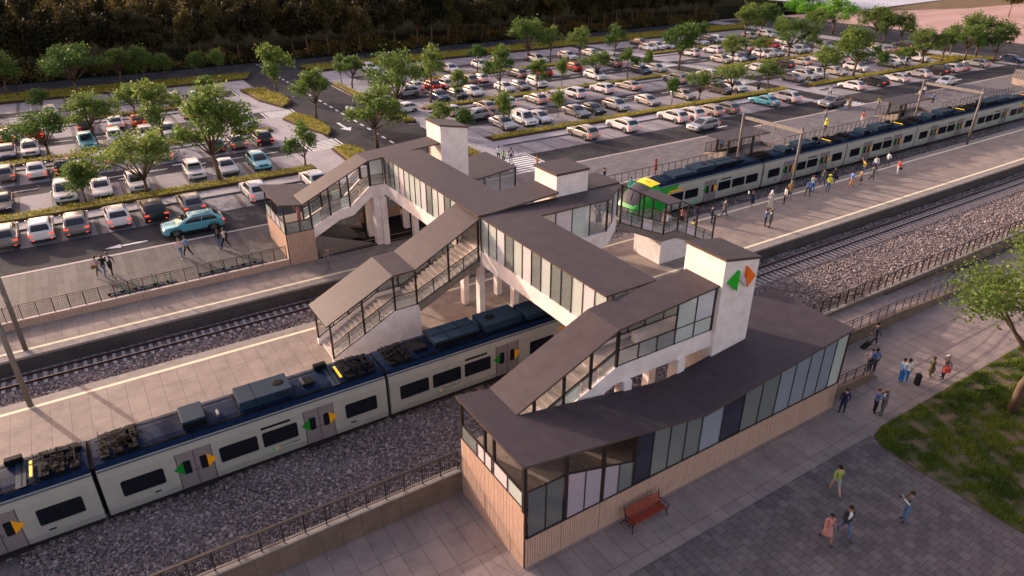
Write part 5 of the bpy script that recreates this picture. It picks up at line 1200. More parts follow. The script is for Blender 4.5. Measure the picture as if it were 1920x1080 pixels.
def car_parts(kind):
    L, W, belt, hood, rf, (xf0, xf1, xr1, xr0) = SPEC[kind]
    big = kind in ('suv','jeep','van'); wr = .36 if big else .325; xf, xr = L*.30, -L*.305; ar = wr+.06
    gc = .30 if big else .22
    def arch(xc): return [(xc+ar*math.cos(a), max(gc, wr+ar*math.sin(a))) for a in [PI*(1-i/10) for i in range(11)]]
    prof = [(-L/2+.06,gc+.10)] + [(x,z) for x, z in arch(xr)] + [(x,z) for x, z in arch(xf)] + [(L/2-.10,gc+.05),(L/2-.01,.46),(L/2-.02,.64),(L/2-.16,hood-.06),(L/2-.38,hood),
            (xf0+.12,belt-.04),(xf0,belt),(xr0,belt+.03),(-L/2+.05,belt-.03),(-L/2+.01,.68),(-L/2,.5)]
    g = MB(); n = len(prof); lay = []
    for f, e, dz in ((-1,.055,.07),(-.96,.022,.02),(-.86,.006,.0),(-.4,-.012,-.012),(0,-.02,-.016),(.4,-.012,-.012),(.86,.006,0),(.96,.022,.02),(1,.055,.07)):
        lay.append([(x*(1-e) if abs(x) > L*.43 else x, f*W/2, z - (dz if z > .62 else 0)) for x, z in prof])
    vs = [p for l in lay for p in l]; fs = []; ms = []
    for i in range(len(lay)-1):
        for k in range(n):
            k2 = (k+1) % n; fs.append((i*n+k, (i+1)*n+k, (i+1)*n+k2, i*n+k2))
    g.add(vs, fs, 0); g.add(lay[0], [tuple(range(n))], 0); g.add(lay[-1], [tuple(range(n))[::-1]], 0)
    # lower trim, arches and chassis
    g.box(xr-1.0 if False else -L/2+.25, L/2-.25, -W/2+.24, W/2-.24, gc-.04, .62, 1)
    for s in (-1,1):
        g.box(xr+ar+.02, xf-ar-.02, s*(W/2-.005)-.012, s*(W/2-.005)+.012, gc+.0, gc+(.16 if big else .07), 1)
        if big:
            for xc in (xf, xr):
                for i in range(8):
                    a0, a1 = PI*i/8, PI*(i+1)/8
                    g.add([(xc+r_*math.cos(a), s*(W/2+.006), wr+r_*math.sin(a)) for r_, a in ((ar,a0),(ar+.07,a0),(ar+.07,a1),(ar,a1))], [(0,1,2,3)], 1)
        g.ell((xf0-.12, s*(W/2+.10), belt+.06), (.10,.10,.075), 8, 5, 0)     # mirrors
    g.box(-L/2-.012, -L/2+.12, -W/2+.16, W/2-.16, gc+.06, .46 if big else .40, 1)
    g.box(L/2-.12, L/2+.012, -W/2+.30, W/2-.30, gc+.08, .42, 1); g.box(L/2-.10, L/2+.010, -.50, .50, hood-.30, hood-.15, 1); g.box(L/2-.16, L/2-.02, -W/2+.05, -W/2+.30, .34, .50, 1); g.box(L/2-.16, L/2-.02, W/2-.30, W/2-.05, .34, .50, 1)
    # greenhouse: belt loop, roof edge loop, roof crown
    w0, w1, w2 = W/2-.07, W/2-.20, W/2-.34
    def loop(xa, xb, w, z, r): return [(xb-r,-w,z),(xb,-w+r*1.2,z),(xb,w-r*1.2,z),(xb-r,w,z),(xa+r,w,z),(xa,w-r*1.2,z),(xa,-w+r*1.2,z),(xa+r,-w,z)]
    mid = .52
    loops = [loop(xr0,xf0,w0,belt-.02,.16), loop(xr0*(1-mid)+xr1*mid-.05, xf0*(1-mid)+xf1*mid+.05, (w0+w1)/2+.025, belt+(rf-belt)*mid, .14), loop(xr1,xf1,w1,rf-.05,.14), loop(xr1+.16,xf1-.18,w2,rf,.10)]
    vs = [p for l in loops for p in l]; fs = []
    for i in range(3):
        for k in range(8): k2 = (k+1) % 8; fs.append((i*8+k, i*8+k2, (i+1)*8+k2, (i+1)*8+k))
    fs.append(tuple(range(24,32))); g.add(vs, fs, 0)
    if big:
        for s in (-1,1): g.bar((xr1+.25,s*(w2+.05),rf+.03), (xf1-.25,s*(w2+.05),rf+.03), .04, .035, 1)
    parts = {'body': (g, True)}
    def lerp3(a, b, t): return tuple(a[i]+(b[i]-a[i])*t for i in range(3))
    def face_panel(k0, k1, t0, t1, off, shrink0=0.0, shrink1=0.0):
        """panel over the greenhouse side spanned by loop vertices k0..k1 between heights t0..t1 (0..2)"""
        def at(k, t):
            i = 0 if t < 1 else 1; return Vector(loops[i][k]).lerp(Vector(loops[i+1][k]), t-i)
        rows = []
        for t in (t0, 1.0, t1):
            a, b = at(k0,t), at(k1,t); rows.append((a.lerp(b,shrink0), a.lerp(b,1-shrink1)))
        return [(Vector(p)+Vector(off)) for r in rows for p in r]
    def panel(vs): 
        q = MB(); q.add(vs, [(0,1,3,2),(2,3,5,4)]); return q
    parts['windscreen'] = (panel(face_panel(1,2,.10,1.90,(.014,0,.008))), False); parts['rear_window'] = (panel(face_panel(5,6,.35 if kind != 'van' else .6,1.80,(-.014,0,.008))), False)
    for s, (ka, kb) in ((-1,(7,0)),(1,(4,3))):
        q = MB(); B = .47
        for u0, u1 in ((.06,B-.01),(B+.01,.90)):
            if kind == 'van' and u0 < .2: continue
            q.add(face_panel(ka,kb,.16,1.82,(0,s*.014,0),u0,1-u1), [(0,1,3,2),(2,3,5,4)])
        parts['side_window' + ('' if s < 0 else '.001')] = (q, False)
    zt = .80 if not big else .92
    for s in (-1,1):
        q = MB(); q.box(-L/2-.015,-L/2+.22,s*(W/2-.17)-.16,s*(W/2-.17)+.165,zt-.08,zt+.035); q.box(-L/2-.018,-L/2+.05,s*(W/2-.26)-.09,s*(W/2-.26)+.09,.42,.47); parts['tail_lamp'+('' if s<0 else '.001')] = (q, False)
        q = MB(); zz = hood-.13; q.add([(L/2-.01,s*(W/2-.42),zz-.06),(L/2-.01,s*(W/2-.42),zz+.02),(L/2-.20,s*(W/2-.025),zz+.09),(L/2-.10,s*(W/2-.035),zz-.03),(L/2-.25,s*(W/2-.06),zz+.11),(L/2-.10,s*(W/2-.40),zz+.075)],[(0,3,2,1),(1,2,4,5)]); parts['head_lamp'+('' if s<0 else '.001')] = (q, False)
    q = MB(); q.box(-L/2-.022,-L/2,-.26,.26,.56,.67); parts['number_plate'] = (q, False)
    wl = []
    for xc in (xf, xr):
        for s in (-1,1):
            q = MB(); y0, y1 = s*(W/2-.24), s*(W/2-.012)
            q.tube([(xc,y0,wr),(xc,s*(W/2-.05),wr),(xc,y1,wr)], [wr,wr,wr*.94], 18, 0); q.tube([(xc,y1-s*.02,wr),(xc,y1+s*.004,wr)], [wr*.66,wr*.62], 14, 1)
            for k in range(5):
                a = 2*PI*k/5; q.add([(xc+r_*math.cos(a+d), y1+s*.006, wr+r_*math.sin(a+d)) for r_, d in ((.08,-.45),(.08,.45),(wr*.56,.28),(wr*.56,-.28))], [(0,1,2,3)], 0)
            wl.append(q)
    return parts, wl
CARMESH = {}
def car(kind, paint, label, x, y, rz, group, z=ZC):
    lab_ = label
    t = thing('parked_car' if group.startswith('park') or group.startswith('cars parked') else 'car', label, 'car', (x,y,z+.008), rz, group, world=False)
    if kind not in CARMESH:
        parts, wl = car_parts(kind)
        mm = {'body':[M['p_white'],M['c_trim']],'windscreen':[M['c_glass']],'rear_window':[M['c_glass']],'side_window':[M['c_glass']],'tail_lamp':[M['tail']],'head_lamp':[M['head']],'number_plate':[M['plate']]}
        d = []
        for nm, (q, sm) in parts.items():
            b = nm.split('.')[0]; me = q.mesh(b, mm[b])
            if sm:
                me.polygons.foreach_set('use_smooth', [True]*len(me.polygons))
                try: me.set_sharp_from_angle(angle=R(38))
                except Exception: pass
            d.append((b, me))
        for q in wl: d.append(('wheel', q.mesh('wheel', [M['tyre'],M['rim']])))
        CARMESH[kind] = d
    for b, me in CARMESH[kind]:
        if b == 'body':
            key = (kind, paint)
            if key not in CARMESH:
                c = me.copy(); c.materials[0] = M['p_'+paint]; CARMESH[key] = c
            me = CARMESH[key]
        link(b, me, t)
    return t
_r = random.Random(11); _s = random.Random(12)
for (x, y, d, paint, kind, lab) in CARS:
    c_ = car(kind, paint, lab, x, y, R(90)*d + _r.uniform(-.035,.035), 'cars parked in the car park rows'); k_ = _s.uniform(.96,1.06); c_.scale = (k_*_s.uniform(.97,1.06), k_, k_*_s.uniform(.96,1.03))
for (x, y, rz, kind, paint, lab) in (
    (6.45,62.9,180,'suv','teal','light blue estate SUV driving on the road past the far station building'),
    (70.0,63.3,182,'suv','silver','silver SUV driving on the road behind the nearer shelter'),
    (96.4,62.6,180,'suv','grey','grey SUV driving on the road towards the zebra crossing'),
    (127.0,62.3,186,'hatch','white','white hatchback driving on the road behind the further shelter'),
    (47.2,84.2,180,'suv','silver','silver SUV turning out of the first aisle of the middle car park'),
    (45.3,103.2,184,'suv','silver','silver SUV leaving the second aisle of the middle car park'),
    (40.6,93.5,185,'hatch','white','white car behind the tree at the middle of the cross road'),
    (133.5,84.5,5,'jeep','white','white off-roader driving in the first aisle of the right car park'),
    (161.0,67.5,-95,'hatch','navy','dark blue car on the side road at the right edge')):
    c_ = car(kind, paint, lab, x, y, R(rz), 'moving cars'); c_.scale = (1.1,1.02,1.0) if paint == 'teal' else (1,1,1)
TREES = [
(-8.2, 137.73, 7.58, 3.23, 'a', -0.75),
(1.22, 132.71, 8.08, 6.22, 'w', -1.35),
(8.19, 138.42, 6.49, 3.25, 'b', -0.87),
(11.86, 137.74, 6.3, 2.59, 'c', -0.86),
(15.29, 139.53, 4.51, 2.19, 'r', -0.66),
(20.65, 138.49, 4.49, 2.19, 'r', -0.55),
(24.26, 138.62, 4.65, 1.98, 'r', -0.66),
(28.34, 115.55, 7.74, 3.26, 'f', -0.65),
(28.4, 95.79, 7.71, 2.99, 'b', -0.31),
(-3.69, 94.73, 5.88, 4.12, 'w', -0.6),
(-3.66, 121.66, 3.52, 3.44, 'c', -1.62),
(1.49, 99.43, 6.46, 3.76, 'a', -1.25),
(8.53, 94.98, 7.51, 3.38, 'f', -1.58),
(7.32, 109.5, 5.4, 2.42, 'b', -0.86),
(-1.08, 75.16, 4.53, 2.17, 'r', -0.36),
(4.16, 74.86, 6.89, 3.48, 'w', -2.16),
(11.24, 75.0, 10.54, 3.97, 'a', -1.32),
(18.36, 119.07, 3.55, 2.27, 'c', 0.0),
(20.24, 75.09, 5.21, 2.12, 'f', -1.18),
(30.25, 78.44, 7.83, 3.73, 'a', -1.2),
(39.03, 91.98, 9.29, 3.61, 'w', -0.39),
(46.9, 97.45, 8.37, 2.72, 'f', -0.25),
(40.44, 113.8, 5.86, 2.65, 'b', 0.28),
(40.02, 117.74, 5.15, 1.56, 'r', -0.1),
(65.8, 116.1, 5.32, 2.09, 'b', -0.63),
(59.21, 97.44, 7.43, 2.86, 'f', -0.36),
(51.94, 97.82, 4.56, 2.0, 'c', 0.17),
(47.41, 77.02, 5.39, 1.58, 'r', -0.07),
(65.89, 96.17, 5.18, 2.01, 'c', 0.09),
(79.93, 120.27, 8.74, 3.94, 'w', -0.56),
(82.67, 116.33, 7.58, 2.67, 'b', 0.33),
(89.51, 115.7, 6.43, 2.74, 'f', 0.11),
(98.33, 115.55, 6.39, 2.6, 'f', 0.12),
(71.56, 97.24, 4.55, 1.42, 'r', 0.0),
(79.57, 97.69, 5.21, 2.37, 'w', -0.2),
(85.48, 96.27, 5.28, 2.12, 'f', 0.0),
(91.26, 97.45, 4.31, 1.25, 'r', -0.1),
(58.07, 79.56, 3.79, 1.4, 'r', -0.16),
(98.39, 96.76, 9.12, 3.66, 'a', -0.22),
(120.72, 113.27, 5.77, 2.32, 'f', 0.39),
(77.18, 76.57, 4.17, 1.37, 'r', 0.26),
(82.56, 76.19, 4.88, 2.3, 'w', 0.27),
(90.05, 76.49, 5.18, 2.41, 'w', 0.28),
(98.07, 75.81, 5.15, 2.62, 'b', 0.49),
(112.33, 96.12, 5.76, 2.88, 'a', 0.35),
(121.49, 96.99, 4.73, 2.43, 'b', 0.24),
(141.15, 117.96, 8.19, 4.0, 'c', -0.29),
(148.77, 119.71, 8.3, 4.15, 'a', -0.15),
(126.92, 94.32, 8.66, 4.19, 'w', 0.25),
(133.77, 93.93, 4.92, 2.04, 'f', -0.13),
(111.68, 75.12, 6.69, 2.94, 'b', 1.05),
(118.6, 74.14, 9.37, 4.14, 'a', 0.22),
(127.51, 74.51, 4.18, 1.61, 'r', 0.23),
(163.95, 99.35, 8.47, 4.17, 'a', 0.0),
(161.81, 95.71, 7.2, 3.21, 'f', 0.88),
(164.46, 93.06, 7.09, 3.67, 'f', 1.91),
(134.8, 74.37, 4.67, 2.16, 'b', 0.72),
(142.18, 75.11, 7.3, 3.51, 'a', 1.25),
(148.36, 74.76, 6.23, 2.33, 'f', 0.26),
(160.46, 79.49, 6.55, 2.79, 'b', 1.25),
(154.21, 73.25, 7.47, 3.32, 'a', 0.53),
(160.13, 74.08, 9.06, 4.94, 'w', 1.51),
(158.37, 69.89, 6.84, 2.96, 'f', 2.56),
(39.89, 79.89, 4.39, 1.99, 'c', -0.57),
(41.11, 76.09, 4.17, 1.79, 'r', -0.69),
(167.18, 112.65, 9.41, 5.63, 'lime', 0.0),
(172.28, 124.4, 9.71, 4.62, 'lime', -1.15),
(158.77, 111.14, 7.26, 3.92, 'b', 0.0),
]
# ------------------------------------------------------------------ trees
def tree_mesh(seed, lobes, nleaf, leaf, spread=1.0, forks=5, trunk_h=0.34, r0=0.022, round_=False):
    """unit tree: height 1, crown half width ~0.42 ; returns trunk MB and leaf arrays"""
    rnd = random.Random(seed); rng = np.random.default_rng(seed)
    g = MB(); b = Vector((0,0,0)); lean = Vector((rnd.uniform(-.03,.03), rnd.uniform(-.03,.03), trunk_h)); mid = lean*.5 + Vector((rnd.uniform(-.015,.015),rnd.uniform(-.015,.015),0))
    g.tube([b, mid, lean], [r0*1.15, r0*.9, r0*.75], 8)
    C = []
    for i in range(lobes):
        a = 2*PI*i/lobes + rnd.uniform(-.45,.45); top = i % 3 == 0
        rad = rnd.uniform(.05,.17) if top else rnd.uniform(.17,.33); zz = rnd.uniform(.72,.86) if top else rnd.uniform(.46,.74)
        if round_: rad *= .75
        c = Vector((math.cos(a)*rad*spread, math.sin(a)*rad*spread, zz)); s = rnd.uniform(.095,.165)*(1.15 if round_ else 1.0)
        C.append((c, s))
    for c, s in C:
        k = lean*rnd.uniform(.8,1.0); m = k.lerp(c,.5) + Vector((rnd.uniform(-.03,.03),rnd.uniform(-.03,.03),rnd.uniform(-.03,.05)))
        g.tube([k, m, c, c+Vector((rnd.uniform(-.04,.04),rnd.uniform(-.04,.04),s*.6))], [r0*.55, r0*.36, r0*.18, r0*.05], 5)
        for j in range(3):
            d = Vector((rnd.gauss(0,1),rnd.gauss(0,1),rnd.gauss(0,.7))).normalized()*s*.95; g.tube([m.lerp(c,.6), c+d], [r0*.18, r0*.05], 4)
    P = []; w = np.array([s**2 for _, s in C]); w /= w.sum()
    for (c, s), q in zip(C, w):
        n = int(nleaf*q); sub = max(6, int(9))
        # sub clusters on the lobe shell give light and dark clumps
        d = rng.normal(size=(sub,3)); d /= np.linalg.norm(d,axis=1,keepdims=True); cc = np.array(c) + d*s*rng.uniform(.45,1.0,(sub,1))*np.array([1.15,1.15,.85])
        k = rng.integers(0,sub,n); P.append(cc[k] + rng.normal(0,s*.27,(n,3)))
        P.append(np.array(c) + rng.normal(0,s*.5,(n//5,3)))
    P = np.concatenate(P); V, F = quads(P, leaf, rng, flat=.25)
    return g, V, F
def make_var(seed, lobes, nleaf, leaf, lm, bm='bark', **k):
    g, V, F = tree_mesh(seed, lobes, nleaf, leaf, **k)
    return g.mesh('trunk', M[bm], True), npmesh('crown', V, F, [M[lm]])
VAR = {'a': make_var(1,12,3600,.036,'leaf',spread=1.1), 'b': make_var(2,8,2700,.038,'leaf',spread=.9), 'w': make_var(3,12,3600,.036,'leaf',spread=1.35,trunk_h=.28),
       'f': make_var(4,7,2400,.040,'leaf',spread=1.0,trunk_h=.30), 'c': make_var(5,8,2600,.042,'leaf',spread=.85,trunk_h=.38), 'r': make_var(6,10,2800,.042,'leaf',spread=.8,trunk_h=.36,round_=True,r0=.018)}
VAR['lime'] = make_var(9,12,3600,.036,'leaf_lime',spread=1.2)
def tree(name, label, x, y, H, hw, var, group, rz, lean=0.0, z=ZC):
    t = thing(name, label, 'tree', (x,y,z), 0, group, world=False)
    s = hw/0.40; s = max(min(s, H*1.25), H*.62)
    for nm, me in zip(('trunk','crown'), VAR[var]):
        o = link(nm, me, t); o.scale = (s,s,H); o.rotation_euler = (0,0,rz)
    return t
_w = ['','second','third','fourth','fifth','sixth','seventh','eighth','ninth','tenth','eleventh','twelfth']
def tree_labels():
    def place(x, y):
        if 26 < x < 42 and y < 122: return 'on the islands of the cross road'
        lot = 'left' if x < 27 else ('middle' if x < 100 else 'right')
        if x > 153: return 'at the right end of the car park'
        st = 'nearest hedge' if y < 84 else ('second hedge' if y < 103 else ('third hedge' if y < 125 else 'back road strip'))
        return f'in the {st} of the {lot} car park'
    pl = [place(t[0],t[1]) for t in TREES]; labs = [None]*len(TREES)
    for p in set(pl):
        ix = sorted([i for i in range(len(TREES)) if pl[i] == p], key=lambda i: TREES[i][0])
        for k, i in enumerate(ix):
            H = TREES[i][2]; sz = 'small' if H < 4.9 else ('medium' if H < 7 else 'tall'); sh = 'lime green' if TREES[i][4] == 'lime' else ('round' if TREES[i][4] == 'r' else 'spreading')
            o = 'the only one' if len(ix) == 1 else ('leftmost' if k == 0 else ('rightmost' if k == len(ix)-1 else _w[k]+' from left'))
            labs[i] = f'{sz} {sh} tree, {o} {p}'
    return labs
_r = random.Random(5)
for (x, y, H, hw, k, lx), lab in zip(TREES, tree_labels()): tree('car_park_tree', lab, x, y, H, hw, k, 'trees of the car park', _r.uniform(0,6.28))
# foreground tree at the right edge
VAR['fg'] = make_var(27,14,21000,.0150,'leaf',spread=1.15,trunk_h=.30,r0=.020)
t = thing('lawn_tree', 'large leafy tree with leaning trunk on the lawn at the right edge', 'tree', (41.9,11.7,.03), 0, world=False)
for nm, me in zip(('trunk','crown'), VAR['fg']):
    o = link(nm, me, t); o.scale = (14.0,14.0,11.8); o.rotation_euler = (Matrix.Rotation(R(9), 3, Vector((.535,.845,0))) @ Matrix.Rotation(2.2, 3, 'Z')).to_euler()
# forest
VAR['p0'] = make_var(31,12,3600,.042,'leaf_dark','bark_pine',spread=.70,trunk_h=.42,r0=.012); VAR['p1'] = make_var(32,14,3900,.042,'leaf_dark','bark_pine',spread=.8,trunk_h=.32,r0=.012); VAR['p2'] = make_var(33,10,3200,.042,'leaf_dark','bark_pine',spread=.6,trunk_h=.5,r0=.011)
_r = random.Random(8); FT = []
x = -16.0
while x < 168: FT.append((x+_r.uniform(-1,1), 150.2+_r.uniform(-1.4,5.0)+max(0,(x-140)*.1))); x += _r.uniform(1.6,5.4)
FT.sort(); n = len(FT)
for i, (x, y) in enumerate(FT):
    H = _r.uniform(9.5,13.6); w_ = _r.uniform(2.8,4.6)
    side = 'left' if i < n/2 else 'right'; k = i if i < n/2 else n-1-i
    kk = ['outermost'] + [w+' from the outer end' for w in _w[1:]]
    o = kk[k] if k < len(kk) else f'number {k+1} from the outer end'
    tree('forest_tree', f'dark pine of the wood edge, {side} half, {o}', x, y, H, w_, f'p{i%3}', 'dark trees along the wood edge', _r.uniform(0,6.28), z=1.15)
def far_wood():
    rng = np.random.default_rng(77); VS = []; FS = []; off = 0; MI = []
    src = []
    for k in ('p0','p1'):
        me = VAR[k][1]; v = np.empty(len(me.vertices)*3); me.vertices.foreach_get('co', v); src.append(v.reshape(-1,4,3))
    for r, y in enumerate((157,163,170,179,190)):
        x = -30.0
        while x < 215 + r*6:
            if not (x > 172 and y < 168):
                q = src[rng.integers(2)]; q = q[rng.random(len(q)) < .55]; H = rng.uniform(13,16); w = rng.uniform(8,11); a = rng.uniform(0,6.28); c, s = np.cos(a), np.sin(a)
                V = q.copy(); X = (V[...,0]*c - V[...,1]*s)*w + x; Y = (V[...,0]*s + V[...,1]*c)*w + y + rng.uniform(-2,2); Z = (V[...,2]-.12*rng.random())*H*1.02 + 1
                V = np.stack([X,Y,Z],-1).reshape(-1,3); VS.append(V); FS.append(np.arange(len(V)).reshape(-1,4)+off); off += len(V)
            x += rng.uniform(4.5,6.5)
    tag(link('far_wood', npmesh('far_wood', np.concatenate(VS), np.concatenate(FS), [M['leaf_dark']])), 'dark mass of the wood behind its front trees', 'wood', None, 'stuff')
far_wood()
def undergrowth():
    rng = np.random.default_rng(9); n = 26000; x = rng.uniform(-25,166,n); cl = np.sin(x*.55)+np.sin(x*1.31+2)+np.sin(x*.23+1); y = rng.uniform(148.6,157,n); z = 1.1 + np.clip(1.6+.7*cl,.4,4)*rng.random(n)
    V, F = quads(np.stack([x,y,z],1), .55, rng); tag(link('undergrowth', npmesh('undergrowth', V, F, [M['leaf_dark']])), 'dark tangled undergrowth at the foot of the wood', 'undergrowth', None, 'stuff')
undergrowth()
for i, (x, y, H) in enumerate(((247,108.5,11),(253,106,12),(259,104,11.5),(266,102.5,12.5),(273,99,12),(280,98,12))):
    o = ['leftmost','second from left','third from left','third from right','second from right','rightmost'][i]
    tree('shore_tree', f'dark tree on the far shore beyond the pink sand, {o} of six', x, y, H, 4.6, f'p{i%3}', 'dark trees on the far shore', i*1.3, z=1.1)
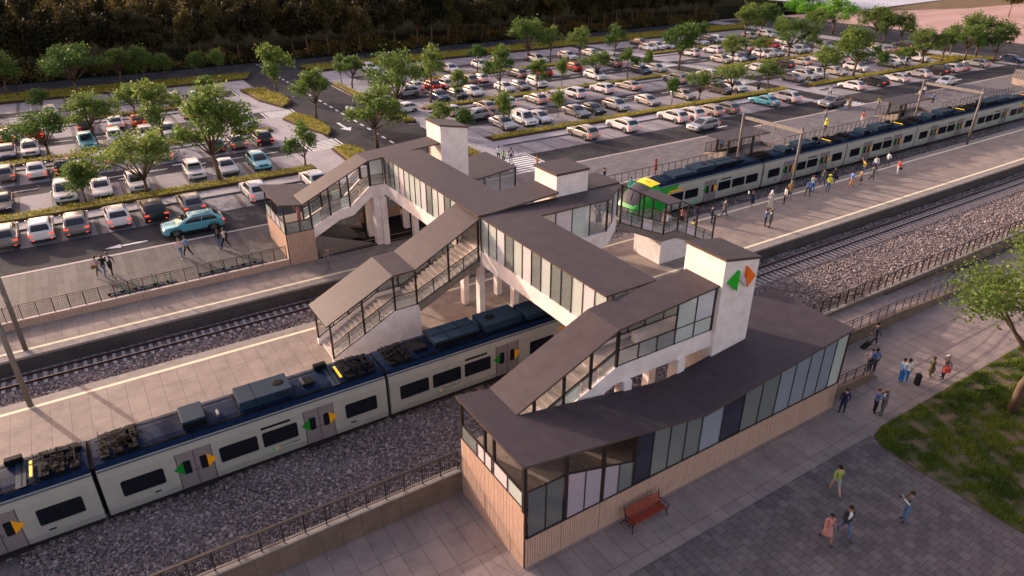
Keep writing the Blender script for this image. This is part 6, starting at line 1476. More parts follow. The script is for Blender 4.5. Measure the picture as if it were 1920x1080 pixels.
PEOPLE = [
(33.32, 16.93, 0, 58, 'stand', 'navy', 'navy', 'suit', 'brown', '', 1.78, 'man in navy suit standing by the short kerb wall at the building corner'),
(34.94, 15.97, 0, -32, 'hug', 'blue', 'black', 'trousers', 'auburn', '', 1.7, 'woman in blue jacket hugging a man in grey below the building corner'),
(35.19, 15.63, 0, 148, 'hug', 'grey', 'grey', 'suit', 'blond', '', 1.78, 'man in grey suit hugged by a woman in blue below the building corner'),
(39.28, 16.73, 0, 58, 'stand', 'white', 'royal', 'trousers', 'dark', '', 1.78, 'man in white top and bright blue trousers seen from behind on the plaza'),
(39.19, 16.99, 0, -32, 'stand', 'sky', 'royal', 'trousers', 'dark', '', 1.68, 'person in light blue partly hidden by the man in bright blue trousers'),
(41.29, 16.27, 0, -32, 'stand', 'olive', 'olive', 'coat', 'auburn', '', 1.45, 'red haired child in olive coat standing on the plaza'),
(41.74, 15.71, 0, 148, 'hips', 'grey', 'navy', 'trousers', 'grey', 'cap', 1.74, 'person in grey cap with a red bag on the plaza near the lawn'),
(41.64, 20.32, 0, -32, 'walk', 'charcoal', 'charcoal', 'suit', 'dark', '', 1.8, 'man in dark suit walking and pulling a black suitcase beside the ramp'),
(38.61, 18.73, 0, 148, 'hug', 'mauve', 'navy', 'trousers', 'dark', '', 1.62, 'woman in mauve top embracing a man in blue by the short handrail'),
(38.67, 18.48, 0, 58, 'stand', 'blue', 'black', 'trousers', 'dark', '', 1.8, 'man in blue shirt standing by the short handrail with a woman'),
(27.31, 13.18, 0, 58, 'walk', 'lime', 'greyl', 'shorts', 'dark', '', 1.78, 'man in green t-shirt and grey shorts walking away over the dark pavers'),
(24.32, 11.51, 0, 238, 'walk', 'pink', 'pink', 'dress', 'dark', '', 1.68, 'woman in pink dress walking on the dark pavers'),
(25.34, 11.28, 0, 238, 'walk', 'charcoal', 'denim', 'open', 'dark', '', 1.8, 'man in dark jacket and blue jeans walking beside the woman in pink dress'),
(28.54, 10.29, 0, 148, 'photo', 'grey', 'denim', 'vest', 'dark', '', 1.8, 'man in grey waistcoat and jeans taking a photo with his phone'),
(-1.41, 56.84, 1.35, 218, 'walk', 'mauve', 'greyg', 'trousers', 'brown', '', 1.66, 'woman in pale top carrying a tan bag, leftmost of three walking on the promenade'),
(-0.98, 56.68, 1.35, 238, 'walk', 'black', 'denim', 'trousers', 'auburn', 'long', 1.72, 'woman in black top and jeans, middle of three walking on the left promenade'),
(-0.55, 56.63, 1.35, 248, 'walk', 'charcoal', 'black', 'open', 'dark', '', 1.82, 'man in black jacket, rightmost of three walking on the left promenade'),
(4.53, 56.96, 1.35, 238, 'walk', 'pink2', 'denim', 'trousers', 'brown', 'long', 1.7, 'woman in pale pink top and jeans walking beside a man in denim shirt'),
(5.0, 56.91, 1.35, 148, 'walk', 'denim2', 'black', 'trousers', 'dark', '', 1.8, 'man in denim shirt walking beside a woman on the left promenade'),
(7.54, 57.16, 1.35, 238, 'stand', 'black', 'denim', 'trousers', 'dark', 'long', 1.66, 'woman in black top and jeans near the driving blue car'),
(7.97, 57.01, 1.35, 148, 'walk', 'cream', 'black', 'trousers', 'brown', '', 1.8, 'man in cream top with dark backpack near the driving blue car'),
(14.15, 49.42, 0.85, 238, 'phone', 'purple', 'purple', 'trousers', 'greyh', '', 1.78, 'man in grey uniform on his phone at the edge of the side platform'),
(13.58, 54.35, 3.05, 198, 'wave', 'pink', 'pink', 'robe', 'none', 'hijab', 1.66, 'woman in pink robe and headscarf waving under the far station roof'),
(20.29, 54.36, 0.9, 58, 'stand', 'teal', 'white', 'trousers', 'dark', '', 1.75, 'person in teal top behind the far columns under the bridge'),
(22.96, 55.03, 0.9, -32, 'stand', 'white', 'denim', 'trousers', 'dark', '', 1.72, 'person in white top and jeans under the far end of the bridge'),
(39.76, 65.68, 1.35, 58, 'stand', 'white', 'black', 'trousers', 'dark', '', 1.75, 'person in white t-shirt left of two others by the far zebra crossing'),
(39.8, 64.69, 1.35, 58, 'stand', 'lime2', 'black', 'trousers', 'dark', '', 1.45, 'child in bright green between two adults by the far zebra crossing'),
(40.41, 64.07, 1.35, 238, 'stand', 'charcoal', 'greyl', 'open', 'dark', '', 1.8, 'man in dark jacket at the far zebra crossing beside the green child'),
(41.49, 60.41, 1.35, 148, 'phone', 'orange2', 'black', 'trousers', 'brown', '', 1.75, 'person peeking out behind the middle lift tower roof'),
(37.99, 59.71, 1.2, 58, 'stand', 'mauve', 'denim', 'trousers', 'auburn', '', 1.7, 'person behind the glass of the far station building right end'),
(45.81, 54.12, 0.85, -32, 'phone', 'navy', 'black', 'trousers', 'dark', '', 1.75, 'dark haired person at the railing left of the green train nose'),
(46.28, 50.47, 0.85, 58, 'stand', 'teal2', 'teal2', 'dress', 'brown', '', 1.7, 'woman in turquoise dress behind the green train nose'),
(51.44, 52.39, 1.4, -32, 'stand', 'maroon', 'maroon', 'coat', 'none', 'hood', 1.7, 'person in dark red hooded coat on the promenade above the green train'),
(38.21, 36.88, 3.15, 58, 'stand', 'greyl', 'charcoal', 'trousers', 'brown', '', 1.75, 'man with grey backpack going down the glass sided stairs'),
(40.5, 37.6, 2.9, 58, 'stand', 'pink', 'black', 'trousers', 'dark', '', 1.7, 'person in pink top on the glass sided stairs'),
(41.52, 37.19, 1.75, -32, 'stand', 'yellowg', 'white', 'skirt', 'dark', '', 1.68, 'woman in yellow green top and white skirt on the lower glass sided stairs'),
(29.9, 35.61, 5.86, 58, 'stand', 'charcoal', 'charcoal', 'coat', 'dark', '', 1.75, 'person in dark coat seen through the glass of the bridge passage'),
(47.04, 40.09, 0.85, -32, 'stand', 'navy', 'navy', 'suit', 'dark', '', 1.78, 'man in navy suit on the island platform beside the foot of the stairs'),
(49.35, 40.66, 0.85, -32, 'walk', 'grey', 'navy', 'coat', 'dark', '', 1.82, 'man in long grey coat walking on the yellow line near the stairs'),
(53.57, 40.98, 0.85, 148, 'photo', 'navy', 'navy', 'dress', 'auburn', 'long', 1.66, 'woman in navy dress holding up a white paper by the platform edge'),
(54.94, 39.93, 0.85, 58, 'stand', 'cream', 'white', 'robe', 'none', 'hijab', 1.76, 'man in white robe and headscarf on the island platform'),
(56.98, 39.86, 0.85, 148, 'stand', 'white', 'black', 'trousers', 'dark', '', 1.78, 'man in white shirt with black bag on the island platform'),
(58.64, 40.59, 0.85, 58, 'stand', 'tan', 'denim', 'coat2', 'greyh', '', 1.84, 'man in brown coat and jeans at the gantry pole'),
(50.68, 37.03, 0.85, -32, 'hug', 'blue', 'black', 'trousers', 'auburn', '', 1.7, 'woman in blue jacket hugging a man in grey on the island platform'),
(50.88, 36.6, 0.85, 148, 'hug', 'grey', 'charcoal', 'suit', 'blond', '', 1.8, 'man in grey suit hugged by a woman in blue on the island platform'),
(60.71, 40.02, 0.85, 58, 'walk', 'blue2', 'greyg', 'trousers', 'dark', '', 1.78, 'man in blue t-shirt and grey trousers on the island platform'),
(62.22, 40.57, 0.85, 58, 'stand', 'greyl', 'royal', 'trousers', 'dark', '', 1.78, 'man in grey top and bright blue trousers on the island platform'),
(62.36, 40.87, 0.85, -32, 'stand', 'teal', 'brown', 'trousers', 'auburn', '', 1.66, 'woman in teal half hidden by the man in bright blue trousers on the platform'),
(64.98, 41.38, 0.85, 58, 'walk', 'grey', 'navy', 'coat', 'dark', '', 1.8, 'man in long grey coat beside the worker in yellow helmet'),
(63.71, 39.82, 0.85, 58, 'stand', 'hivis', 'denim', 'trousers', 'none', 'helmet', 1.8, 'worker in yellow high visibility vest and helmet on the island platform'),
(66.59, 41.17, 0.85, 58, 'stand', 'charcoal', 'navy', 'suit', 'dark', '', 1.8, 'man in dark suit with briefcase right of the worker in yellow helmet'),
(66.9, 39.36, 0.85, -32, 'walk', 'blue2', 'orange3', 'trousers', 'dark', '', 1.78, 'man in blue t-shirt and orange trousers on the island platform'),
(68.47, 39.37, 0.85, -32, 'stand', 'tan', 'greyg', 'skirt', 'dark', '', 1.68, 'woman in tan top and dark skirt on the island platform'),
(71.86, 41.23, 0.85, 148, 'wave', 'yellow', 'royal', 'trousers', 'brown', '', 1.68, 'woman in yellow top waving at the train from the platform edge'),
(70.65, 39.43, 0.85, -32, 'walk', 'grey', 'navy', 'coat', 'dark', '', 1.82, 'man in long grey coat right of the waving woman in yellow'),
(74.0, 41.21, 0.85, 58, 'stand', 'white', 'denim', 'trousers', 'dark', '', 1.8, 'man in white shirt and jeans with a child by the far train'),
(74.38, 41.2, 0.85, 58, 'stand', 'tan', 'white', 'dress', 'auburn', '', 1.15, 'small child beside the man in white shirt and jeans'),
(76.62, 41.39, 0.85, 148, 'walk', 'white', 'greyg', 'trousers', 'dark', '', 1.8, 'man in white t-shirt and dark trousers walking by the far train'),
(75.09, 39.19, 0.85, 148, 'stand', 'red', 'white', 'trousers', 'dark', '', 1.72, 'woman in red top and white trousers with a black handbag on the platform'),
(64.27, 55.49, 1.35, -32, 'wave', 'yellow', 'royal', 'trousers', 'dark', '', 1.68, 'woman in yellow top waving on the promenade left of the near shelter'),
(63.81, 54.47, 1.35, 58, 'stand', 'blue2', 'greyg', 'trousers', 'dark', '', 1.72, 'person in blue top at the railing left of the near shelter'),
(82.05, 53.48, 1.35, 58, 'stand', 'hivis', 'greyg', 'trousers', 'none', 'helmet', 1.8, 'worker in yellow vest and helmet on the promenade behind the far train'),
(87.44, 57.36, 1.35, 238, 'hips', 'greyl', 'denim', 'trousers', 'dark', '', 1.75, 'man in grey top and jeans at the kerb behind the promenade worker'),
(90.13, 53.58, 1.35, 58, 'stand', 'red', 'white', 'trousers', 'dark', '', 1.74, 'woman in red top and white trousers on the promenade behind the far train'),
(100.41, 57.79, 1.35, 238, 'stand', 'lime', 'greyl', 'shorts', 'brown', '', 1.78, 'man in green t-shirt and grey shorts on the promenade near the zebra crossing'),
(102.42, 67.25, 1.2, 238, 'walk', 'white', 'black', 'open', 'dark', '', 1.76, 'person in white jacket and black trousers walking left of the zebra crossing'),
(97.8, 60.62, 1.2, 58, 'stand', 'tan', 'tan', 'robe', 'brown', '', 1.75, 'person in tan robe standing on the zebra crossing'),
(104.38, 56.49, 1.35, 58, 'stand', 'white', 'denim', 'trousers', 'dark', '', 1.76, 'man in white t-shirt and jeans left of the further shelter'),
(112.06, 58.32, 1.3, 58, 'stand', 'cream', 'tan', 'trousers', 'brown', '', 1.5, 'child in cream behind the further shelter roof'),
(114.51, 59.05, 1.3, 58, 'stand', 'white', 'navy', 'trousers', 'dark', '', 1.78, 'adult in white behind the further shelter roof beside a child'),
(109.94, 55.05, 1.35, 238, 'stand', 'royal', 'black', 'trousers', 'dark', '', 1.7, 'person in bright blue behind the further shelter roof'),
(94.98, 75.21, 1.3, 58, 'stand', 'black', 'black', 'coat', 'dark', '', 1.7, 'person in black standing in the hedge of the middle car park'),
]
# ------------------------------------------------------------------ people
CL = dict(navy=(.018,.022,.06),blue=(.10,.16,.33),blue2=(.13,.24,.52),black=(.014,.014,.016),grey=(.12,.115,.12),greyl=(.32,.32,.34),greyg=(.085,.085,.085),white=(.72,.70,.69),royal=(.01,.16,.50),sky=(.18,.42,.60),olive=(.09,.075,.04),
    charcoal=(.04,.04,.045),mauve=(.40,.30,.33),lime=(.30,.36,.08),pink=(.50,.22,.20),pink2=(.60,.42,.40),denim=(.09,.15,.28),denim2=(.16,.25,.40),cream=(.56,.49,.42),purple=(.13,.12,.17),teal=(.03,.26,.22),teal2=(.03,.48,.46),lime2=(.15,.50,.12),
    orange2=(.5,.2,.1),maroon=(.20,.035,.03),yellowg=(.42,.40,.05),tan=(.34,.20,.09),hivis=(.75,.80,.03),orange3=(.55,.22,.05),yellow=(.72,.55,.06),red=(.60,.08,.07),brown=(.10,.06,.04))
HAIR = dict(dark=(.012,.010,.009),brown=(.05,.028,.015),auburn=(.13,.04,.015),blond=(.32,.22,.11),greyh=(.25,.24,.23),grey=(.2,.2,.2),none=(.02,.02,.02))
SKINS = [mat('skin_fair',(.48,.27,.19),.5), mat('skin_tan',(.32,.16,.09),.5), mat('skin_brown',(.12,.055,.03),.5)]
CM = {k: mat('cloth_'+k, v, .85) for k, v in CL.items()}; HM = {k: mat('hair_'+k, v, .6) for k, v in HAIR.items()}
M['shoe'] = mat('shoe', (.03,.022,.02), .5); M['shoew'] = mat('shoe_white', (.5,.5,.5), .5); M['lips'] = mat('lips', (.28,.08,.07), .5)
def skeleton(pose, kind, rnd):
    """joints for a 1.75 m figure facing +x; returns nodes {name: (pos, radius)} and bones"""
    V = Vector; N = {}
    slim = .92 if kind in ('dress','skirt','robe') else 1.0
    N['pelvis'] = (V((0,0,.93)), (.135*slim,.105)); N['waist'] = (V((.0,0,1.07)), (.118*slim,.090)); N['chest'] = (V((.01,0,1.27)), (.150*slim,.108)); N['collar'] = (V((0,0,1.42)), (.085,.072))
    N['neck'] = (V((.01,0,1.49)), (.052,.054)); N['jaw'] = (V((.028,0,1.555)), (.062,.070)); N['head'] = (V((.022,0,1.645)), (.076,.094)); N['crown'] = (V((.012,0,1.715)), (.055,.068))
    st = .24 if pose == 'walk' else .03
    for s, n in ((1,'l'),(-1,'r')):
        f = st*s
        N['hip'+n] = (V((0,s*.088,.88)), (.088,.085)); N['knee'+n] = (V((f*.62+.03,s*.095,.50)), (.058,.060)); N['ankle'+n] = (V((f*1.05-(.08 if f < -.1 else 0),s*.10,.10+(.05 if f < -.1 else 0))), (.036,.040))
        a = N['ankle'+n][0]; N['toe'+n] = (a+V((.16,s*.025,-.055)), (.036,.028))
        N['sh'+n] = (V((-.005,s*.175,1.385)), (.058,.055))
    def arm(n, e, w):
        s = 1 if n == 'l' else -1; e = V(e); w = V(w); d = (w-e).normalized()
        N['el'+n] = (e, (.040,.040)); N['wr'+n] = (w, (.026,.027)); N['palm'+n] = (w+d*.075, (.018,.040))
    sw = -.10 if pose == 'walk' else 0
    arm('l', (sw-.03,.235,1.12), (sw*1.6+.05,.25,.87)); arm('r', (-sw-.03,-.235,1.12), (-sw*1.6+.06,-.25,.87))
    if pose == 'phone': arm('r', (.10,-.27,1.16), (.09,-.13,1.50)); arm('l', (-.10,.30,1.15), (.02,.17,.99))
    if pose == 'photo': arm('r', (.16,-.22,1.20), (.36,-.12,1.46)); arm('l', (.14,.22,1.20), (.34,.06,1.42))
    if pose == 'wave': arm('r', (.08,-.30,1.50), (.14,-.36,1.77))
    if pose == 'hips': arm('r', (-.08,-.34,1.16), (.03,-.17,1.0)); arm('l', (-.08,.34,1.16), (.03,.17,1.0))
    if pose == 'hug': arm('r', (.20,-.22,1.25), (.36,-.03,1.30)); arm('l', (.20,.20,1.20), (.36,.03,1.12))
    B = [('pelvis','waist','top'),('waist','chest','top'),('chest','collar','top'),('collar','neck','skin'),('neck','jaw','skin'),('jaw','head','skin'),('head','crown','hairtop')]
    for n in 'lr':
        B += [('pelvis','hip'+n,'bot'),('hip'+n,'knee'+n,'bot'),('knee'+n,'ankle'+n,'shin'),('ankle'+n,'toe'+n,'shoe'),('collar','sh'+n,'top'),('sh'+n,'el'+n,'top'),('el'+n,'wr'+n,'sleeve'),('wr'+n,'palm'+n,'skin')]
    return N, B
def seg_dist(P, a, b):
    ab = b-a; t = np.clip(((P-a)@ab)/(ab@ab+1e-9),0,1)[:,None]; return np.linalg.norm(P-(a+t*ab),axis=1)
def people():
    rnd = random.Random(3); tmp = []
    for rec in PEOPLE:
        x, y, z, hd, pose, top, bot, kind, hair, hat, h, lab = rec
        N, B = skeleton(pose, kind, rnd); names = list(N); ix = {n: i for i, n in enumerate(names)}
        me = bpy.data.meshes.new('person'); me.from_pydata([N[n][0] for n in names], [(ix[a],ix[b]) for a, b, _ in B], [])
        o = bpy.data.objects.new('tmp', me); COL.objects.link(o); o.modifiers.new('s','SKIN'); o.modifiers['s'].use_smooth_shade = True
        sm = o.modifiers.new('d','SUBSURF'); sm.levels = 1; sm.render_levels = 1
        if not me.skin_vertices: continue
        for n in names:
            d = me.skin_vertices[0].data[ix[n]]; d.radius = N[n][1]; d.use_root = n == 'pelvis'
        tmp.append((o, N, B, rec))
    dg = bpy.context.evaluated_depsgraph_get(); dg.update()
    for o, N, B, rec in tmp:
        x, y, z, hd, pose, top, bot, kind, hair, hat, h, lab = rec
        e = bpy.data.meshes.new_from_object(o.evaluated_get(dg))
        vs = np.empty(len(e.vertices)*3); e.vertices.foreach_get('co', vs); vs = vs.reshape(-1,3)
        faces = [tuple(p.vertices) for p in e.polygons]; fc = np.array([vs[list(f)].mean(0) for f in faces])
        D = np.stack([seg_dist(fc, np.array(N[a][0]), np.array(N[b][0])) for a, b, _ in B]); zone = [B[k][2] for k in D.argmin(0)]
        sk = SKINS[rnd.choice([0,0,0,1,1,2])] if 'pink dress' not in lab else SKINS[1]
        mats = [sk, CM[top], CM[bot], M['shoew'] if rnd.random() < .3 else M['shoe'], HM[hair], M['lips'], CM['white']]
        long_s = kind in ('suit','coat','coat2','open','robe') or rnd.random() < .35
        zm = {'top':1,'bot':2,'skin':0,'hairtop':4 if hat == '' else 0,'shoe':3,'sleeve':1 if long_s else 0,'shin':2}
        if kind in ('shorts','skirt','dress'): zm['shin'] = 0
        if kind == 'vest': zm['sleeve'] = 6
        mi = [zm[q] for q in zone]
        if kind in ('suit','open'):
            for i, c in enumerate(fc):
                if zone[i] == 'top' and c[0] > .06 and abs(c[1]) < .05 and c[2] > 1.12: mi[i] = 6
        g = MB(); g.v = [tuple(v) for v in vs]; g.f = faces; g.m = list(mi)
        # face
        hx, hz = .022, 1.635
        g.add([(hx+.088,-.012,hz+.012),(hx+.088,.012,hz+.012),(hx+.082,0,hz+.03),(hx+.112,0,hz-.006),(hx+.088,0,hz-.018)], [(0,3,2),(3,1,2),(0,4,3),(4,1,3)], 0)
        for s in (-1,1):
            g.ell((hx+.078,s*.032,hz+.022), (.012,.014,.008), 6, 4, 4); g.ell((hx+.005,s*.078,hz), (.018,.010,.03), 6, 4, 0)
        g.ell((hx+.080,0,hz-.045), (.012,.024,.007), 6, 4, 5)
        # fingers
        for n, s in (('l',1),('r',-1)):
            w = N['wr'+n][0]; p = N['palm'+n][0]; d = (p-w).normalized(); sd = Vector((1,0,0)) if abs(d.x) < .7 else Vector((0,s,0)); sd = (sd - d*sd.dot(d)).normalized(); nr = d.cross(sd)*s
            for k, ln in enumerate((.062,.072,.066,.052)):
                b = p - d*.01 + sd*(.026-.0175*k); g.tube([b, b+d*ln*.55, b+d*ln*.9+nr*ln*.3], [.0088,.0082,.0062], 5, 0)
            b = w + d*.03 + sd*.03; g.tube([b, b+sd*.022+d*.026, b+sd*.026+d*.055+nr*.01], [.010,.009,.007], 5, 0)
        k = h/1.75
        ob = g.build('person', mats, None, smooth=True); tag(ob, lab, 'person', 'people in and around the station')
        ob.location = (x,y,z+.006); ob.rotation_euler = (0,0,R(hd)); ob.scale = (k*1.14,k*1.14,k*1.03)
        def child(mb, name, m, sm=True):
            c = mb.build(name, m, None, smooth=sm); c.parent = ob; return c
        hd_c = (.012,0,1.66)
        if hat == '' or hat == 'long':
            q = MB(); nn, kk = 12, 7; vv = []
            for i in range(kk+1):
                t = PI*.62*i/kk
                for j in range(nn):
                    a = 2*PI*j/nn; c = math.cos(a); tt = t*(.62 if c > .35 else (.85 if c > -.1 else 1.12)); vv.append((hd_c[0]-.006+.108*math.sin(tt)*c, .094*math.sin(tt)*math.sin(a), hd_c[2]-.012+.112*math.cos(tt)))
            q.add(vv, [(i*nn+j,(i+1)*nn+j,(i+1)*nn+(j+1)%nn,i*nn+(j+1)%nn) for i in range(kk) for j in range(nn)])
            if hat == 'long': q.ell((-.055,0,1.50), (.05,.095,.17), 10, 6)
            child(q, 'hair', HM[hair])
        elif hat == 'helmet':
            q = MB(); q.ell((.012,0,1.69), (.125,.108,.09), 14, 8); q.tube([(.03,0,1.675),(.03,0,1.69)], [.15,.135], 14); child(q, 'helmet', CM['hivis'])
        elif hat == 'cap':
            q = MB(); q.ell((.012,0,1.69), (.108,.096,.075), 12, 6); q.box(.08,.19,-.07,.07,1.67,1.685); child(q, 'cap', CM['greyl'])
        else:
            q = MB(); q.ell((-.012,0,1.64), (.118,.11,.13), 12, 8); q.ell((-.01,0,1.47), (.13,.15,.10), 12, 6); child(q, 'headscarf' if hat == 'hijab' else 'hood', CM['pink' if top == 'pink' else ('white' if hat == 'hijab' else top)])
        if kind in ('dress','skirt','coat','coat2','robe'):
            z0 = {'dress':.52,'skirt':.50,'coat':.48,'coat2':.70,'robe':.08}[kind]; z1 = 1.05
            q = MB(); nn = 14; rows = []
            fl = .0 if kind in ('coat2',) else .03
            for i in range(5):
                u = i/4; zz = z1+(z0-z1)*u; rx = .118+(.045+fl)*u+ (.02 if kind == 'robe' else 0); ry = .150+(.05+fl)*u; rows.append([(rx*math.cos(2*PI*j/nn), ry*math.sin(2*PI*j/nn)*(1 if kind != 'dress' else .95), zz) for j in range(nn)])
            q.add([p for r_ in rows for p in r_], [(i*nn+j, i*nn+(j+1)%nn, (i+1)*nn+(j+1)%nn, (i+1)*nn+j) for i in range(4) for j in range(nn)])
            q.add(rows[-1], [tuple(range(nn))]); child(q, {'coat2':'coat'}.get(kind,kind), CM[top if kind in ('coat','coat2','dress','robe') else bot])
        if kind == 'open' or kind == 'suit':
            q = MB(); nn = 12; rows = [[(rx*math.cos(2*PI*j/nn), ry*math.sin(2*PI*j/nn), zz) for j in range(nn)] for zz, rx, ry in ((1.05,.115,.145),(.80,.128,.168))]
            q.add([p for r_ in rows for p in r_], [(j,(j+1)%nn,nn+(j+1)%nn,nn+j) for j in range(nn) if abs(j) not in (0,)]); child(q, 'jacket_hem', CM[top])
        me = o.data; bpy.data.objects.remove(o); bpy.data.meshes.remove(me); bpy.data.meshes.remove(e)
people()
# carried and resting things
def held(name, label, cat, mb, m, loc, rz=0, bev=.02):
    o = mb.build(name, m, None, bevel=bev); tag(o, label, cat); o.location = loc; o.rotation_euler = (0,0,rz); return o
def bagmb(w, d, h, strap=True, z=0):
    q = MB(); q.box(-w/2,w/2,-d/2,d/2,z,z+h)
    if strap: q.bar((-w*.3,0,z+h),(-w*.25,0,z+h+.18),.02); q.bar((w*.3,0,z+h),(w*.25,0,z+h+.18),.02); q.bar((-w*.25,0,z+h+.18),(w*.25,0,z+h+.18),.02)
    return q
def near(lab): 
    r = [p for p in PEOPLE if lab in p[-1]][0]; return r
def beside(lab, dx, dy, dz):
    r = near(lab); a = R(r[3]); return (r[0]+dx*math.cos(a)-dy*math.sin(a), r[1]+dx*math.sin(a)+dy*math.cos(a), r[2]+dz), a
l, a = beside('suitcase', -.62, -.28, .02)
q = MB(); q.add([(-.30,-.17,.05),(-.16,-.17,0),(.28,-.17,.42),(.14,-.17,.52),(-.30,.17,.05),(-.16,.17,0),(.28,.17,.42),(.14,.17,.52)], [(0,1,2,3),(7,6,5,4),(0,4,5,1),(1,5,6,2),(2,6,7,3),(3,7,4,0)]); q.bar((.21,-.08,.46),(.55,-.05,.80),.02); q.bar((.21,.08,.46),(.55,.05,.80),.02); q.bar((.55,-.06,.80),(.55,.06,.80),.03)
held('suitcase', 'black trolley suitcase pulled by the man in the dark suit', 'suitcase', q, CM['black'], l, a, 0)
l, a = beside('with a red bag', .1, .30, .72); held('shoulder_bag', 'bright red bag on the person in the grey cap', 'bag', bagmb(.42,.18,.34), CM['red'], l, a)
l, a = beside('carrying a tan bag', .02, -.30, .62); held('shoulder_bag', 'large tan bag carried by the leftmost woman on the promenade', 'bag', bagmb(.42,.16,.36), CM['tan'], l, a)
l, a = beside('bright blue trousers seen', -.1, -.75, 0); held('travel_bag', 'black bag standing beside the man in bright blue trousers', 'bag', bagmb(.30,.25,.75), CM['black'], l, a)
l, a = beside('cream top with dark', -.20, 0, 1.0); held('backpack', 'dark backpack on the man in the cream top', 'backpack', bagmb(.16,.28,.44,False), CM['charcoal'], l, a)
l, a = beside('with black bag on the island', -.2, 0, .98); held('backpack', 'black backpack on the man in the white shirt, island platform', 'backpack', bagmb(.16,.28,.42,False), CM['black'], l, a)
l, a = beside('with grey backpack', -.2, 0, 1.0); held('backpack', 'pale grey backpack on the man on the glass sided stairs', 'backpack', bagmb(.18,.28,.46,False), CM['greyl'], l, a)
l, a = beside('handbag on the platform', -.05, .30, .70); held('handbag', 'black handbag of the woman in red on the island platform', 'bag', bagmb(.30,.14,.24), CM['black'], l, a)
l, a = beside('briefcase', 0, -.30, .50); held('briefcase', 'black briefcase of the man beside the worker in yellow helmet', 'bag', bagmb(.40,.12,.30), CM['black'], l, a)
l, a = beside('white paper', .48, -.05, 1.38); held('paper', 'white paper held up by the woman in the navy dress', 'paper', MB().box(-.01,.01,-.11,.11,0,.28), CM['white'], l, a, .003)
l, a = beside('taking a photo', .50, -.06, 1.44); held('phone', 'phone held up by the man in the grey waistcoat', 'phone', MB().box(-.006,.006,-.04,.04,0,.16), CM['black'], l, a, .003)
# red bench against the timber wall
t = thing('park_bench', 'red slatted bench with black cast iron ends by the timber wall', 'bench', (18.2,17.0,0))
M['b_red'] = mat('bench_red', (.24,.035,.022), .5, c2=(.33,.055,.035), sc=6, streak=(1,10,10)); M['iron'] = mat('cast_iron', (.016,.015,.016), .45)
x0, x1 = 17.15, 19.3
for i in range(5):
    y = 16.62 + .095*i; z = .44 + (.02 if i == 0 else -.004*i); box('seat_slat', t, M['b_red'], x0+.02, x1-.02, y, y+.078, z, z+.03, bevel=.006)
for i in range(6):
    z = .53 + .078*i; y = 17.10 + .030*i + (.02 if i == 5 else 0); MB().bar((x0+.02,y,z+.03),(x1-.02,y,z+.03),.025,.066).build('back_slat', M['b_red'], t, bevel=.006)
for x in (x0, x1):
    g = MB(); T = lambda pts, r: g.tube([(x,)+p for p in pts], r, 7)
    T([(16.60,0.0),(16.56,.04),(16.60,.14),(16.66,.28),(16.60,.42)], .025); T([(17.34,0.0),(17.38,.05),(17.28,.20),(17.14,.42),(17.20,.70),(17.28,1.03),(17.34,1.06)], .026)
    T([(16.58,.42),(16.85,.425),(17.14,.42)], .024); T([(16.62,.42),(16.58,.56),(16.60,.66),(16.72,.69),(16.95,.66),(17.18,.68)], .022); T([(16.66,.28),(16.86,.18),(17.05,.22),(17.2,.34)], .018); T([(16.58,.60),(16.53,.64),(16.56,.70),(16.62,.68)], .016)
    g.build('cast_iron_end', M['iron'], t, smooth=True)
bar('stretcher', t, M['iron'], (x0,16.9,.22), (x1,16.9,.22), .02)
# scooter docks
M['dock'] = mat('dock_blue', (.13,.19,.23), .5); M['sc_green'] = mat('scooter_green', (.05,.35,.05), .4)
def scooter(x, y, lab):
    t = thing('rental_scooter', lab, 'scooter', (x,y,ZV), 0, 'rental scooters on the promenade', False)
    MB().box(-.45,.35,-.07,.07,.10,.15).build('deck', M['t_black'], t, bevel=.015)
    for wx in (-.48,.48): MB().tube([(wx,-.03,.11),(wx,.03,.11)], .11, 12).build('wheel', M['tyre'], t)
    MB().tube([(.46,0,.14),(.34,0,1.02)], .032, 7).build('stem', M['sc_green'], t); MB().tube([(.33,-.24,1.03),(.34,0,1.05),(.33,.24,1.03)], .018, 6).build('handlebar', M['t_black'], t)
    MB().ell((.34,0,1.10), (.05,.06,.06), 8, 5).build('display', M['signwhite'], t)
xs = [(-.59,1),(.18,1),(1.0,0),(1.55,1),(2.35,1),(3.15,0),(5.6,1),(6.4,1),(7.2,0),(7.95,1),(8.75,1),(9.6,0)]
k = 0; od = ['leftmost','second from left','third from left','fourth from left','fourth from right','third from right','second from right','rightmost']
for i, (x, s) in enumerate(xs):
    q = MB(); q.tube([(x-.26,52.72,ZV+.07),(x+.26,52.72,ZV+.07)], .07, 10); q.tube([(x-.26,52.9,ZV+.07),(x+.26,52.9,ZV+.07)], .06, 10)
    o = q.build('scooter_dock', M['dock'], None); tag(o, f'blue grey scooter dock, number {i+1} of twelve from the left along the promenade railing', 'dock', 'scooter docks')
    if s: scooter(x, 52.85, f'green scooter standing in a dock, {od[k]} of eight'); k += 1
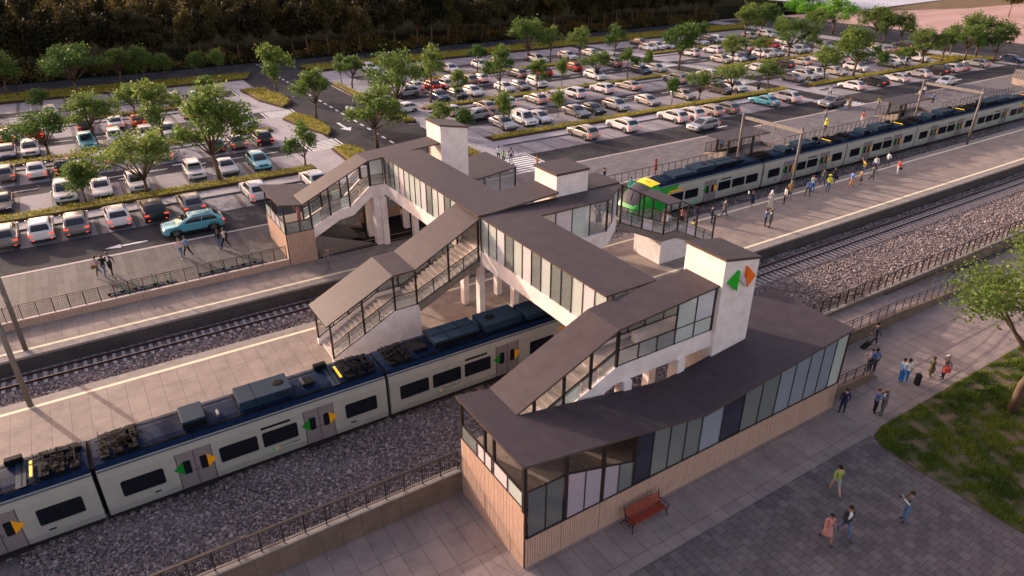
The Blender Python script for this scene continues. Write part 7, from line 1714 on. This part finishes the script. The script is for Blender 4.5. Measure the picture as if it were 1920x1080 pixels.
# small signs in the car park
for (x, y, lab) in ((117.2,75.9,'cream coloured leaning information board at the left end of the near right hedge'),):
    t = thing('sign_board', lab, 'sign', (x,y,ZC)); MB().tube([(x,y,ZC),(x,y,ZC+.8)], .04, 6).build('post', M['steel'], t); MB().box(x-.22,x+.22,y-.03,y+.03,ZC+.7,ZC+1.9).build('panel', CM['cream'], t, bevel=.02)
# ------------------------------------------------------------------ camera, light
cam = bpy.data.cameras.new('camera'); cam.sensor_width = 36; cam.lens = 36*1293.5/1920; cam.clip_end = 4000; cam.clip_start = 0.3
cam.dof.use_dof = True; cam.dof.focus_distance = 52; cam.dof.aperture_fstop = 0.25
co = bpy.data.objects.new('camera', cam); COL.objects.link(co); SC.camera = co
co.location = (0,0,25); co.rotation_euler = (R(90-27.55), 0, R(57.67-90))
SUN_AZ, SUN_EL = 113.0, 16.5
sl = bpy.data.lights.new('sun', 'SUN'); sl.energy = 2.8; sl.angle = R(0.6); sl.color = (1.0,0.84,0.70)
so = bpy.data.objects.new('sun', sl); COL.objects.link(so)
d = Vector((math.cos(R(SUN_AZ))*math.cos(R(SUN_EL)), math.sin(R(SUN_AZ))*math.cos(R(SUN_EL)), math.sin(R(SUN_EL))))
so.rotation_euler = d.to_track_quat('Z','Y').to_euler(); so.location = (0,80,60)
w = bpy.data.worlds.new('World'); SC.world = w; w.use_nodes = True
nt = w.node_tree; bg = nt.nodes['Background']; sky = nt.nodes.new('ShaderNodeTexSky'); sky.sky_type = 'NISHITA'; sky.sun_disc = False
sky.sun_elevation = R(SUN_EL); sky.sun_rotation = R(90-SUN_AZ); sky.air_density = 1.2; sky.dust_density = 3.0; sky.ozone_density = 0.0
tm = nt.nodes.new('ShaderNodeMix'); tm.data_type = 'RGBA'; tm.blend_type = 'MULTIPLY'; tm.inputs['Factor'].default_value = 1.0; tm.inputs['B'].default_value = (1.17,0.915,0.93,1)
nt.links.new(sky.outputs[0], tm.inputs['A']); nt.links.new(tm.outputs['Result'], bg.inputs[0]); bg.inputs[1].default_value = 0.15
SC.view_settings.view_transform = 'Standard'; SC.view_settings.look = 'None'; SC.view_settings.exposure = 1.1; SC.view_settings.gamma = 1.0
SC.render.engine = 'CYCLES'; SC.cycles.max_bounces = 8; SC.cycles.transparent_max_bounces = 16; SC.cycles.diffuse_bounces = 4
